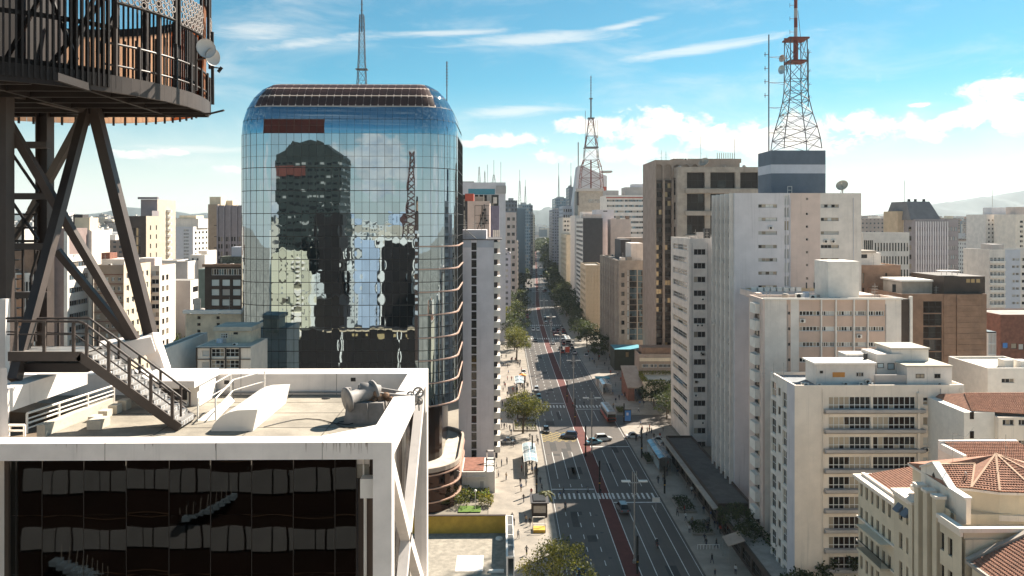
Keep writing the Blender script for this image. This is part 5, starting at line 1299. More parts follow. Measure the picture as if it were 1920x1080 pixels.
MB().box(x1 - 7, 1.5, zr + .031, x1 - 3.2, 6.5, zr + .036).build('white_patch', white, YR); MB().box(x1 - 2.4, 1.0, zr + .03, x1 - .3, 1.5, zr + .3).build('roof_kerb', white, YR); MB().lathe((x1 - 1.0, 12.2, zr + .03), [(.55, 0), (.5, .25), (.1, .3)], 12).build('roof_vent', white, YR)

# ------------------------------------------------------------------ lattice masts
def lattice(name, label, px, Y, levels, mats, w=.12, group=None, base=0.0, braces=True, z_px=True, root=None):
    """levels: (pixel row, half width in pixels, material index) from the bottom up"""
    cx = X_(px, Y); sc = Y / F
    lv = [(Z_(px, py, Y), hw * sc, m) for py, hw, m in levels]
    e = thing(name, label, 'mast', (cx, Y, lv[0][0]), 0, group); z0 = lv[0][0]
    legs = [MB() for _ in range(4)]; br = MB()
    cor = [(-1, -1), (1, -1), (1, 1), (-1, 1)]
    for (za, ha, m), (zb_, hb_, m2) in zip(lv, lv[1:]):
        n = max(1, round((zb_ - za) / max(1.3 * (ha + hb_), .5)))
        for k in range(n):
            t0, t1 = k / n, (k + 1) / n; h0, h1 = ha + (hb_ - ha) * t0, ha + (hb_ - ha) * t1; u0, u1 = za + (zb_ - za) * t0 - z0, za + (zb_ - za) * t1 - z0
            for q, (sx, sy) in enumerate(cor):
                nx, ny = cor[(q + 1) % 4]
                a, b2 = (sx * h0, sy * h0, u0), (sx * h1, sy * h1, u1); c, d = (nx * h0, ny * h0, u0), (nx * h1, ny * h1, u1)
                legs[q].beam(a, b2, w, w, m)
                br.beam(a, d, w * .6, w * .6, m); br.beam(c, b2, w * .6, w * .6, m); br.beam(b2, d, w * .6, w * .6, m)
    for l in legs: l.build('leg', mats, e)
    br.build('bracing', mats, e)
    return e, z0
tsteel = M('tower_steel', (.12, .105, .11), .5, .2, 1, metal=.3); tred = M('tower_red', (.20, .055, .042), .6, .2); twhite = M('tower_white', (.40, .38, .37), .6, .15)
tmats = [tsteel, tred, twhite]
Yt = B.y0 + 12
e, z0 = lattice('lattice_mast', 'tall steel lattice mast with a red platform rising from the slate roof block', 1492, Yt, [(281, 35, 0), (262, 33, 0), (240, 29, 0), (215, 23, 0), (190, 18.5, 0), (172, 16.5, 0), (150, 16, 0), (115, 16, 0), (75, 15.5, 0)], tmats, .16)
def zz(py, px=1492): return Z_(px, py, Yt) - z0
s = Yt / F
MB().box(-19 * s, -19 * s, zz(76), 19 * s, 19 * s, zz(73)).box(-22 * s, -2 * s, zz(74), 22 * s, 2 * s, zz(72)).box(-16 * s, -16 * s, zz(118), 16 * s, 16 * s, zz(115)).build('platform', tred, e)
b = MB()
for k, (y0_, y1_) in enumerate([(118, 70), (70, 52), (52, 34), (34, 16), (16, -30), (-30, -60)]): b.tube((0, 0, zz(y0_)), (0, 0, zz(y1_)), 3.2 * s * (1 if k else 1.4), 10, [1, 2, 1, 2, 1, 2][k])
b.build('mast_tube', tmats, e)
b = MB()
for y in (10, 35, 60): b.tube((-11 * s, 0, zz(y)), (-3 * s, 0, zz(y)), .05, 4); b.tube((-11 * s, 0, zz(y - 4)), (-11 * s, 0, zz(y + 4)), .05, 4)
b.path([(4 * s, 0, zz(20)), (7 * s, 0, zz(45)), (9 * s, 0, zz(70))], .06, 4)
for y in (98, 133, 158, 182): b.tube((16 * s, 0, zz(y)), (30 * s, 0, zz(y)), .05, 4); b.tube((26 * s, -.4, zz(y - 3)), (26 * s, .4, zz(y + 3)), .05, 4)
b.tube((24 * s, 0, zz(200)), (24 * s, 0, zz(92)), .09, 5); b.build('side_antenna', tsteel, e)
dish('dish_antenna', e, (-24 * s, 0, zz(110)), 7 * s, (-.9, -.5, .05), pinkpale, 14); dish('dish_antenna', e, (-24 * s, 0, zz(131)), 8.5 * s, (-.9, -.45, 0), paleglass, 14)
MB().tube((-26 * s, 0, zz(110)), (-14 * s, 0, zz(110)), .07, 4).tube((-24 * s, 0, zz(131)), (-14 * s, 0, zz(131)), .07, 4).tube((-17 * s, 0, zz(138)), (-17 * s, 0, zz(104)), .09, 4).build('dish_mount', tsteel, e)
dish('dish_antenna', e, (-27 * s, -1, zz(217)), 2.6 * s, (-.6, -.7, 0), white, 10); dish('dish_antenna', e, (-31 * s, -1, zz(239)), 2.6 * s, (-.6, -.7, 0), white, 10)
ap_ = thing('antenna_pole', 'thin pole with side arms left of the tall lattice mast', 'mast', (X_(1441.5, Yt), Yt, Z_(1441, 281, Yt)))
ap_.location.x = max(ap_.location.x, 0)
zb0 = ap_.location.z; hh = Z_(1441, 65, Yt) - zb0
MB().tube((0, 0, -6), (0, 0, hh), .13, 6).build('pole', tsteel, ap_)
b = MB()
for py in (102, 128, 153, 179): 
    z = Z_(1441, py, Yt) - zb0; b.tube((-9 * s, 0, z), (0, 0, z), .07, 4); b.tube((-7 * s, 0, z - .5), (-7 * s, 0, z + .5), .07, 4)
for py in (107, 155, 202, 249):
    z = Z_(1441, py, Yt) - zb0; b.tube((0, 0, z), (30 * s, 0, z + .1), .05, 4); b.tube((0, 0, z), (30 * s, 0, z - .4), .04, 4)
b.build('side_arm', tsteel, ap_)

Yp = 728 * K; s = Yp / F
e, z0 = lattice('lattice_mast', 'red and white lattice mast on the rough concrete building far up the avenue', 1108, Yp, [(353, 21, 1), (334, 20, 1), (313, 17.5, 1), (300, 13.5, 2), (277, 11.5, 1), (255, 8, 2), (236, 5.5, 1), (222, 3.6, 1)], tmats, .42)
b = MB()
for y0_, y1_, r_, m in ((353, 300, 1.6, 1), (222, 184, 1.5, 0), (184, 142, .8, 0)): b.tube((0, 0, Z_(1108, y0_, Yp) - z0), (0, 0, Z_(1108, y1_, Yp) - z0), r_ * s, 6, m)
b.build('mast_tube', tmats, e)
b = MB()
for py, w in ((277, 13), (222, 6), (185, 3)): b.box(-w * s, -w * s, Z_(1108, py + 1, Yp) - z0, w * s, w * s, Z_(1108, py - 1, Yp) - z0)
b.build('platform', tsteel, e)
b = MB()
for x, ya, yb2 in ((-10.5, 282, 208), (13, 290, 225), (9, 240, 226)): b.tube((x * s, 0, Z_(1108, ya, Yp) - z0), (x * s, 0, Z_(1108, yb2, Yp) - z0), .4 * s, 4)
for y in range(145, 180, 5): b.tube((-1.8 * s, 0, Z_(1108, y, Yp) - z0), (1.8 * s, 0, Z_(1108, y, Yp) - z0), .3 * s, 4)
b.build('side_antenna', tsteel, e)
for x, y in ((11, 293), (12, 306), (10, 257)): dish('dish_antenna', e, (x * s, -6 * s, Z_(1108, y, Yp) - z0), 3 * s, (.5, -.8, 0), white, 10)

hb = Bld('office_block', 'concrete block hidden behind the mirror tower carrying a slim lattice mast', 630, 800, 185, 262, 16, [concrete]); hb.finish()
Yh = 266 * K
e, z0 = lattice('lattice_mast', 'slim lattice mast rising behind the mirror tower', 678.5, Yh, [(187, 9.5, 0), (131, 6.8, 0), (100, 5.6, 0), (40, 4.2, 0), (28, 3.6, 0)], tmats, .14)
s = Yh / F
b = MB(); b.tube((0, 0, Z_(678, 60, Yh) - z0), (0, 0, Z_(678, -20, Yh) - z0), 1.3 * s, 6); b.build('mast_tube', tmats, e)
b = MB(); b.box(-11 * s, -7 * s, Z_(678, 131, Yh) - z0, 11 * s, 7 * s, Z_(678, 129.5, Yh) - z0)
for y in (8, 20, 34, 50): b.tube((-3 * s, 0, Z_(678, y, Yh) - z0), (3 * s, 0, Z_(678, y, Yh) - z0), .07, 4)
b.build('platform', tsteel, e)
e = thing('antenna_pole', 'thin pole standing behind the right shoulder of the mirror tower', 'mast', (X_(836.5, Yh), Yh + 3, Z_(836, 186, Yh)))
MB().tube((0, 0, -.5), (0, 0, Z_(836, 111, Yh) - e.location.z), .16, 5).build('pole', tsteel, e)
b = MB()
for y in range(114, 160, 6): b.tube((-.4, 0, Z_(836, y, Yh) - e.location.z), (.4, 0, Z_(836, y, Yh) - e.location.z), .08, 4)
b.build('side_antenna', tsteel, e)
for px, ya, yb2, hw, Y, m, lab in [(898.5, 344, 313, 2.6, 455, 2, 'short white lattice mast on the left of the teal-topped tower roof'), (909, 344, 322, 1.6, 455, 2, 'low pale lattice mast on the teal-topped tower roof'),
        (926, 344, 328, 3.6, 458, 0, 'pyramid-footed lattice mast on the teal-topped tower roof'), (974.5, 388, 340, 3, 975, 0, 'slender lattice mast above the blue-grey far tower'), (985, 388, 350, 2, 985, 0, 'stubby far mast with a ball near its top'),
        (1047.5, 374, 330, 1.5, 1110, 2, 'thin pale lattice mast over the stepped blue-grey tower'), (1070.5, 353, 330, 1.2, 1005, 0, 'mast on the dark slim slab tower')]:
    Y *= K; e, z0 = lattice('lattice_mast', lab, px, Y, [(ya, hw, m), ((ya + yb2) / 2, hw * .65, m), (yb2, hw * .3, m)], tmats, .12 * Y / 330)
    top = {898.5: 313, 909: 320, 926: 300, 974.5: 318, 985: 337, 1047.5: 306, 1070.5: 305}[px]
    MB().tube((0, 0, Z_(px, yb2, Y) - z0 - .5), (0, 0, Z_(px, top, Y) - z0), .35 * Y / F, 5).build('mast_tube', tsteel, e)
for px, ya, yb2, Y, lab in [(914, 344, 308, 456, 'plain pole between the masts of the teal-topped roof'), (939, 350, 303, 460, 'plain pole over the pale end panel of the teal-topped tower')]:
    Y *= K; e = thing('antenna_pole', lab, 'mast', (X_(px, Y), Y + 2, Z_(px, ya, Y))); MB().tube((0, 0, -.5), (0, 0, Z_(px, yb2, Y) - e.location.z), .35 * Y / F, 5).build('pole', tsteel, e)

# ------------------------------------------------------------------ buildings behind the viewer, seen in the mirror glass
def rb_(name, label, pl, pr, pt, dv, dep, mat, extra=None, cat='building'):
    """a building whose reflection fills pl..pr, top pt, at dv metres along the reflected line of sight"""
    Y = 2 * gy - dv; x0, x1 = X_(pl, dv), X_(pr, dv); zt = Z_((pl + pr) / 2, pt, dv)
    e = thing(name, label, cat, (x0, Y - dep, 0)); b = MB().box(0, 0, 0, x1 - x0, dep, zt); b.build('wall', mat, e)
    return e, x1 - x0, dep, zt
dgm = farwall('dark_green_cladding', (.016, .022, .019), 3.0, 3.4, .7, .35, (.008, .008, .008), var=.2); crm = farwall('cream_flats', (.60, .53, .38), 5.2, 3.1, .22, .42, (.10, .08, .06), rnd=.02)
whm = farwall('white_flats', (.62, .60, .56), 4.2, 3.0, .4, .45, (.10, .10, .10), rnd=.05); blm = farwall('pale_blue_flats', (.40, .47, .58), 3.4, 3.0, .35, .3, (.16, .20, .27), rnd=.03); drm = M('brown_black_cladding', (.010, .006, .005), .5, .3, .3)
bgm = farwall('beige_flats', (.50, .44, .36), 3.4, 3.0, .5, .45, rnd=.15)
G_1 = 'buildings mirrored in the glass tower'
e, w, d, z = rb_('reflected_tower', 'dark green slab tower standing behind the viewpoint with a stepped roof', 517, 640, 300, 400, 24, dgm)
b = MB(); 
b.extr([(0, z + .01), (0, z + 3), (5, z + 5), (8, z + 10), (12, z + 9), (18, z + 11), (24, z + 9), (w, z + 2), (w, z + .01)], 2, d - 2); b.build('stepped_crown', dgm, e)
MB().box(0, d + .02, z - 8, w * .45, d + .3, z - 3).build('red_band', M('reflect_red', (.12, .03, .02), .8), e)
for pl, pr, pt, dv, dep, mt, lab in [(500, 563, 470, 330, 16, crm, 'cream flats with small windows behind the viewpoint'), (563, 592, 515, 345, 14, whm, 'white flats stepped below the cream ones behind the viewpoint'),
     (464, 482, 420, 345, 12, whm, 'narrow white slab first on the left behind the viewpoint'), (484, 500, 405, 360, 10, bgm, 'narrow beige slab behind the viewpoint'), (420, 464, 430, 372, 14, whm, 'white block outermost on the left behind the viewpoint'),
     (668, 704, 452, 384, 12, blm, 'pale blue tower behind the viewpoint'), (652, 668, 500, 380, 12, whm, 'white slab beside the pale blue tower behind the viewpoint'), (640, 652, 470, 386, 10, drm, 'narrow dark slab left of the white one behind the viewpoint'), (460, 830, 612, 420, 8, drm, 'long dark terrace row far behind the viewpoint'), (655, 700, 425, 470, 12, bgm, 'beige block over the pale blue tower behind the viewpoint'),
     (714, 778, 447, 392, 18, drm, 'black-brown block with a white rim behind the viewpoint'), (640, 720, 416, 520, 18, whm, 'pale skyline block behind the viewpoint'), (720, 790, 422, 500, 16, bgm, 'beige skyline block behind the viewpoint'),
     (785, 826, 455, 420, 16, whm, 'white block right of the black-brown one behind the viewpoint'), (590, 642, 560, 346, 12, drm, 'dark low block behind the viewpoint'), (592, 640, 400, 378, 12, drm, 'dark slab behind the low dark block at the viewpoint'), (806, 850, 470, 380, 12, drm, 'dark slab on the far right behind the viewpoint'), (560, 812, 618, 302, 8, drm, 'long dark low hall behind the viewpoint'), (790, 806, 500, 372, 8, M('ochre_wall', (.42, .2, .08), .8), 'ochre slab behind the viewpoint')]:
    e, w, d, z = rb_('reflected_building', lab, pl, pr, pt, dv, dep, mt)
    if mt is drm and dv > 385:
        b = MB().box(-.3, d + .02, z - 1.4, w + .3, d + .5, z); b.box(-.3, d + .02, 0, .7, d + .45, z - 1.41); b.box(w - .7, d + .02, 0, w + .3, d + .45, z - 1.41); b.build('white_rim', white, e)
    if 'hall' in lab:
        for f in (.30, .32, .74, .90): MB().box(w * f, d + .02, 0, w * f + .45, d + .35, z - .4).build('white_pole', white, e)
        for k in range(5): MB().box(w * (.4 + .1 * k), d + .02, z - 3, w * (.4 + .1 * k) + 1.6, d + .08, z - 1.6).build('window', gwarm, e)
        MB().box(w * .2, d + .02, z - .5, w, d + .4, z + .2).build('roof_edge', tan, e)
    if mt is crm:
        b = MB()
        for j in range(int(z / 3.1)): b.box(w * .82, d + .01, j * 3.1, w + .6, d + 1.2, j * 3.1 + 1.2)
        stuff(b.build('balcony', cream2, e))
rr_ = random.Random(5)
for i in range(46):
    dv = rr_.uniform(430, 900); px = rr_.uniform(380, 900); w = rr_.uniform(12, 24); h = rr_.uniform(30, 54) if rr_.random() < .8 else rr_.uniform(54, 70)
    e = thing('reflected_building', 'block of the city behind the viewpoint, seen only in mirror glass', 'building', (X_(px, dv), 2 * gy - dv, 0), 0, G_1)
    MB().box(0, 0, 0, w, 14, h).build('wall', rr_.choice([whm, bgm, crm, blm, fw3, fw4]), e)
Yq = 2 * gy - 400; xq = X_(769, 400)
mq = MB(); zq = Z_(769, 450, 400)
e = thing('lattice_mast', 'short red lattice mast on the black-brown block behind the viewpoint', 'mast', (xq, Yq - 6, zq)); 
for t in range(14):
    h0, h1 = 3.2 * (1 - t / 18), 3.2 * (1 - (t + 1) / 18); u0, u1 = t * 3.3, t * 3.3 + 3.3
    for a, c in (((-1, -1), (1, -1)), ((1, -1), (1, 1)), ((1, 1), (-1, 1)), ((-1, 1), (-1, -1))):
        mq.beam((a[0] * h0, a[1] * h0, u0), (a[0] * h1, a[1] * h1, u1), .4, .4); mq.beam((a[0] * h0, a[1] * h0, u0), (c[0] * h1, c[1] * h1, u1), .3, .3); mq.beam((c[0] * h0, c[1] * h0, u0), (a[0] * h1, a[1] * h1, u1), .3, .3)
mq.build('mast_frame', M('dark_red_mast', (.07, .022, .016), .7), e)

# ================================================================== the roof in the foreground
FB = thing('foreground_building', 'white-framed dark glass building with a rooftop terrace in the left foreground', 'building', (-7, 17, 0))
fo = Vector((7, -17, 0))
class FP(MB):
    def go(s, name, mat, smooth=False, par=None):
        s.v = [(x + 7, y - 17, z) for x, y, z in s.v]; return s.build(name, mat, par or FB, smooth=smooth)
zt, zd = H - 4.82, H - 5.46
XL, XR, YF, YB = -11.0, -2.39, 16.9, 25.35
FP().box(XL - .35, YF, zt - .37, XR, YF + .52, zt).go('front_beam', whitesteel)
FP().box(XR - .57, YF + .525, zt - .37, XR, YB - .9, zt).go('side_parapet', whitesteel)
FP().box(-15.5, YB - .88, zd - .6, XR, YB, zt + .01).go('rear_parapet', whitesteel)
FP().add([(-4.1, YF + .521, zt - .01), (-2.961, YF + .521, zt - .01), (-2.961, YF + 1.5, zt - .01), (-4.1, YF + .521, zd - .05), (-2.961, YF + 1.5, zd - .05), (-2.961, YF + .521, zd - .05)], [(0, 1, 2), (0, 2, 4, 3), (3, 4, 5), (0, 3, 5, 1), (1, 5, 4, 2)]).go('corner_gusset', whitesteel)
# terrace deck with the sunken well on the left
b = FP(); b.prism([(-11.45, YF + .5), (-2.97, YF + .5), (-2.97, YB - .89), (-15.4, YB - .89), (-15.4, 23.6), (-11.3, 23.2), (-11.55, 20.2)], zd - .3, zd); b.go('terrace_deck', deckm)
well = M('well_wall', (.17, .125, .085), .9, .3, .8, streak=.3)
b = FP(); b.box(-15.4, YF + .4, zd - 1.75, -11.2, 24.3, zd - 1.7); b.box(-15.4, 23.62, zd - 1.69, -11.3, 23.9, zd - .305); b.box(-15.6, YF + .4, zd - 1.7, -15.41, 24.3, zd + .1); b.go('sunken_well', well)
b = FP(); b.beam((-11.72, 19.85, zd + .02), (-11.5, 22.9, zd + .02), .22, .5); b.go('well_kerb', rooflight)
FP().box(-15.3, 21.0, zd - .9, -12.75, 23.4, zd - .6).go('well_slab', well)
# columns and street-side bracing
FP().box(XR - .41, YF + .002, 0, XR - .001, YF + .42, zt - .372).go('corner_column', whitesteel)
FP().box(XR - .40, YB - .45, 0, XR - .004, YB - .01, zd - .61).go('corner_column', whitesteel)
FP().box(XL - .3, YF + .004, 0, XL - .02, YF + .42, zt - .372).go('corner_column', whitesteel)
nodeY, nz = 20.9, H - 8.6
for k in range(3):
    t = zt - .5 - k * 6.4; m_ = t - 3.2
    for ya, za, yb2, zb2 in ((YF + .45, t, nodeY, m_), (YB - .5, t, nodeY, m_), (nodeY, m_, YF + .45, m_ - 3.2), (nodeY, m_, YB - .5, m_ - 3.2)):
        FP().beam((XR - .18, ya, za), (XR - .18, yb2, zb2), .30, .26, 0, (1, 0, 0)).go('diagonal_brace', whitesteel)
b = FP(); b.box(XR - .62, YF + .9, 0, XR - .55, YB - .5, zd - .35); b.go('side_glazing', gbrown)
for y in (19.0, 20.9, 22.9): FP().box(XR - .54, y, 0, XR - .46, y + .08, zd - .4).go('side_mullion', steelmid)
# core and front glazing
b = FP(); b.box(XL + .15, YF + .62, 0, -3.3, YB - 1.2, zd - .31); b.box(-3.29, YF + 1.2, 0, XR - .64, YB - 1.3, zd - .31); b.go('core', charcoal)
cols = [20, 30, 79, 157, 237, 317, 395, 472, 550, 628, 668]; Yg = YF + .45
xs = [X_(p, Yg) for p in cols]; ph = 1.32; fvar = {}
rf = random.Random(8)
for j in range(9):
    z1 = zt - .40 - j * ph; z0 = z1 - ph
    for a, c in zip(xs, xs[1:]):
        w = round(c - a, 2); key = (w, rf.randrange(3))
        if key not in fvar:
            b = MB(); n = 5; amp = rf.choice([-1, 1]) * rf.uniform(.0008, .0019) * min(1, w)
            for jj in range(n + 1):
                for ii in range(n + 1):
                    u, v = ii / n * 2 - 1, jj / n * 2 - 1; b.v.append(((u + 1) / 2 * (w - .02), -amp * (1 - u * u) * (1 - v * v), (v + 1) / 2 * (ph - .004)))
            for jj in range(n):
                for ii in range(n): k = jj * (n + 1) + ii; b.f.append((k, k + 1, k + n + 2, k + n + 1)); b.m.append(0)
            fvar[key] = b.mesh('pane', [darkmirror], smooth=True)
        o = put('pane', fvar[key], FB, (a + 7 + .01, Yg - 17, z0)); o.rotation_euler = (rf.gauss(0, .0014), 0, rf.gauss(0, .001))
b = FP()
for x in xs: b.box(x - .006, Yg - .008, zt - .4 - 9 * ph, x + .006, Yg + .03, zt - .372)
b.go('mullion', darkframe)
b = FP(); b.box(xs[-1] + .02, Yg + .12, 0, XR - .42, Yg + .16, zt - .38); b.box(xs[0] - .12, Yg - .05, 0, xs[0] - .02, Yg + .1, zt - .38); b.go('dark_recess', dkbrown)
FP().box(X_(675, YF + .2), YF + .22, Z_(675, 935, YF + .2), XR - .42, YF + .5, Z_(675, 899, YF + .2)).go('junction_box', white)
FP().tube((X_(684, YF + .4), YF + .45, Z_(684, 935, YF + .4)), (X_(684, YF + .4), YF + .45, 40), .035, 6).tube((X_(681, YF + .4), YF + .45, Z_(684, 862, YF + .4)), (X_(681, YF + .4), YF + .45, Z_(684, 899, YF + .4)), .02, 6).go('downpipe', white)
FP().box(X_(657, 24.4), 24.46, Z_(657, 716, 24.4), X_(666, 24.4), 24.475, Z_(657, 709, 24.4)).go('wall_vent', darkmet); FP().box(X_(419, 24.4), 24.46, Z_(419, 721, 24.4), X_(428, 24.4), 24.475, Z_(419, 714, 24.4)).go('wall_vent', darkmet)
seam = M('deck_seam', (.16, .14, .115), .95, .3, 2)
for y in (19.0, 20.55, 22.1, 23.4): FP().box(-11.0, y, zd, -3.0, y + .035, zd + .006).go('deck_seam', seam)
for x in (-8.9, -6.6, -4.6): FP().box(x, YF + .55, zd, x + .03, YB - .9, zd + .0065).go('deck_seam', seam)
for x, y in ((-5.4, 23.9), (-7.2, 18.3)): FP().lathe((x, y, zd), [(.13, 0), (.13, .02), (.05, .03)], 12).go('deck_drain', darkmet)
FP().path([(-10.6, 24.35, zd + .1), (-4.2, 24.35, zd + .1), (-4.0, 24.2, zd + .1), (-3.6, 22.4, zd + .1)], .03, 6).go('conduit', steelmid)
for x in (-8.6, -6.2, -3.9): FP().box(x - .004, YF - .004, zt - .372, x + .004, YF + .1, zt + .003).go('panel_joint', dkbrown)
for y in (19.4, 21.6, 23.3): FP().box(XR - .572, y - .004, zt - .3, XR + .003, y + .004, zt + .003).go('panel_joint', dkbrown)
for x in (-11.4, -8.2, -5.2): FP().box(x - .005, YB - .884, zd - .1, x + .005, YB + .003, zt + .013).go('panel_joint', dkbrown)
rs_ = random.Random(31); sm = M('rust_drip', (.36, .27, .22), .9, .3, 5)
for i in range(26):
    x = rs_.choice([rs_.uniform(-3.9, -2.9), rs_.uniform(-3.9, -2.9), rs_.uniform(-10.8, -2.6)]); l = rs_.uniform(.05, .26); w = rs_.uniform(.006, .02)
    FP().add([(x, YF - .0015, zt - .012), (x + w, YF - .0015, zt - .012), (x + w * .6, YF - .0015, zt - .012 - l), (x + w * .4, YF - .0015, zt - .012 - l)], [(0, 3, 2, 1)]).go('rust_drip', sm)
# little hut at the back
hx0, hx1 = X_(286, 23), X_(352, 23)
FP().box(hx0, 22.95, zd + .003, hx1, 24.42, H - 4.83).go('hut_wall', white); FP().box(X_(256, 23) , 22.5, H - 4.825, X_(377, 23), 24.44, H - 4.62).go('hut_roof', whitesteel); FP().box(hx1 + .003, 23.0, zd + .003, X_(374, 23), 24.3, H - 4.83).go('hut_wall', white)
FP().box(X_(290, 22.9), 22.90, zd + .2, X_(350, 22.9), 22.945, H - 4.95).go('hut_opening', darkmet)
# curved stair hood
prof = [(X_(395, 20.2), zd + .003), (X_(399, 20.2), zd + .16), (X_(407, 20.2), zd + .30), (X_(418, 20.2), zd + .42), (X_(430, 20.2), zd + .50), (X_(445, 20.2), zd + .55), (X_(483, 20.2), zd + .57), (X_(474, 20.2), zd + .003)]
FP().extr(prof, 20.2, 23.3).go('stair_hood', white)
# white rails by the hood
def rail(pts, h, name='white_railing', mat=white, r=.022, posts=True, mid=True, up=None):
    b = FP(); tops = [Vector(p) + Vector((0, 0, h)) for p in pts]
    b.path(tops, r, 6)
    if mid: b.path([Vector(p) + Vector((0, 0, h * .5)) for p in pts], r * .8, 6)
    if posts:
        for a, c in zip(pts, pts[1:]):
            a, c = Vector(a), Vector(c); n = max(1, int((c - a).length / .85))
            for i in range(n + 1): p = a.lerp(c, i / n); b.tube(p, p + Vector((0, 0, h)), r, 6)
    return b.go(name, mat)
def at(px, py, Y): return tuple(P_(px, py, Y))
rail([at(371, 790, 21.2), at(371, 778, 21.6), at(432, 742, 22.6)], .62)
rail([at(404, 790, 21.3), at(437, 752, 22.8), at(496, 734, 23.6)], .62)
FP().add([at(371, 788, 21.3), at(404, 790, 21.3), at(440, 752, 22.6), at(432, 742, 22.6)], [(0, 1, 2, 3)]).go('ramp', white)
# white pipe rail along the well
p0, p1 = (-11.95, 19.65, zd + .12), (-11.42, 22.95, zd + .12)
rail([p0, p1], .50, r=.03); b = FP()
for h in (.12, .24, .36): b.tube(Vector(p0) + Vector((0, 0, h)), Vector(p1) + Vector((0, 0, h)), .02, 6)
b.go('white_railing', white)
rail([at(16, 818, 18.2), at(46, 818, 18.2)], .26, r=.03)
FP().box(X_(170, 20.6), 20.4, zd + .003, X_(196, 20.6), 20.9, zd + .24).go('plant_box', rooflight); 
for i in range(4): FP().box(-11.25 + i * .06, 21.2 + i * .42, zd + .003, -11.0 + i * .06, 21.5 + i * .42, zd + .14 + i * .05).go('kerb_block', rooflight)
b = FP(); pts = [at(495, 800, 20.56), at(520, 793, 20.9), at(548, 787, 21.25), at(575, 785, 21.4), at(600, 787, 21.3), at(628, 794, 20.9), at(652, 797, 20.75), at(662, 793, 20.9), at(652, 789, 21.1), at(636, 791, 21.05), at(630, 796, 20.8), at(645, 802, 20.5), at(668, 804, 20.4)]
b.path([(x, y, zd + .02) for x, y, z in pts], .012, 5); b.go('cable', darkmet)

# building maintenance crane on the terrace
BM = thing('maintenance_crane', 'old grey facade-maintenance winch with pulley arms reaching over the parapet', 'crane', (-3.85, 21.2, zd))
class BP(MB):
    def go(s, name, mat, smooth=False): s.v = [(x + 3.85, y - 21.2, z - zd) for x, y, z in s.v]; return s.build(name, mat, BM, smooth=smooth)
wm = M('worn_grey_paint', (.25, .23, .215), .6, .25, 3, streak=.3); wo = M('worn_orange_paint', (.26, .15, .09), .7, .35, 5, speck=.6)
b = BP(); b.add([(-4.25, 20.9, zd), (-3.1, 20.9, zd), (-3.1, 22, zd), (-4.25, 22, zd), (-4.18, 20.95, zd + .55), (-3.2, 20.95, zd + .55), (-3.2, 21.95, zd + .55), (-4.18, 21.95, zd + .55)], [(3, 2, 1, 0), (4, 5, 6, 7), (0, 1, 5, 4), (1, 2, 6, 5), (2, 3, 7, 6), (3, 0, 4, 7)]); b.go('base', wm)
BP().box(-4.18, 20.98, zd + .02, -4.08, 21.1, zd + .95).box(-3.62, 20.84, zd + .1, -3.6, 20.9, zd + .55).go('post', wm)
d0 = at(676, 742, 21.2); b = BP(); b.lathe(d0, [(.10, -.42), (.33, -.42), (.33, -.36), (.20, -.34), (.20, .34), (.33, .36), (.33, .42), (.10, .42)], 18, 0, (.75, .55, .12)); b.go('cable_drum', wm, True)
b = BP(); b.lathe(at(693, 733, 21.4), [(.05, -.3), (.2, -.28), (.22, 0), (.2, .28), (.05, .3)], 14, 0, (.9, .3, -.2)); b.go('motor', wm, True)
for dy, dz in ((0, 0), (.5, .05)):
    b = BP(); b.beam((-4.0, 21.15 + dy, zd + .80 + dz), at(783, 747 - dz * 100, 21.5 + dy), .09, .13); b.go('jib_arm', wm)
b = BP()
for px, py, r in ((703, 738, .09), (712, 746, .12), (700, 748, .11), (722, 741, .08), (692, 750, .1), (730, 748, .07)): b.lathe(at(px, py, 21.3), [(r * .4, -.12), (r, -.1), (r, .1), (r * .4, .12)], 10, 0, (.6, -.7, .2))
b.beam(at(690, 745, 21.3), at(735, 744, 21.4), .1, .1); b.beam(at(700, 752, 21.1), at(716, 736, 21.4), .07, .07); b.go('gear', wo)
for px, py, r in ((784, 736, .15), (770, 742, .12), (776, 752, .13), (786, 752, .10)):
    b = BP(); c = at(px, py, 21.6); b.lathe(c, [(r, -.05), (r * .8, -.03), (r * .8, .03), (r, .05)], 16, 0, (-.25, 1, .1), cap=False)
    for k in range(5): t = k * 1.2566; b.tube(c, Vector(c) + Vector((math.cos(t) * r * .9, 0, math.sin(t) * r * .9)), .014, 5)
    b.lathe(c, [(.03, -.07), (.03, .07)], 8, 0, (-.25, 1, .1)); b.go('pulley', wm)
b = BP(); b.beam(at(764, 756, 21.6), at(790, 730, 21.6), .08, .05); b.beam(at(764, 742, 21.6), at(790, 756, 21.6), .06, .05); b.path([at(784, 742, 21.6), at(786, 770, 21.6)], .02, 4); b.go('pulley_bracket', wm)

# ------------------------------------------------------------------ dark steel stair
ST = thing('steel_stair', 'dark grey steel stair with landing and handrails going down to the terrace', 'stairs', (-8.5, 20.3, zd))
class SP(MB):
    def go(s, name, mat, smooth=False): s.v = [(x + 8.5, y - 20.3, z - zd) for x, y, z in s.v]; return s.build(name, mat, ST, smooth=smooth)
Ya, Yb2 = 20.25, 21.15
for y in (Ya, Yb2):
    b = SP(); o = y - Ya
    A_, B_, C_ = Vector(at(16, 668, Ya)), Vector(at(152, 668, Ya)), Vector(at(337, 803, Ya)); dv_ = Vector((0, o, 0))
    b.beam(A_ + dv_, B_ + dv_, .06, .24); b.beam(B_ + dv_ + Vector((-.05, .0, .02)), C_ + dv_, .06, .24); b.go('stringer', steelg)
nst = 14; p, q_ = Vector(at(163, 668, Ya)), Vector(at(330, 792, Ya))
tr = MB().box(-.14, .04, -.02, .12, Yb2 - Ya - .04, .02).box(.10, .04, -.14, .13, Yb2 - Ya - .04, -.021, 1)
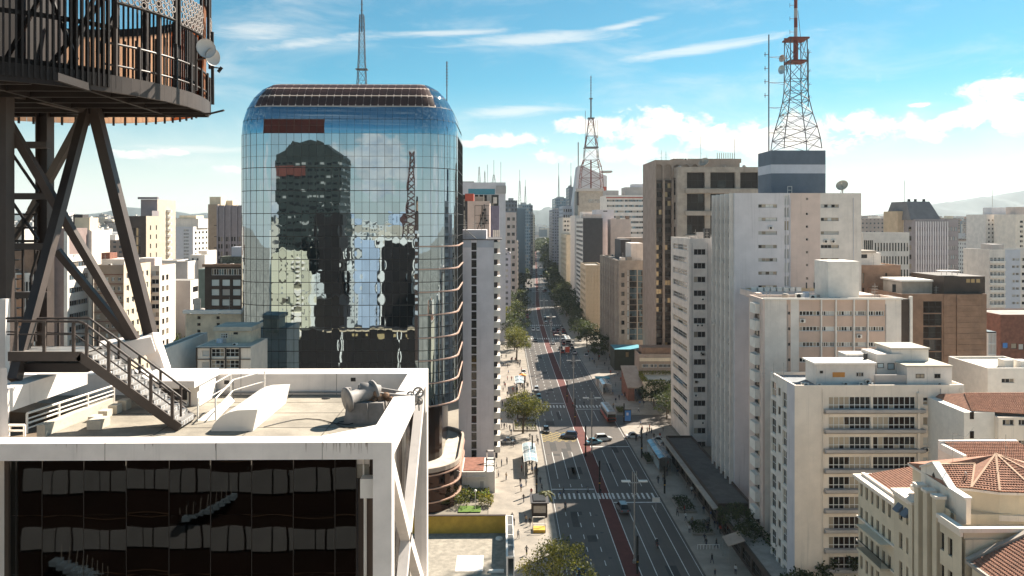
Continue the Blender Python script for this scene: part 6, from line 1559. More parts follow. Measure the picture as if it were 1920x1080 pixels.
for i in range(5): tr.box(.131, .1 + i * .17, -.13, .135, .2 + i * .17, -.03)
tread = tr.mesh('tread', [steelmid, M('pale_riser', (.42, .42, .43), .6, .1)])
for i in range(nst):
    c = p.lerp(q_, i / (nst - 1)); put('tread', tread, ST, (c.x + 8.5, Ya - 20.3, c.z - zd + .02))
b = SP(); b.box(at(16, 660, Ya)[0], Ya + .04, at(16, 663, Ya)[2], at(155, 660, Ya)[0], Yb2 - .04, at(16, 660, Ya)[2]); b.go('landing', steelmid)
def pj(px, py, Y): return Vector(at(px, py, Y))
b = SP(); b.path([pj(14, 602, Ya), pj(147, 603, Ya), pj(159, 607, Ya), pj(339, 745, Ya), pj(339, 781, Ya)], .032, 8); b.path([pj(14, 627, Ya), pj(140, 627, Ya), pj(158, 640, Ya), pj(325, 763, Ya)], .02, 6); b.go('handrail', steelg)
dyy = Vector((0, Yb2 - Ya, 0))
b = SP(); b.path([pj(12, 597, Yb2), pj(168, 597, Yb2), pj(356, 735, Yb2), pj(356, 762, Yb2)], .032, 8); b.path([pj(12, 622, Yb2), pj(166, 626, Yb2), pj(350, 758, Yb2)], .02, 6); b.go('handrail', steelg)
for px, y0_, y1_ in ((31, 602, 658), (83, 602, 660), (138, 603, 660), (162.5, 608, 668), (203.6, 640, 697), (242.5, 670, 728), (282.8, 702, 758), (323, 733, 788)):
    SP().beam(pj(px, y0_, Ya - .04), pj(px, y1_, Ya - .04), .075, .05).go('rail_post', steelg)
for px, y0_, y1_ in ((60, 597, 650), (110, 597, 650), (184, 609, 662), (223, 638, 690), (262, 667, 720), (301, 695, 750), (339, 723, 776)):
    SP().beam(pj(px, y0_, Yb2 + .04), pj(px, y1_, Yb2 + .04), .06, .045).go('rail_post', steelg)
SP().box(pj(20, 700, Ya).x, Ya + .1, pj(20, 700, Ya).z, pj(160, 700, Ya).x, Yb2, pj(20, 683, Ya).z).go('landing_frame', steel)

# ------------------------------------------------------------------ steel tower carrying the round cage
TW = thing('steel_tower', 'brown-grey steel tower on white footings carrying a big round slatted cage, upper left', 'tower', (-14, 24, zd))
class WP(MB):
    def go(s, name, mat, smooth=False, par=None): s.v = [(x + 14, y - 24, z - zd) for x, y, z in s.v]; return s.build(name, mat, par or TW, smooth=smooth)
f1 = [(-12.72, 17.3), (-12.2, 17.3), (-11.9, 22.4), (-12.42, 22.4)]
WP().prism(f1, H - 4.68, H - 4.12).go('footing_beam', whitesteel)
WP().add([at(184, 650, 24.2), at(283, 632, 24.2), at(292, 660, 24.2), at(200, 690, 24.2), at(184, 640, 25.0), at(283, 624, 25.0), at(292, 652, 25.0), at(200, 680, 25.0)], [(0, 1, 2, 3), (7, 6, 5, 4), (0, 4, 5, 1), (1, 5, 6, 2), (2, 6, 7, 3), (3, 7, 4, 0)]).go('footing_beam', whitesteel)
WP().add([at(0, 690, 17.6), at(13, 690, 17.6), at(16, 835, 17.6), at(-30, 835, 17.6), at(0, 690, 18.2), at(13, 690, 18.2), at(16, 835, 18.2), at(-30, 835, 18.2)], [(3, 2, 1, 0), (4, 5, 6, 7), (0, 1, 5, 4), (1, 2, 6, 5), (2, 3, 7, 6), (3, 0, 4, 7)]).go('white_stub', whitesteel)
top = pj(164, 205, 25.2)
def leg(a, c, w, h, name='leg', mat=steelg, t=.035, up=(0, -1, 0)):
    b = WP(); b.ibeam(a, c, w, h, 0, t, up); b.go(name, mat)
def bx(a, c, w, h, name='leg', mat=steelg, up=(0, -1, 0)): WP().beam(a, c, w, h, 0, up).go(name, mat)
bx(pj(177, 205, 25.2), pj(287, 645, 24.9), .32, .34)
WP().beam(pj(281, 628, 24.9), pj(303, 694, 24.7), .42, .42, 0, (0, -1, 0)).go('leg_shoe', whitesteel)
bx(pj(161, 208, 25.1), pj(27, 713, 20.1), .25, .26)
bx(pj(-8, 190, 22.6), pj(256, 640, 24.4), .22, .24, 'diagonal_brace')
bx(pj(107, 470, 23.9), pj(246, 638, 24.5), .20, .2, 'diagonal_brace')
bx(pj(158, 215, 25.4), pj(60, 395, 27), .22, .24, 'diagonal_brace'); bx(pj(60, 395, 27), pj(-10, 500, 28), .2, .2, 'diagonal_brace')
leg(pj(84, 180, 26.5), pj(84, 700, 26.5), .42, .40, up=(1, 0, 0))
bx(pj(8, 180, 22.5), pj(8, 700, 22.5), .34, .4); WP().beam(pj(7, 560, 22.2), pj(5, 840, 22.2), .24, .2, 0, (0, -1, 0)).go('leg_shoe', whitesteel)
# ladder bay between the two uprights
for y, h in ((193, .5), (272, .28), (368, .25), (462, .3), (553, .22)): bx(pj(14, y, 25), pj(92, y, 25), .2, h, 'cross_member')
for (x0, y0_, x1_, y1_) in ((24, 380, 72, 450), (72, 380, 24, 450), (24, 290, 72, 360), (24, 470, 30, 640), (72, 470, 58, 520), (58, 520, 66, 640)): WP().beam(pj(x0, y0_, 25.3), pj(x1_, y1_, 25.3), .07, .07).go('cross_brace', steel)
for x in (22, 43, 66): WP().beam(pj(x, 400, 25.6), pj(x, 640, 25.6), .06, .06).go('ladder_rail', steel)
WP().beam(pj(22, 402, 25.6), pj(70, 402, 25.6), .05, .05).beam(pj(22, 427, 25.6), pj(70, 427, 25.6), .05, .05).beam(pj(22, 452, 25.6), pj(70, 452, 25.6), .08, .08).go('ladder_rail', steel)
for i in range(9): WP().box(pj(22, 470 + i * 18, 25.8).x, 25.6, pj(22, 470 + i * 18, 25.8).z, pj(42, 470 + i * 18, 25.8).x, 25.9, pj(22, 470 + i * 18, 25.8).z + .03).go('ladder_rung', steel)
bx(pj(-10, 166, 22.6), pj(168, 207, 25.2), .22, .26, 'ring_beam', steelg, (0, 0, 1))
bx(pj(168, 207, 25.2), pj(60, 212, 29.5), .2, .26, 'ring_beam', steel, (0, 0, 1))
WP().box(pj(150, 200, 25.1).x, 25.0, pj(150, 214, 25.1).z, pj(172, 200, 25.1).x, 25.35, pj(150, 196, 25.1).z).go('gusset', steel)
# the cage
CX, CY, RC, ZP = -15.8, 25.0, 6.0, H + 3.80
def cp(t, r=RC, z=ZP): return Vector((CX + r * math.cos(R(t)), CY + r * math.sin(R(t)), z))
b = WP(); n = 60; arc = [cp(t) for t in range(-200, 62, 6)]
fl = [cp(t) for t in range(-196, 16, 6)]
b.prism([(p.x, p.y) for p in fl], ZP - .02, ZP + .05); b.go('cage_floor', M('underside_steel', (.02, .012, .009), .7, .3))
b = WP()
for i in range(7): y = 20.2 + i * 1.05; hw = math.sqrt(max(0, RC * RC - (y - CY) ** 2)); b.beam((CX - hw, y, ZP - .14), (CX + hw, y, ZP - .14), .12, .22)
for x in (-19, -16.5, -13.5, -11.2): b.beam((x, 19.6, ZP - .16), (x, 26.6, ZP - .16), .12, .2)
b.go('floor_joist', steel)
for t0, t1 in ((-200, -140), (-140, -80), (-80, -40), (-40, -12), (-12, 14)):
    b = WP(); ts = [t0 + (t1 - t0) * i / 10 for i in range(11)]
    for a, c in zip(ts, ts[1:]): b.beam(cp(a, RC, ZP + .02), cp(c, RC, ZP + .02), .12, .48)
    b.go('rim_channel', steelg if t0 >= -40 else steel)
# vertical bars on the near left
bar = WP()
for i in range(60):
    t = -112 + i * 1.30
    p = cp(t, RC + .05, ZP)
    WP().beam(p + Vector((0, 0, -.1)), p + Vector((0, 0, 5.4)), .05, .14, 0, (math.cos(R(t)), math.sin(R(t)), 0)).go('cage_bar', steel)
for z in (.35, 1.6, 2.9, 4.2):
    b = WP(); ts = [-168 + i * 5.6 for i in range(25)]
    for a, c in zip(ts, ts[1:]): b.beam(cp(a, RC - .08, ZP + z), cp(c, RC - .08, ZP + z), .06, .12)
    b.go('cage_hoop', steel)
# inner clutter of frames
ri = random.Random(3)
for i in range(16):
    a, c = ri.uniform(-160, -20), ri.uniform(-160, -20); r1, r2 = ri.uniform(2.5, 5.4), ri.uniform(2.5, 5.4)
    WP().beam(cp(a, r1, ZP + ri.uniform(0, 1)), cp(a + ri.uniform(-25, 25), r2, ZP + ri.uniform(2, 5)), .1, .1).go('inner_brace', steel)
for i in range(10): a = -150 + i * 16; WP().beam(cp(a, 4.6, ZP), cp(a, 4.6, ZP + 5), .16, .16).go('inner_post', steel)
WP().lathe((CX - 1.2, CY - 1, ZP + .06), [(3.1, 0), (3.1, 5.2)], 26).go('inner_tank', M('dark_tank', (.018, .011, .009), .7, .3))
# translucent tan slats on the far side, open railing on the right
def transl(name, c):
    m, nt, p = newmat(name); p.inputs['Base Color'].default_value = (*c, 1); p.inputs['Roughness'].default_value = .6
    t = nt.nodes.new('ShaderNodeBsdfTranslucent'); t.inputs[0].default_value = (*[min(1, x * 1.35) for x in c], 1); mx = nt.nodes.new('ShaderNodeMixShader'); mx.inputs[0].default_value = .62
    nt.links.new(p.outputs[0], mx.inputs[1]); nt.links.new(t.outputs[0], mx.inputs[2]); nt.links.new(mx.outputs[0], nt.nodes['Material Output'].inputs[0]); return m
sl1, sl2 = transl('tan_sheet', (.60, .46, .36)), transl('orange_sheet', (.42, .20, .10))
for i in range(64):
    t = 12 + i * 2.4
    p = cp(t, RC - .12, ZP + .08); tang = Vector((-math.sin(R(t)), math.cos(R(t)), 0)) * .115
    q4 = [p - tang, p + tang, p + tang + Vector((0, 0, 3.6)), p - tang + Vector((0, 0, 3.6))]; nn = Vector((math.cos(R(t)), math.sin(R(t)), 0)) * .02
    b = WP(); b.add([x - nn for x in q4] + [x + nn for x in q4], [(3, 2, 1, 0), (4, 5, 6, 7), (0, 1, 5, 4), (1, 2, 6, 5), (2, 3, 7, 6), (3, 0, 4, 7)]); b.go('cage_slat', sl2 if t < 58 else sl1)
    if i % 2 == 0: WP().beam(cp(t + 1.3, RC - .2, ZP - .02), cp(t + 1.3, RC - .2, ZP + 3.3), .05, .09).go('cage_bar', steel)
for z in (3.65,):
    b = WP(); ts = [12 + i * 5.4 for i in range(30)]
    for a, c in zip(ts, ts[1:]): b.beam(cp(a, RC - .1, ZP + z), cp(c, RC - .1, ZP + z), .12, .3)
    b.go('cage_hoop', steel)
for z, r_ in ((.55, .03), (1.15, .035)):
    b = WP(); ts = [-36 + i * 4 for i in range(15)]; b.path([cp(t, RC - .02, ZP + z) for t in ts], r_, 6); b.go('cage_rail', steelg)
for t in (-33, -26, -19, -12, -4, 4, 12, 20): WP().beam(cp(t, RC, ZP - .1), cp(t, RC, ZP + (3.4 if t in (-33, -19, -12) else 1.2)), .09, .09).go('cage_post', steelg if t % 2 else steel)
for i in range(34): t = -33 + i * 1.55; WP().beam(cp(t, RC - .35, ZP), cp(t, RC - .35, ZP + 2.4), .04, .05).go('cage_bar', steel)
# ring panels above
tor = MB()
def ringmesh(r, w, d, n=14):
    b = MB()
    for i in range(n):
        t0, t1 = 2 * math.pi * i / n, 2 * math.pi * (i + 1) / n
        q = [((r + o) * math.cos(t), y, (r + o) * math.sin(t)) for t in (t0, t1) for o in (-w, w) for y in (-d, d)]
        b.add(q, [(0, 2, 6, 4), (1, 5, 7, 3), (0, 4, 5, 1), (2, 3, 7, 6)])
    return b.mesh('ring', [M('pale_ring', (.36, .31, .28), .6, .1)])
rm = ringmesh(.082, .012, .02)
for t0, n, rows, zlo in ((-31, 9, 4, 2.42), (-10, 7, 5, 2.35), (13, 6, 6, 2.1)):
    for i in range(n):
        for j in range(rows):
            t = t0 + i * 1.98 + (j % 2) * .99; p = cp(t, RC + .07, ZP + zlo + j * .185)
            o = put('ring', rm, TW, p - Vector((-14, 24, zd)), R(t) + math.pi / 2)
b = WP()
for t0, t1, z in ((-33, -13, 2.30), (-11, 3, 2.22), (12, 25, 1.98)): b.path([cp(t0 + (t1 - t0) * k / 6, RC + .05, ZP + z) for k in range(7)], .05, 4)
for t in (-33, -13, -11, 3, 12, 25): b.beam(cp(t, RC + .04, ZP + 1.6), cp(t, RC + .04, ZP + 5), .08, .08)
b.go('ring_panel_frame', steel)
# dishes and the little side antenna
dp = pj(380, 95, 24.2)
for px, py, Y, d, r in ((384, 92, 23.6, (.62, -.75, .05), .30), (395, 107, 23.8, (.85, -.5, -.1), .27)):
    c = pj(px, py, Y); b = WP(); prof = [(r * math.sin(k / 6 * 1.4), r * .5 * (1 - math.cos(k / 6 * 1.4))) for k in range(7)]; dd = Vector(d).normalized()
    b.lathe(c, prof, 18, 0, dd, cap=False); b.lathe(c - dd * .03, prof, 18, 0, dd, cap=False); b.lathe(c - dd * .14, [(.09, 0), (.11, .12)], 10, 0, dd); b.go('dish_antenna', M('dish_grey', (.52, .51, .50), .5), True)
WP().tube(pj(368, 70, 23.7), pj(368, 170, 23.7), .045, 8).tube(pj(368, 95, 23.7), pj(382, 95, 23.6), .04, 6).tube(pj(368, 112, 23.7), pj(392, 108, 23.8), .03, 6).go('dish_mount', steelg)
b = WP(); b.tube(pj(398, 126, 24.5), pj(414, 128, 24.4), .02, 5); b.tube(pj(409, 135, 24.4), pj(416, 126, 24.4), .05, 6); b.tube(pj(398, 60, 24.5), pj(399, 196, 24.5), .05, 6); b.go('side_antenna', steel)
b = WP(); b.path([pj(255, 212, 26), pj(330, 216, 25.6), pj(395, 213, 25.2), pj(420, 207, 25)], .035, 5); b.go('outrigger', steel)
# ------------------------------------------------------------------ the block behind the viewer that the dark glazing mirrors
OB = thing('opposite_block', 'dark brown block with bands of pale windows, mirrored in the dark glazing', 'building', (-30, -30, 0))
ob = MB(); ob.box(0, 0, 0, 26, 21.0, H + 4); ob.build('wall', M('opposite_wall', (.055, .03, .022), .85, .3, .3), OB)
pw = MB().box(0, 0, 0, 1.62, .12, 1.15).mesh('window', [M('pale_window', (.56, .56, .57), .4, .2, .3)]); pn_ = MB().box(0, 0, 0, .55, .12, 1.15).mesh('window', [pw.materials[0]])
for k in range(-3, 8):
    for i in range(9):
        x = i * 2.42 + 3.1 + .3; z = H - 15.1 - 3.29 * k
        put('window', pw, OB, (x, 21.01, z)); put('window', pn_, OB, (x + 1.72, 21.01, z))
    b = MB().box(0, 21.01, H - 16.6 - 3.29 * k, 26, 21.06, H - 16.56 - 3.29 * k); b.build('ledge', brown, OB)
for x0, z0, sg in ((12.4, H - 16.75, 1), (8.2, H - 20.2, -1)):
    b = MB(); c = MB()
    for i in range(9):
        x = x0 + sg * i * .33; b.box(min(x, x + sg * .36), 21.3, z0 + i * .17, max(x, x + sg * .36), 21.9, z0 + i * .17 + .26)
        c.box(x, 21.5, z0 + i * .17 + .2, x + .022, 21.52, z0 + i * .17 + .95)
    b.build('stair_flight', M('pale_blue_tread', (.42, .55, .66), .7), OB); c.build('stair_rail', white, OB)

# ================================================================== trees and planting
def leafquad(b, c, r, rnd, m):
    d = Vector((rnd.gauss(0, 1), rnd.gauss(0, 1), rnd.gauss(0, 1) + .6)).normalized(); u = d.orthogonal().normalized(); v = d.cross(u)
    a = rnd.uniform(0, 6.28); u, v = u * math.cos(a) + v * math.sin(a), v * math.cos(a) - u * math.sin(a)
    b.add([c - u * r * .6, c + v * r * .35, c + u * r * .6, c - v * r * .35], [(0, 1, 2, 3)], m)
def treemesh(seed, h, cr, ch, nclump, nleaf, lr, mats, spread=1.0):
    rnd = random.Random(seed); tr = MB(); cr_ = MB(); th = h - ch * .8
    tr.tube((0, 0, -.2), (.15, .1, th), .05 * h ** .75 * .8 + .08, 7, 0, .03 * h ** .75 + .06)
    for k in range(nclump):
        a = rnd.uniform(0, 6.28); q = rnd.random() ** .5; zf = rnd.random()
        rad = cr * q * math.sqrt(max(.12, 1 - (zf * 1.15 - .35) ** 2)); c = Vector((rad * math.cos(a), rad * math.sin(a), th + ch * .8 * zf + rnd.uniform(-.3, .3)))
        if k % 3 == 0:
            mid = Vector((.15, .1, th * .95)).lerp(c, .5) - Vector((0, 0, ch * .06)); tr.tube((.15, .1, th * .9), mid, .09 * h / 9, 5, 0, .06 * h / 9); tr.tube(mid, c, .06 * h / 9, 4, 0, .02)
        s = rnd.uniform(.75, 1.35) * cr * .26 * spread; light = rnd.random()
        for i in range(nleaf):
            o = Vector((rnd.gauss(0, 1), rnd.gauss(0, 1), rnd.gauss(0, .62))); o = o * (s / max(.8, o.length) * rnd.random() ** .4)
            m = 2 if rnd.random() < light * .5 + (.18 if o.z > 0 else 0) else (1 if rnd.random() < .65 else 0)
            leafquad(cr_, c + o, lr * rnd.uniform(.7, 1.4), rnd, m)
    return tr.mesh('trunk', [bark]), cr_.mesh('crown', mats)
NEAR = [treemesh(30 + i, 9.0, 5.0, 5.6, 54, 130, .27, leaf) for i in range(3)]
LOOSE = [treemesh(50, 10.0, 5.8, 6.2, 50, 130, .25, leaf, .9)]
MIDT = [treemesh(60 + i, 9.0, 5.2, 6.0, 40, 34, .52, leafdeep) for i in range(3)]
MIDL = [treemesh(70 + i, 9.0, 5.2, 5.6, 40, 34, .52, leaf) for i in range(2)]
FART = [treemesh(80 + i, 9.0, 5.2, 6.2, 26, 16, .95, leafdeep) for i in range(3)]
def tree(kind, label, X, Y, h, z=.13, group=None, name='tree', sx=1.0):
    base = 10.0 if kind is LOOSE else 9.0
    e = thing(name, label, 'tree', (X, Y, z), random.uniform(0, 6.28), group); s = h / base; e.scale = (s * sx, s * sx, s)
    t, c = random.choice(kind); put('trunk', t, e); put('crown', c, e); return e
tree(LOOSE, 'loose olive-green tree on the left pavement at the bottom of the view', 8.4, 115, 9.7)
tree(NEAR, 'round sunlit yellow-green tree beside the bus shelter on the left pavement', 5.9, 211, 10.4)
tree(NEAR, 'bushy yellow-green tree behind the upper shelter on the left pavement', 6.3, 322, 11.6)
tree(NEAR, 'smaller olive tree just past the bushy one on the left pavement', 6.0, 348, 9.5)
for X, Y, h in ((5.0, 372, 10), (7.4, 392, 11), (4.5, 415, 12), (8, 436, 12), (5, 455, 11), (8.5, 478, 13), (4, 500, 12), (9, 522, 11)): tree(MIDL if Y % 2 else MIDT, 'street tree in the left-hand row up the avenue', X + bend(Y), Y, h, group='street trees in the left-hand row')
G_R = 'dark street trees in the right-hand row'
for X, Y, h in ((39, 395, 9), (42, 412, 11), (38.5, 436, 12), (41, 452, 13), (38, 470, 13), (42, 486, 14), (37.5, 505, 14), (40, 522, 15), (38, 541, 15), (41.5, 560, 15), (38, 580, 16), (40, 602, 16), (38, 626, 16), (41, 650, 16)):
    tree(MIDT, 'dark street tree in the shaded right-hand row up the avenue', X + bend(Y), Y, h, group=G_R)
for i in range(26):
    Y = 560 + i * 32 + random.uniform(-8, 8); tree(FART, 'far street tree on the left edge of the avenue', 8 + bend(Y) + random.uniform(-6, 3), Y, random.uniform(10, 15), group='far street trees on the left')
    Y = 690 + i * 30 + random.uniform(-8, 8); tree(FART, 'far street tree on the right edge of the avenue', 37 + bend(Y) + random.uniform(-2, 6), Y, random.uniform(10, 16), group='far street trees on the right')
for i in range(30):
    Y = 1280 + random.uniform(0, 420); tree(FART, 'tree of the distant clump closing the avenue', 24 + bend(Y) + random.uniform(-34, 34), Y, random.uniform(13, 22), group='distant clump at the end of the avenue', sx=1.3)
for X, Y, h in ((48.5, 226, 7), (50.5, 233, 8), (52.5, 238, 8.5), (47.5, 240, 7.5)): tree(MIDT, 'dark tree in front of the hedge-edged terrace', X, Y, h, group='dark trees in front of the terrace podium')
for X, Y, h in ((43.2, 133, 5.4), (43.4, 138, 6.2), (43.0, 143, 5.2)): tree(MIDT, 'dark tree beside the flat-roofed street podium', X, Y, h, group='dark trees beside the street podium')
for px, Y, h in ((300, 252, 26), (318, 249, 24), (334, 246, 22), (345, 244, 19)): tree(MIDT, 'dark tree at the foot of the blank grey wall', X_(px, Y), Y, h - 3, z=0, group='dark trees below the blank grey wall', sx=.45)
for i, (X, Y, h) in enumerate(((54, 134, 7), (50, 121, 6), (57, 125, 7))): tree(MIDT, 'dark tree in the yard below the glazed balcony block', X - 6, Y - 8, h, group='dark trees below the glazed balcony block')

def hedge(name, label, x0, y0, x1, y1, z, h, n, mats, cat='hedge', lr=.32):
    rnd = random.Random(int(x0 * 10 + y0)); b = MB()
    for i in range(n):
        c = Vector((rnd.uniform(0, x1 - x0), rnd.uniform(0, y1 - y0), h * rnd.random() ** .6)); leafquad(b, c, lr * rnd.uniform(.7, 1.4), rnd, rnd.choice([0, 1, 1, 2]))
    o = b.build(name, mats, None, (x0, y0, z)); return tag(o, label, cat)
yl = [leafmat('leaf_yellow', (.24, .20, .03)), leaf[2], leaf[1]]
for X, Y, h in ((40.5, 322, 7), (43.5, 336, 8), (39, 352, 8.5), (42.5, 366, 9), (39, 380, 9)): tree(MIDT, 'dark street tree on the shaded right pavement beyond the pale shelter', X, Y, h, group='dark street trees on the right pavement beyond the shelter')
hedge('hedge', 'yellow-green hedge along the street side of the roof terrace', T1.x0 - .4, T1.y0, T1.x0 + 1.3, T1.y0 + 14, T1.zt - .3, 1.3, 900, yl)
hedge('hedge', 'yellow-green hedge along the back of the roof terrace', T1.x0 + 1.3, T1.y0 + 12.6, T1.x0 + 16, T1.y0 + 14, T1.zt - .3, 1.3, 800, yl)
hedge('hedge', 'yellow-green hedge along the front of the roof terrace', T1.x0 + 1.3, T1.y0 - .2, T1.x0 + 7, T1.y0 + 1.0, T1.zt - .4, 1.0, 400, yl)
brt = [leafmat('leaf_lawn', (.13, .22, .03)), leaf[2], leaf[1]]
hedge('hedge', 'bright green clipped hedge at the foot of the round podium', -7.4, 160.5, -2.5, 164, .13, 1.5, 700, brt)
hedge('shrub', 'pale spiky shrub between the bright hedge and the pavement', -4.6, 156.5, -1.6, 159.5, .13, 1.9, 500, [leaf[2], leaf[1], yl[0]], 'shrub')
hedge('shrub', 'dark green shrubs against the round podium wall', -9.5, 156, -6.5, 164, .13, 2.2, 700, leaf, 'shrub')
tag(MB().box(0, 0, 0, 4.5, 3.4, .06).build('lawn', M('lawn_grass', (.10, .17, .03), .95, .3, 2), None, (-8.6, 154.0, .13)), 'small bright lawn patch in front of the round podium', 'lawn')
for i, (X, Y, w, d, lab) in enumerate(((35.3, 153, 3.6, 8, 'dark planted bed beside the crosswalk on the right pavement'), (35.3, 142, 4.2, 6, 'second dark planted bed below the crosswalk on the right pavement'), (34.6, 184, 2.2, 7, 'planted bed beside the lower bus shelter on the right pavement'), (35.0, 232.5, 2.6, 6, 'leafy bed beside the red bus on the right pavement'), (3.5, 213, 6.5, 11, 'planted bed with railings under the round sunlit tree'))):
    p = thing('planter', lab, 'planter', (X, Y, .13)); b = MB(); b.box(0, 0, 0, w, .2, .35); b.box(0, d - .2, 0, w, d, .35); b.box(0, .21, 0, .2, d - .21, .35); b.box(w - .2, .21, 0, w, d - .21, .35); b.build('kerb', pave, p)
    rnd = random.Random(i); b = MB()
    for k in range(520): leafquad(b, Vector((rnd.uniform(.2, w - .2), rnd.uniform(.2, d - .2), .2 + .8 * rnd.random())), .3, rnd, rnd.choice([0, 1, 1, 2]))
    b.build('foliage', leaf if i in (3, 4) else leafdeep, p)
pm = thing('palm', 'small pale palm on the left pavement beside the crosswalk', 'palm', (8.9, 155.5, .13))
MB().tube((0, 0, 0), (.1, .05, 3.4), .16, 7, 0, .11).build('trunk', bark, pm); b = MB(); rnd = random.Random(9)
for k in range(20):
    a = k * .9; dr = Vector((math.cos(a), math.sin(a), 0)); up = rnd.uniform(.3, 1.1); L_ = rnd.uniform(1.5, 2.1); sd = Vector((-dr.y, dr.x, 0))
    pts = [Vector((.1, .05, 3.35)) + dr * L_ * t + Vector((0, 0, up * t * 1.3 - 1.9 * t * t)) for t in (0, .25, .5, .75, 1)]
    for t, (p, q) in enumerate(zip(pts, pts[1:])):
        for s_ in (-1, 1): b.add([p, q, q + sd * s_ * .34 * (1 - t * .2) - Vector((0, 0, .12)), p + sd * s_ * .30 - Vector((0, 0, .1))], [(0, 1, 2, 3)], rnd.choice([1, 2]))
b.build('fronds', leaf, pm)

# ================================================================== street furniture
ARM = None
def street_lamp(X, Y, label):
    e = thing('street_lamp', label, 'street lamp', (X, Y, .01), 0, 'tall double-arm lamps along the cycle lane')
    put('pole', LP[0], e); put('lamp_arm', LP[1], e)
    for s_ in (-1, 1): put('lamp_head', LP[2], e, (s_ * 1.45, 0, 13.9))
    return e
LP = [MB().tube((0, 0, 0), (0, 0, 15.4), .16, 8, 0, .08).lathe((0, 0, 0), [(.3, 0), (.3, .5), (.17, .7)], 8).tube((-.35, 0, 13.4), (-.35, 0, 15.6), .05, 5).tube((.35, 0, 13.4), (.35, 0, 15.6), .05, 5).mesh('pole', [steelmid]),
      MB().box(-1.0, -.12, 13.55, 1.0, .12, 13.7).beam((-.5, 0, 11.6), (.5, 0, 11.6), .12, .12).beam((-.35, 0, 11.6), (-.35, 0, 13.5), .07, .07).beam((.35, 0, 11.6), (.35, 0, 13.5), .07, .07).mesh('lamp_arm', [steelmid]),
      MB().box(-.75, -.35, -.10, .75, .35, .08).mesh('lamp_head', [white])]
for Y, w in ((131, 'nearest tall double-arm lamp on the cycle lane, below the near crosswalk'), (193, 'tall double-arm lamp on the cycle lane, before the sunlit junction'), (245, 'tall double-arm lamp beside the crosswalk with the red bus'), (300, 'tall double-arm lamp in the shaded stretch beyond the red bus'), (357, 'small double-arm lamp near the queue of cars')): street_lamp(22.6 if Y < 200 else 22.9, Y, w)
for Y in (430, 500, 580, 670): street_lamp(22.9 + bend(Y), Y, 'far double-arm lamp on the cycle lane up the avenue')
def signal_pole(px, py, h, label, head=True):
    g = G_(px, py, .13); e = thing('signal_pole', label, 'traffic light', g); MB().box(-.17, -.17, 0, .17, .17, h).build('column', darkmet, e)
    if head:
        MB().box(-.2, -.38, h * .35, .2, -.175, h * .35 + 1.0).build('signal_head', darkmet, e)
        MB().box(-.17, -.19, h * .30, .175, -.172, h * .30 + .3).build('yellow_band', yellow, e)
    return e
for px, py, h, lab in ((1006, 925, 6.4, 'dark signal column on the left kerb by the near crosswalk'), (1124, 925, 7.0, 'dark signal column on the cycle lane at the near crosswalk'), (998, 868, 6.6, 'dark signal column on the left kerb at the sunlit junction'), (1098, 854, 7.4, 'dark signal column on the cycle lane at the sunlit junction'),
      (1078, 797, 7.6, 'dark signal column on the cycle lane below the far crosswalk'), (1063, 755, 7, 'dark signal column on the cycle lane at the far crosswalk'), (983, 750, 6.4, 'dark signal column on the left kerb by the round tree'), (1203, 858, 7.4, 'dark signal column on the right pavement by the blue-roofed shelter'), (1170, 792, 5.5, 'dark signal column on the right kerb beside the blue totem'),
      (1246, 925, 5.8, 'dark signal column on the right kerb by the near crosswalk'), (1195, 1075, 6.2, 'dark signal column on the cycle lane at the bottom of the view')): signal_pole(px, py, h, lab)
def shelter(X, Y, L_, label, glass, frame=white, mirror_=False):
    e = thing('bus_shelter', label, 'bus shelter', (X, Y, .13)); w = 3.0; n = max(2, int(L_ / 2.6)); b = MB()
    for i in range(n + 1):
        y = L_ * i / n
        for x in (.1, w - .1): b.beam((x, y, 0), (x, y, 2.9), .12, .12)
        pts = [(w * t, y, 2.9 + .55 * math.sin(math.pi * (t * .8 + .1))) for t in [k / 6 for k in range(7)]]
        for p, q in zip(pts, pts[1:]): b.beam(p, q, .11, .11)
    for x, z in ((.0, 3.06), (w, 3.06), (w / 2, 3.45)): b.beam((x, 0, z), (x, L_, z), .13, .13)
    b.build('frame', frame, e); g = 0
    for i in range(n):
        b = MB(); y0, y1 = L_ * i / n + .08, L_ * (i + 1) / n - .08
        pts = [(w * t, 2.95 + .55 * math.sin(math.pi * (t * .8 + .1))) for t in [k / 6 for k in range(7)]]
        for (x, z), (x2, z2) in zip(pts, pts[1:]): b.quad((x, y0, z), (x2, y0, z2), (x2, y1, z2), (x, y1, z)); b.quad((x, y1, z - .04), (x2, y1, z2 - .04), (x2, y0, z2 - .04), (x, y0, z - .04))
        b.build('roof_pane', glass[i % len(glass)], e)
    MB().box(.5, .8, .42, .95, L_ - .8, .5).box(.65, 1.2, 0, .8, 1.4, .42).box(.65, L_ - 1.4, 0, .8, L_ - 1.2, .42).build('bench', steelmid, e); MB().box(.03, .3, .3, .06, L_ - .3, 2.4).build('back_pane', paleglass, e)
    return e
gr1 = glassy('shelter_roof_glass', (.30, .38, .42), .12, .2); gr2 = glassy('shelter_roof_blue', (.12, .22, .28), .15, .2)
shelter(5.2, 176, 14.5, 'white-framed glass bus shelter on the sunlit left pavement, nearer one', [gr1, paleglass, gr1])
shelter(4.7, 261, 12, 'arched white bus shelter on the left pavement beyond the round tree', [paleglass, gr1])
shelter(36.4, 178, 15, 'long bus shelter with blue-green roof panes on the shaded right pavement', [gr2, gr2, gr1], steelmid)
shelter(33.9, 259, 9, 'arched pale bus shelter on the right pavement beyond the red bus', [gr1, gr1])
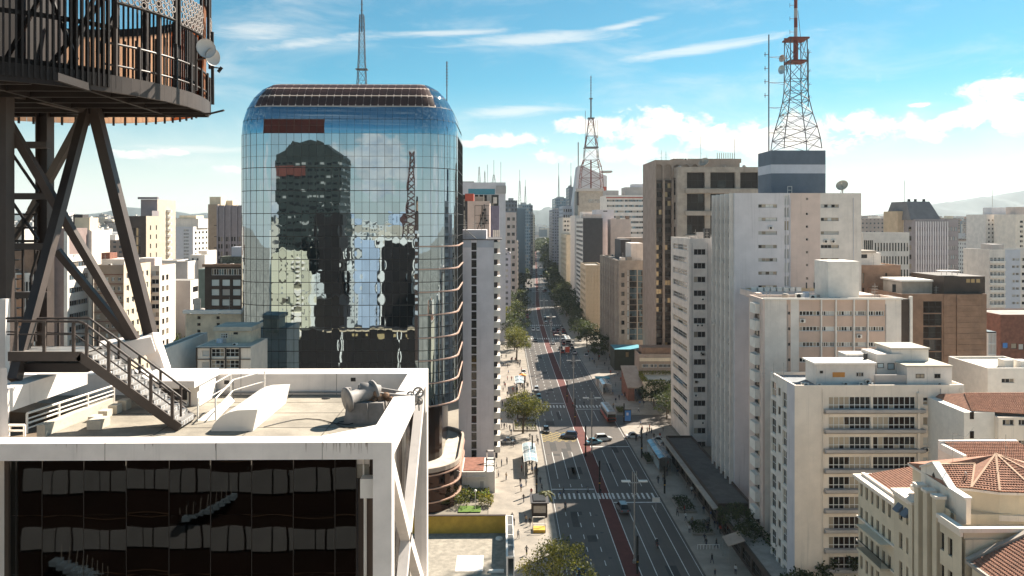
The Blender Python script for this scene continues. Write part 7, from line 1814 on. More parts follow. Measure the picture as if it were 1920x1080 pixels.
e = thing('market_stall', 'teal-roofed kiosk behind the arched pale shelter on the right pavement', 'kiosk', (33.6, 272, .13)); MB().box(0, 0, 0, 4.4, 3, 2.4).build('walls', grey, e); MB().box(-.3, -.3, 2.4, 4.7, 3.3, 2.65).build('roof', teal, e)
e = thing('kiosk', 'orange-roofed kiosk above the left-hand arched shelter', 'kiosk', (6.6, 277, .13)); MB().box(0, 0, 0, 2.2, 2.2, 2.5).build('walls', grey, e); MB().extr([(-.2, 2.5), (1.1, 3.1), (2.4, 2.5)], -.2, 2.4).build('roof', orange, e)
def newsstand(X, Y, label, roofm, h=2.8):
    e = thing('newsstand', label, 'kiosk', (X, Y, .13)); MB().box(0, 0, 0, 3.0, 4.6, h).build('walls', dkbrown, e); MB().box(-.3, -.3, h, 3.3, 4.9, h + .16).build('roof', roofm, e); MB().box(.3, -.05, .9, 2.7, -.004, 2.3).build('shutter', steelmid, e)
    b = MB(); b.box(.3, .4, h + .161, 2.7, 4.2, h + .36); b.build('roof_hatch', darkmet, e); return e
newsstand(6.0, 151, 'dark newsstand beside the palm on the left pavement', charcoal)
newsstand(4.6, 224, 'dark kiosk with an ochre top on the left pavement above the round tree', yellow, 2.6)
e = thing('timber_bench', 'white-railed seat with an ochre box on the left pavement below the newsstand', 'seat', (5.9, 143.5, .13)); MB().box(0, 0, 0, 2.3, 2.0, .55).build('ochre_box', yellow, e); MB().beam((0, .05, 1.6), (2.3, .05, 1.6), .1, .1).beam((0, .05, 0), (0, .05, 1.6), .1, .1).beam((2.3, .05, 0), (2.3, .05, 1.6), .1, .1).beam((0, 2.0, 2.2), (2.3, 2.0, 2.2), .12, .12).beam((0, 2.0, 0), (0, 2.0, 2.2), .1, .1).beam((2.3, 2.0, 0), (2.3, 2.0, 2.2), .1, .1).build('white_rail', white, e)
g = G_(1177, 795, .13); e = thing('information_totem', 'blue lit street map totem on the right kerb near the red bus', 'sign', g); MB().box(-1.0, -.12, .5, 1.0, .12, 4.2).build('case', darkmet, e); MB().box(-.85, -.15, .9, .85, -.125, 3.9).build('blue_panel', blue, e); MB().box(-.4, -.17, 2.5, .2, -.152, 3.3).build('pale_symbol', palestripe, e)
for k in range(2):
    g = G_((1230, 1272)[k], (962, 842)[k], .13); e = thing('street_sign', ['white street sign board on the right pavement by the near crosswalk', 'white street sign board in front of the white office block'][k], 'sign', g); MB().tube((0, 0, 0), (0, 0, 3.0), .05, 6).build('post', steelmid, e); MB().box(-.75, -.06, 2.2, .75, -.02, 3.1).build('board', white, e)
for k, (px, py) in enumerate(((1046, 948), (1232, 885), (1280, 860))):
    pass
e = thing('globe_lamp', 'garden lamp with a round white globe in front of the round podium', 'street lamp', (-5.2, 155.2, .13)); MB().tube((0, 0, 0), (0, 0, 3.6), .06, 6).build('post', white, e); MB().lathe((0, 0, 3.55), [(.05, 0), (.26, .1), (.3, .28), (.22, .48), (.02, .56)], 12).build('globe', white, e, smooth=True)
g = G_(1055, 680); e = thing('road_sign', 'small red hanging sign board over the shaded lanes', 'sign', (27.2, 318, 0)); MB().tube((0, 0, 0), (0, 0, 5.4), .08, 6).build('post', steelmid, e); MB().box(-.9, -.1, 4.0, .9, -.04, 6.4).build('board', redpaint, e)
rp = thing('railing', 'low white rail along the kerb bed below the near crosswalk', 'railing', (34.6, 136, .13)); b = MB()
for i in range(8): b.beam((i * .55, 0, 0), (i * .55, 0, .8), .05, .05)
b.beam((0, 0, .8), (3.9, 0, .8), .06, .06); b.build('bars', white, rp)

# ================================================================== vehicles
def car(label, X, Y, rz, paint, kind='sedan', group=None, cat='car', rough=.25):
    L_, W_, hb, ht = dict(sedan=(4.4, 1.78, .82, 1.46), hatch=(3.9, 1.72, .86, 1.5), suv=(4.7, 1.9, 1.0, 1.75), van=(4.9, 1.95, 1.05, 2.0))[kind]
    e = thing('parked_car' if kind == 'none' else ('van' if kind == 'van' else 'car'), label, cat, (X, Y, .02), rz, group)
    h = L_ / 2; b = MB(); w = W_ / 2
    secs = [(-h, .62, .38, .62), (-h + .18, .92, .26, hb * .92), (-h + .9, 1.0, .22, hb), (0, 1.0, .22, hb), (h - 1.15, 1.0, .22, hb * .97), (h - .45, .96, .24, hb * .86), (h - .1, .82, .28, hb * .74), (h, .6, .36, .56)]
    vs = []
    for y, f, z0, z1 in secs: vs += [(-w * f, y, z0), (-w * f * 1.0, y, (z0 + z1) * .55), (-w * f * .93, y, z1), (w * f * .93, y, z1), (w * f, y, (z0 + z1) * .55), (w * f, y, z0)]
    n = len(secs); fs = [tuple(range(6)), tuple(range((n - 1) * 6, n * 6))[::-1]]
    for i in range(n - 1): fs += [(i * 6 + k, i * 6 + (k + 1) % 6, (i + 1) * 6 + (k + 1) % 6, (i + 1) * 6 + k) for k in range(6)]
    b.add(vs, [f[::-1] for f in fs])
    back = {'sedan': (-h + .75, -h + 1.45), 'hatch': (-h + .15, -h + .75), 'suv': (-h + .12, -h + .55), 'van': (-h + .1, -h + .3)}[kind]; fr_ = {'sedan': (h - 1.15, h - 2.0), 'hatch': (h - 1.0, h - 1.7), 'suv': (h - 1.2, h - 1.9), 'van': (h - .5, h - 1.2)}[kind]
    lo, hi = [(-w * .9, back[0], hb - .02), (w * .9, back[0], hb - .02), (w * .9, fr_[0], hb - .06), (-w * .9, fr_[0], hb - .06)], [(-w * .72, back[1], ht), (w * .72, back[1], ht), (w * .72, fr_[1], ht), (-w * .72, fr_[1], ht)]
    b.add([(x * 1.02, y, z - .05) for x, y, z in hi] + [(x * .96, y * .98, z + .05) for x, y, z in hi], [(0, 1, 5, 4), (1, 2, 6, 5), (2, 3, 7, 6), (3, 0, 4, 7), (4, 5, 6, 7)])
    for p, q in zip(lo, hi): b.beam(p, q, .09, .09)
    b.build('body', paint, e, smooth=False)
    MB().add(lo + hi, [(0, 1, 5, 4), (1, 2, 6, 5), (2, 3, 7, 6), (3, 0, 4, 7)]).build('cabin_glass', gdark, e)
    for sx in (-1, 1):
        for y in (-h + .85, h - .85):
            o = put('wheel', WHEEL, e, (sx * (w - .09), y, .32)); o.rotation_euler = (0, 0, 0)
        MB().box(sx * w * .55 - .16, h - .07, .55, sx * w * .55 + .16, h + .015, .70).build('headlight', white, e); MB().box(sx * w * .62 - .14, -h - .012, .62, sx * w * .62 + .14, -h + .08, .80).build('tail_light', redpaint, e)
        MB().box(sx * w * .98 - .08, fr_[0] - .35, hb, sx * w * .98 + .08, fr_[0] - .2, hb + .14).build('wing_mirror', darkmet, e)
    return e
WHEEL = MB().lathe((-.1, 0, 0), [(.2, 0), (.32, .02), (.33, .1), (.32, .18), (.2, .2)], 14, 0, (1, 0, 0)).lathe((-.11, 0, 0), [(.19, 0), (.17, .02), (.17, .2), (.19, .22)], 10, 1, (1, 0, 0)).mesh('wheel', [rubber, steelmid])
def paint(n, c): 
    m, nt, p = newmat(n); p.inputs['Base Color'].default_value = (*c, 1); p.inputs['Roughness'].default_value = .28; p.inputs['Coat Weight'].default_value = .6; p.inputs['Coat Roughness'].default_value = .08; return m
pw_, ps_, pk_, pnv, pbl, ptl, pr_, pgr = paint('white_car_paint', (.62, .61, .59)), paint('silver_car_paint', (.42, .43, .44)), paint('black_car_paint', (.02, .02, .022)), paint('navy_car_paint', (.022, .032, .07)), paint('blue_car_paint', (.03, .16, .33)), paint('teal_car_paint', (.12, .26, .32)), paint('red_car_paint', (.30, .03, .02)), paint('grey_car_paint', (.12, .12, .125))
def cpx(px, py): g = G_(px, py); return g.x, g.y
def carpx(label, px, py, rz, p, k='sedan', **kw): x, y = cpx(px, py); return car(label, x, y, rz, p, k, **kw)
carpx('dark navy SUV crossing the sunlit junction', 1067, 821, R(80), pnv, 'suv')
carpx('white SUV waiting at the edge of the sunlit junction', 1131, 826, R(-80), pw_, 'suv')
carpx('pale teal car beside the white SUV in the shade', 1113, 832, R(-72), ptl, 'sedan')
carpx('white saloon turning at the right kerb of the junction', 1188, 821, R(-86), pw_, 'sedan')
carpx('white hatchback behind the blue-roofed shelter on the right', 1237, 829, R(-110), pw_, 'sedan')
carpx('black car in the sun on the left lanes by the round tree', 1024, 810, R(180), pk_, 'hatch')
carpx('white car parked at the left edge of the junction', 950, 831, R(80), pw_, 'sedan')
carpx('silver car first of the pair under the shadow edge on the left lanes', 1006, 733, R(180), ps_, 'hatch')
carpx('light blue car second of the pair under the shadow edge on the left lanes', 1010, 748, R(180), ptl, 'hatch')
carpx('white car passing the arched shelter on the left lanes', 982, 701, R(180), pw_, 'hatch')
carpx('blue car heading away at the bottom edge of the avenue', 1088, 1079, R(0), pbl, 'hatch')
carpx('grey van-like car stopped at the near crosswalk', 1167, 957, R(4), pgr, 'suv')
carpx('white car in the sun at the left of the queue', 1074, 645, 0, pw_, 'sedan')
q = [(1064, 662, pw_, 'silver-roofed car nearest in the queue of the shaded lanes'), (1099, 668, pw_, 'white car lagging behind the queue on the right'), (1087, 640, ps_, 'silver car in the middle of the shaded queue')]
for px, py, p, lab in q: carpx(lab, px, py, 0, p, 'sedan')
rq = random.Random(6)
for i in range(26):
    Y = rq.choice([340, 348, 356, 364, 372, 394, 402, 410]) + rq.uniform(-1.5, 1.5); ln_ = rq.randrange(4)
    X = BR + 1.3 + 2.6 * ln_; key = (round(Y / 9), ln_)
    if key in globals().setdefault('_seen', set()): continue
    _seen.add(key); p, c = rq.choice([(pw_, 'white'), (ps_, 'silver'), (pk_, 'black'), (pgr, 'grey'), (pr_, 'red')])
    car(c + ' car in the queue on the shaded right-hand lanes', X + bend(Y), Y, rq.uniform(-.03, .03), p, rq.choice(['sedan', 'hatch', 'suv']), group=c + ' cars queuing on the right-hand lanes')
for i in range(60):
    Y = 400 + 900 * rq.random() ** 1.3; left = rq.random() < .5; ln_ = rq.randrange(4)
    X = (RL + 1.2 + 2.45 * ln_) if left else (BR + 1.3 + 2.6 * ln_); key = ('f', round(Y / 8), left, ln_)
    if key in _seen: continue
    _seen.add(key); p, c = rq.choice([(pw_, 'white'), (ps_, 'silver'), (pk_, 'black'), (pgr, 'grey'), (pr_, 'red')])
    car('far %s car on the %s lanes up the avenue' % (c, 'left-hand' if left else 'right-hand'), X + bend(Y), Y, math.pi if left else 0, p, rq.choice(['sedan', 'hatch', 'suv']), group='far %s cars on the %s lanes' % (c, 'left' if left else 'right'))
for px, py, lab, p in ((1003, 640, 'dark car on the far left lanes by the trees', pk_), (986, 640, 'silver car on the far left lanes by the trees', ps_), (1000, 617, 'white car on the far left lanes beyond the crosswalk', pw_)): carpx(lab, px, py, R(180), p)
def bus(label, X, Y, rz, c1, c2, L_=12.0):
    e = thing('bus', label, 'bus', (X, Y, .02), rz); w, h = 1.27, 3.15
    b = MB(); b.box(-w, -L_ / 2, .35, w, L_ / 2, 1.35); b.build('lower_body', c1, e); b = MB(); b.box(-w, -L_ / 2, 2.35, w, L_ / 2, 2.75); pr = [(-w, 2.755), (-w + .12, 3.05), (-.6, h), (.6, h), (w - .12, 3.05), (w, 2.755)]; b.extr(pr, -L_ / 2, L_ / 2)
    for y in [-L_ / 2 + L_ * i / 7 for i in range(8)]:
        yy = min(max(y, -L_ / 2 + .07), L_ / 2 - .07)
        for x in (-w + .05, w - .05): b.box(x - .045, yy - .07, 1.351, x + .045, yy + .07, 2.349)
    b.build('upper_body', c2, e); MB().box(-w + .02, -L_ / 2 + .03, 1.351, w - .02, L_ / 2 - .03, 2.349).build('window_band', gdark, e)
    for y in (-3, 0, 3.4): MB().box(-.55, y - .7, h, .55, y + .7, h + .2).build('roof_hatch', steelmid, e)
    MB().box(-w + .15, -L_ / 2 - .02, .5, w - .15, -L_ / 2 - .004, 1.2).build('rear_grille', darkmet, e)
    for sx in (-1, 1):
        for y in (-L_ / 2 + 2.6, L_ / 2 - 2.4): o = put('wheel', WHEEL, e, (sx * (w - .13), y, .48)); o.scale = (1.3, 1.5, 1.5)
        MB().box(sx * .95 - .15, -L_ / 2 - .02, 1.05, sx * .95 + .15, -L_ / 2 - .005, 1.3).build('tail_light', redpaint, e)
    return e
bus('city bus with a red rear and pale grey roof in the right-hand kerb lane', 31.6, 228.5, R(2.2), paint('bus_red', (.46, .075, .035)), paint('bus_grey', (.34, .35, .37)))
bus('far white bus on the right-hand lanes by the dark trees', 31.3, 366, 0, pw_, pw_, 11); bus('far pale bus on the left-hand lanes', 13 + bend(560), 560, 0, ps_, pw_, 11); bus('small far bus with a red side up the avenue', 28 + bend(640), 640, 0, pr_, pw_, 11)

# ================================================================== people
def person_mesh(name, pose, top, bottom, hair, skin):
    me = bpy.data.meshes.new(name + '_skeleton'); st = pose.get('stride', .2); ar = pose.get('arm', .12); sit = pose.get('sit', False)
    if not sit:
        P = [(0, 0, .98), (0, .01, 1.18), (0, .02, 1.40), (0, .03, 1.50), (0, .05, 1.60), (0, .05, 1.72),
             (-.10, 0, .92), (-.11, st * .5, .50), (-.11, st * .7 - .05, .09), (-.11, st * .7 + .10, .04), (.10, 0, .92), (.11, -st * .25, .50), (.11, -st * .9, .10), (.11, -st * .9 + .14, .05),
             (-.19, .02, 1.40), (-.24, -ar, 1.14), (-.24, -ar * .6 + .10, .90), (.19, .02, 1.40), (.24, ar, 1.14), (.24, ar * 1.3 + .08, .92)]
    else:
        P = [(0, 0, .80), (0, .05, 1.0), (0, .12, 1.22), (0, .15, 1.33), (0, .18, 1.43), (0, .18, 1.56),
             (-.12, .05, .78), (-.22, .42, .80), (-.22, .38, .38), (-.22, .50, .32), (.12, .05, .78), (.22, .42, .80), (.22, .38, .38), (.22, .50, .32),
             (-.19, .12, 1.22), (-.28, .28, 1.02), (-.28, .52, 1.0), (.19, .12, 1.22), (.28, .28, 1.02), (.28, .52, 1.0)]
    Ed = [(0, 1), (1, 2), (2, 3), (3, 4), (4, 5), (0, 6), (6, 7), (7, 8), (8, 9), (0, 10), (10, 11), (11, 12), (12, 13), (2, 14), (14, 15), (15, 16), (2, 17), (17, 18), (18, 19)]
    rad = [.14, .13, .15, .06, .10, .09, .10, .07, .05, .045, .10, .07, .05, .045, .065, .048, .04, .065, .048, .04]
    me.from_pydata(P, Ed, []); o = bpy.data.objects.new(name, me); COL.objects.link(o)
    md = o.modifiers.new('skin', 'SKIN'); sv = me.skin_vertices[0].data
    for i, r in enumerate(rad): sv[i].radius = (r, r * (.8 if i < 3 else 1)); sv[i].use_root = (i == 0)
    s2 = o.modifiers.new('sub', 'SUBSURF'); s2.levels = 1; s2.render_levels = 1
    dg = bpy.context.evaluated_depsgraph_get(); ev = o.evaluated_get(dg); m2 = bpy.data.meshes.new_from_object(ev)
    bpy.data.objects.remove(o); bpy.data.meshes.remove(me); m2.materials.clear()
    for m in (top, bottom, hair, skin): m2.materials.append(m)
    hip = .80 if sit else .96; neck = 1.36 if sit else 1.50; hd = 1.46 if sit else 1.64
    for f in m2.polygons:
        c = f.center; k = 0
        if c.z < hip and not (abs(c.x) > .19 and not sit): k = 1
        if c.z > neck: k = 3
        if c.z > hd or (c.z > neck + .05 and c.y < .03): k = 2
        if abs(c.x) > .19 and c.z < .98 and not sit: k = 3
        f.material_index = k; f.use_smooth = True
    m2.name = 'person'; return m2
cl = dict(black=M('black_cloth', (.02, .02, .022), .9), navy=M('navy_cloth', (.025, .03, .06), .9), white=M('white_cloth', (.55, .54, .52), .9), red=M('red_cloth', (.32, .04, .03), .9), grey=M('grey_cloth', (.15, .15, .15), .9), blue=M('blue_cloth', (.06, .12, .26), .9), tan=M('tan_cloth', (.30, .22, .14), .9))
hairm, skinm = M('dark_hair', (.015, .011, .008), .8), M('skin', (.33, .19, .12), .6)
PM = {}
for i, (t, bt) in enumerate((('black', 'navy'), ('white', 'navy'), ('red', 'black'), ('grey', 'black'), ('blue', 'tan'), ('tan', 'navy'), ('navy', 'grey'))):
    for k, ps in enumerate(({'stride': .34, 'arm': .2}, {'stride': .03, 'arm': .03})): PM[(t, k)] = person_mesh('person', ps, cl[t], cl[bt], hairm, skinm)
pr2 = random.Random(17)
def person(X, Y, where, grp, t=None, k=None, z=.13, rz=None):
    t = t or pr2.choice(['black', 'black', 'black', 'white', 'red', 'grey', 'blue', 'tan', 'navy', 'navy']); k = pr2.randrange(2) if k is None else k
    o = put('person', PM[(t, k)], None, (X, Y, z), pr2.uniform(0, 6.28) if rz is None else rz); s_ = pr2.uniform(.94, 1.06); o.scale = (s_,) * 3
    return tag(o, 'person in a %s top %s %s' % (t, 'walking' if k == 0 else 'standing', where), 'person', 'people in %s tops %s %s' % (t, 'walking' if k == 0 else 'standing', grp))
for i in range(56): person(pr2.uniform(-1.5, 9.8), pr2.uniform(128, 240), 'on the sunlit left pavement', 'on the near left pavement')
for i in range(26): person(pr2.uniform(5.0, 8.5), pr2.uniform(262, 276) if i % 2 else pr2.uniform(176, 192), 'beside a shelter on the left pavement', 'by the left shelters')
for i in range(30): person(pr2.uniform(0, 9.5) , pr2.uniform(240, 330), 'farther up the left pavement', 'farther up the left pavement')
for i in range(62): person(pr2.uniform(34.3, 46), pr2.uniform(124, 218), 'on the shaded right pavement', 'on the near right pavement')
for i in range(44): person(pr2.uniform(34.3, 46) + bend(300), pr2.uniform(232, 340), 'farther up the shaded right pavement', 'farther up the right pavement')
for X, Y, t, lab in ((13.2, 163.6, 'black', 'entering the near crosswalk'), (16.0, 162.2, 'navy', 'midway on the near crosswalk'), (21.0, 163.4, 'black', 'on the cycle lane at the near crosswalk'), (18.4, 164, 'grey', 'nearing the cycle lane on the near crosswalk'), (22.3, 241, 'red', 'on the cycle lane at the crosswalk by the bus'), (26, 242.5, 'black', 'on the right half of the crosswalk by the bus'), (12.3, 161.5, 'blue', 'at the left kerb end of the near crosswalk')):
    o = put('person', PM[(t, 0)], None, (X, Y, .02), pr2.choice([R(80), R(-90)])); tag(o, 'person in a %s top walking %s' % (t, lab), 'person')
SITP = [person_mesh('person', {'sit': True}, cl['black'], cl['grey'], cl['white'], cl['white']), person_mesh('person', {'sit': True}, cl['navy'], cl['black'], cl['red'], skinm)]
def moto(X, Y, rz, label, lab2, k, p):
    e = thing('motorcycle', label, 'motorcycle', (X, Y, .02), rz)
    for y in (-.62, .66): MB().lathe((-.06, y, .31), [(.2, 0), (.30, .02), (.31, .06), (.30, .1), (.2, .12)], 14, 0, (1, 0, 0)).build('wheel', rubber, e)
    MB().extx([(-.55, .35), (-.75, .72), (-.2, .74), (.1, .92), (.35, .88), (.45, .55), (.2, .30)], -.14, .14).build('frame', p, e); MB().box(-.13, -.72, .73, .13, .05, .80).build('seat', darkmet, e)
    MB().tube((-.34, .5, 1.02), (.34, .5, 1.02), .025, 6).tube((0, .66, .31), (0, .48, 1.02), .04, 6).build('handlebar', steelmid, e)
    o = put('person', SITP[k], None, (X, Y, .04), rz); tag(o, lab2, 'person')
x, y = cpx(1232, 1026); moto(x, y, 0, 'motorcycle riding away in the right-hand lanes below the near crosswalk', 'motorcyclist in a black jacket and white helmet in the right-hand lanes', 0, pr_)
x, y = cpx(1060, 955); moto(x, y, math.pi, 'motorcycle just below the near crosswalk in the left lanes', 'motorcyclist in a navy jacket and red helmet just below the near crosswalk', 1, pk_)

# ================================================================== the rest of the city
FOOT = [(o.location.x, o.location.y) for o in COL.objects]
rc = random.Random(42)
FM = [farwall('far_wall_white', (.55, .54, .52), 2.8, 3.0, .45, .42), farwall('far_wall_cream', (.52, .46, .37), 3.2, 3.1, .5, .45), farwall('far_wall_grey', (.36, .36, .37), 2.6, 3.2, .55, .5), farwall('far_wall_brown', (.27, .20, .16), 3.0, 3.1, .5, .45),
      farwall('far_wall_pink', (.46, .36, .31), 3.0, 3.0, .4, .4), farwall('far_wall_banded', (.52, .51, .49), 3.0, 3.2, .5, .42, band=True), farwall('far_wall_glass', (.16, .20, .23), 2.4, 3.4, .8, .7, (.08, .11, .13))]
FN = ['white', 'cream', 'grey', 'brown', 'pinkish', 'banded', 'glass']
boxes = []
for o in COL.objects:
    if o.type == 'EMPTY' and o.get('category') in ('building', 'tower'):
        w = next((c for c in o.children if c.name.startswith(('wall', 'core'))), None)
        if w:
            xs = [v.co.x for v in w.data.vertices]; ys2 = [v.co.y for v in w.data.vertices]
            boxes.append((o.location.x + min(xs) - 3, o.location.y + min(ys2) - 3, o.location.x + max(xs) + 3, o.location.y + max(ys2) + 3))
def free(x0, y0, x1, y1): return not any(x0 < b[2] and x1 > b[0] and y0 < b[3] and y1 > b[1] for b in boxes)
def px_of(X, Y): return 960 + 1450 * (X * math.cos(YAW) - Y * math.sin(YAW)) / (X * math.sin(YAW) + Y * math.cos(YAW))
cand = []
def try_block(X, Y, w, d, h):
    m_ = (X + w / 2) - bend(Y)
    if Y < 1500 and -6 < m_ + 0 and m_ < 52 + w / 2 and X - bend(Y) < 50 and X + w - bend(Y) > -4: return
    if not free(X, Y, X + w, Y + d): return
    boxes.append((X - 2, Y - 2, X + w + 2, Y + d + 2)); cand.append((X, Y, w, d, h, rc.randrange(7), rc.random()))
# low roofs near the left, then thicker and farther
for i in range(260):
    Y = rc.uniform(190, 420); px = rc.uniform(-60, 470); w = rc.uniform(9, 22); top = rc.uniform(6, 20)
    if Y > 330: top = rc.uniform(12, 32)
    if 250 < px < 460 and Y < 300: top = min(top, 12)
    try_block(X_(px, Y), Y, w, rc.uniform(10, 20), top)
for i in range(420):
    Y = 420 + 800 * rc.random() ** 1.2; px = rc.uniform(-80, 480); w = rc.uniform(12, 26)
    py = 400 + 80 * rc.random() ** .6 if rc.random() < .25 else rc.uniform(428, 500); h = min(max(Z_(px, py, Y), 10), 62)
    try_block(X_(px, Y), Y, w, rc.uniform(12, 26), h)
for i in range(420):
    Y = 300 + 1000 * rc.random() ** 1.1; px = rc.uniform(1590, 2020); w = rc.uniform(12, 28)
    py = rc.uniform(404, 424) if rc.random() < .22 else rc.uniform(424, 540); h = min(max(Z_(px, py, Y), 10), 66)
    if Y < 520: h = min(h, Z_(px, rc.uniform(490, 580), Y)); h = max(h, 8)
    try_block(X_(px, Y), Y, w, rc.uniform(12, 26), h)
# rows along the far avenue
for side in (-1, 1):
    Y = 640 if side < 0 else 700
    while Y < 1500:
        w = rc.uniform(16, 30); h = rc.uniform(28, 62) if side > 0 else rc.uniform(22, 50); X = bend(Y) + ((51 + rc.uniform(0, 6)) if side > 0 else (-5 - w - rc.uniform(0, 6)))
        try_block(X, Y, w, rc.uniform(18, 32), h); Y += rc.uniform(22, 40)
for i in range(60):
    Y = rc.uniform(620, 1500); px = rc.uniform(1085, 1230); try_block(X_(px, Y), Y, rc.uniform(16, 30), 24, rc.uniform(30, 60))
n_near = len(cand)
for i in range(2600):
    Y = 1200 + 5200 * rc.random() ** 1.5; px = rc.uniform(-150, 2070) ; w = rc.uniform(14, 34) * (1 + Y / 6000)
    if Y < 1500 and 930 < px < 1120: continue
    py = 405 + rc.random() ** .7 * 16 if rc.random() < .18 else rc.uniform(414, 440); h = max(8, min(Z_(px, py, Y), 110))
    if 900 < px < 1100: h = rc.uniform(10, 40)
    cand.append((X_(px, Y), Y, w, rc.uniform(14, 30), h, rc.randrange(7), rc.random()))
cand.sort(key=lambda c: -(c[2] * c[4]) / c[1] ** 2)
roofs = [roofgrey, rooflight, terracotta, white2, roofgrey]
def blockmesh(b, X, Y, w, d, h, r, m, mr, md):
    b.box(X, Y, 0, X + w, Y + d, h, m); t = .3
    b.box(X + t, Y + t, h + .02, X + w - t, Y + d - t, h + .06, mr)
    for q in ((X, Y, X + w, Y + t), (X, Y + d - t, X + w, Y + d), (X, Y + t, X + t, Y + d - t), (X + w - t, Y + t, X + w, Y + d - t)): b.box(q[0], q[1], h + .01, q[2], q[3], h + .8, m)
    if r > .35: b.box(X + w * .2, Y + d * .3, h + .07, X + w * (.4 + r * .3), Y + d * .7, h + 2 + 2.4 * r, md)
    if r > .75: b.box(X + w * .3, Y + d * .4, h + 4.5, X + w * .42, Y + d * .55, h + 6, md)
for i, (X, Y, w, d, h, k, r) in enumerate(cand[:300]):
    side = 'left' if px_of(X, Y) < 900 else ('right' if px_of(X, Y) > 1300 else 'middle')
    e = thing('city_block', '%s city block among the rooftops on the %s of the view' % (FN[k], side), 'building', (X, Y, 0), 0, '%s city blocks on the %s' % (FN[k], side))
    b = MB(); b.box(0, 0, 0, w, d, h); b.build('wall', FM[k], e)
    b = MB(); t = .3
    b.box(t, t, h + .02, w - t, d - t, h + .06)
    b.build('roof', roofs[int(r * 4.99)], e)
    b = MB()
    for q in ((0, 0, w, t), (0, d - t, w, d), (0, t, t, d - t), (w - t, t, w, d - t)): b.box(q[0], q[1], h + .01, q[2], q[3], h + .8)
    b.build('parapet', FM[k], e)
    if r > .25: MB().box(w * .2, d * .3, h + .07, w * (.4 + r * .3), d * .7, h + 2 + 2.4 * r).build('roof_house', [white2, grey, cream, FM[k]][int(r * 17) % 4], e)
    if r > .6: MB().lathe((w * .7, d * .5, h + .07), [(1.2, 0), (1.2, 1.4), (.9, 1.6)], 10).build('water_tank', [palestripe, grey][int(r * 31) % 2], e)
b = MB()
for X, Y, w, d, h, k, r in cand[300:]: blockmesh(b, X, Y, w, d, h, r, k, 7 + int(r * 4.99), 7 + (int(r * 17) % 5))
stuff(b.build('distant_city', FM + roofs)); 
dc = [o for o in COL.objects if o.name.startswith('distant_city')][0]; tag(dc, 'hazy carpet of distant city blocks spreading to the horizon', 'city')
# distant greenery between the blocks
rt = random.Random(77)
for i in range(46):
    Y = rt.uniform(230, 620); px = rt.choice([rt.uniform(0, 450), rt.uniform(1620, 1920)]); X = X_(px, Y)
    if free(X - 3, Y - 3, X + 3, Y + 3): tree(FART, 'dark tree between the rooftops on the %s' % ('left' if px < 900 else 'right'), X, Y, rt.uniform(8, 14), 0, 'dark trees between the rooftops on the %s' % ('left' if px < 900 else 'right'))

# ------------------------------------------------------------------ wear and fittings on the nearer buildings
rw = random.Random(91)
def pipe(bl, face, u, v0, v1, r=.07, mat=steelmid):
    p0, p1 = Vector(bl.P(face, u, v0, -r - .02)), Vector(bl.P(face, u, v1, -r - .02)); MB().tube(p0, p1, r, 6).build('downpipe', mat, bl.e)
for px in (1542, 1722.5, 1763, 1800): pipe(D, 'f', D.fx(px), 0, D.Hh - .6, .06, [cream2, grey, cream2, grey][int(px) % 4])
for px in (1477, 1660.5): pipe(C, 'f', C.fx(px), 0, C.Hh - 1, .06, grey)
for px in (1474, 1481.5, 1600): pipe(B, 'f', B.fx(px), 0, B.Hh - 1, .08, [grey, bluegrey, lav][int(px) % 3])
for px in (1297.5, 1327): pipe(A, 'f', A.fx(px), 0, A.Hh - 1.2, .06, grey)
def acs(bl, cols, rows, n, dz=-.1):
    for i in range(n):
        c, y = rw.choice(cols), rw.choice(rows); acunit(bl.e, bl.fx(c), -.24, bl.fz(y) + dz, .95)
acs(A, [1305, 1318, 1338], [482 + 25.8 * i for i in range(15)], 9, -.6)
acs(C, [1504, 1550, 1580, 1610, 1640], [596 + 29.2 * i for i in range(4)], 6, -.9)
acs(D, [1736, 1780], [763 + 37.5 * i for i in range(5)], 4, -.9)
acs(B, [1430, 1445, 1548, 1562], [394 + 25.3 * i for i in range(10)], 8, -1.2)
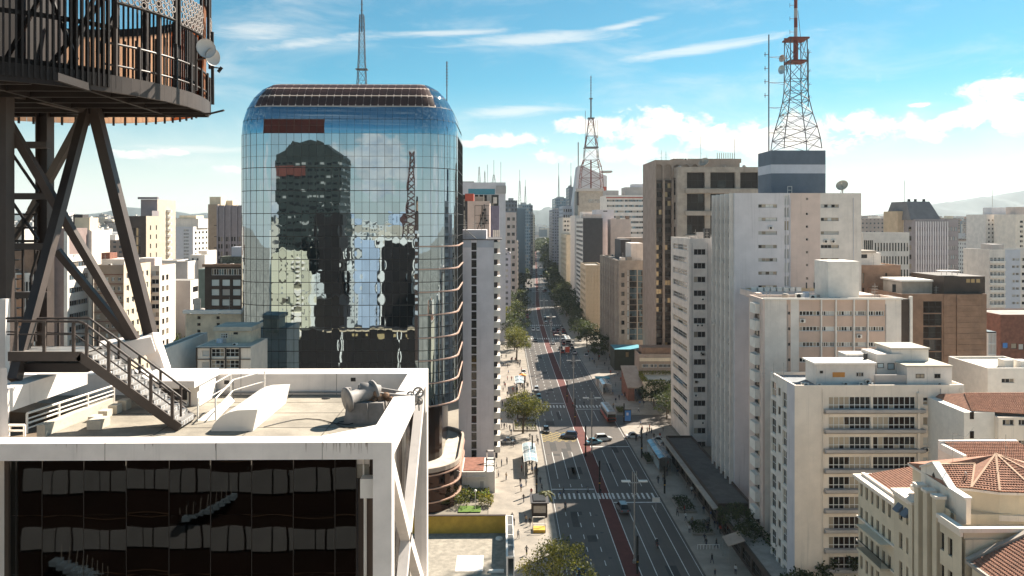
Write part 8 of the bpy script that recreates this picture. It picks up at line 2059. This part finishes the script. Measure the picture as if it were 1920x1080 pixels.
for i in range(9):
    x = rw.uniform(1, D.W - 3); o = acunit(D.e, x, rw.uniform(1.0, 1.8), D.Hh - .45, .8)
for bl, n in ((C, 7), (S, 5), (Fb, 6), (Bq, 4), (J, 5), (Ht, 8), (It, 7), (Gb, 3), (Nb, 8), (Lb, 4), (m2, 5), (m5, 4), (m6, 5), (m7, 4), (m1, 4)):
    top = bl.Hh - .3
    for i in range(n):
        x, y = rw.uniform(.8, max(1, bl.W - 2.5)), rw.uniform(.8, max(1, bl.D - 2)); k = rw.random()
        if k < .45: acunit(bl.e, x, y, top, rw.uniform(.9, 1.6))
        elif k < .7: MB().lathe((x, y, top), [(.6, 0), (.6, .9), (.45, 1.05)], 10).build('water_tank', rw.choice([palestripe, grey, concrete]), bl.e)
        else: MB().path([(x, y, top + .15), (x + rw.uniform(1, 4), y, top + .15), (x + rw.uniform(1, 4), y + 1.5, top + .15)], .07, 5).build('roof_pipe', steelmid, bl.e)
    if n > 3: mastpart(bl.e, rw.uniform(1, bl.W - 1), rw.uniform(.6, 2), top, rw.uniform(1.8, 4), .04, 4)
b = MB()      # aerials and wires over the tiled roofs
b.path([(43 - 43 + 3.2, 8.5, 33.4), (3.2, 8.5, 36.4)], .025, 4)
for z in (35.2, 35.7, 36.2): b.tube((2.6, 8.5, z), (3.8, 8.5, z), .015, 4)
b.build('roof_aerial', steelmid, E)
b = MB(); b.path([(3.2, 8.5, 36.3), (6, 11, 35.2), (10, 16, 34.9)], .012, 4); b.build('aerial_wire', darkmet, E)

# ================================================================== the air
hm = bpy.data.materials.new('air_haze'); hm.use_nodes = True; nt = hm.node_tree; nt.nodes.clear()
vo = nt.nodes.new('ShaderNodeVolumePrincipled'); vo.inputs['Color'].default_value = (.82, .93, 1.0, 1); vo.inputs['Density'].default_value = HAZE; vo.inputs['Anisotropy'].default_value = .35
nt.links.new(vo.outputs[0], nt.nodes.new('ShaderNodeOutputMaterial').inputs['Volume'])
hz = MB().box(-6500, -1200, -1.1, 6500, 9200, 345).build('haze', hm); stuff(hz)
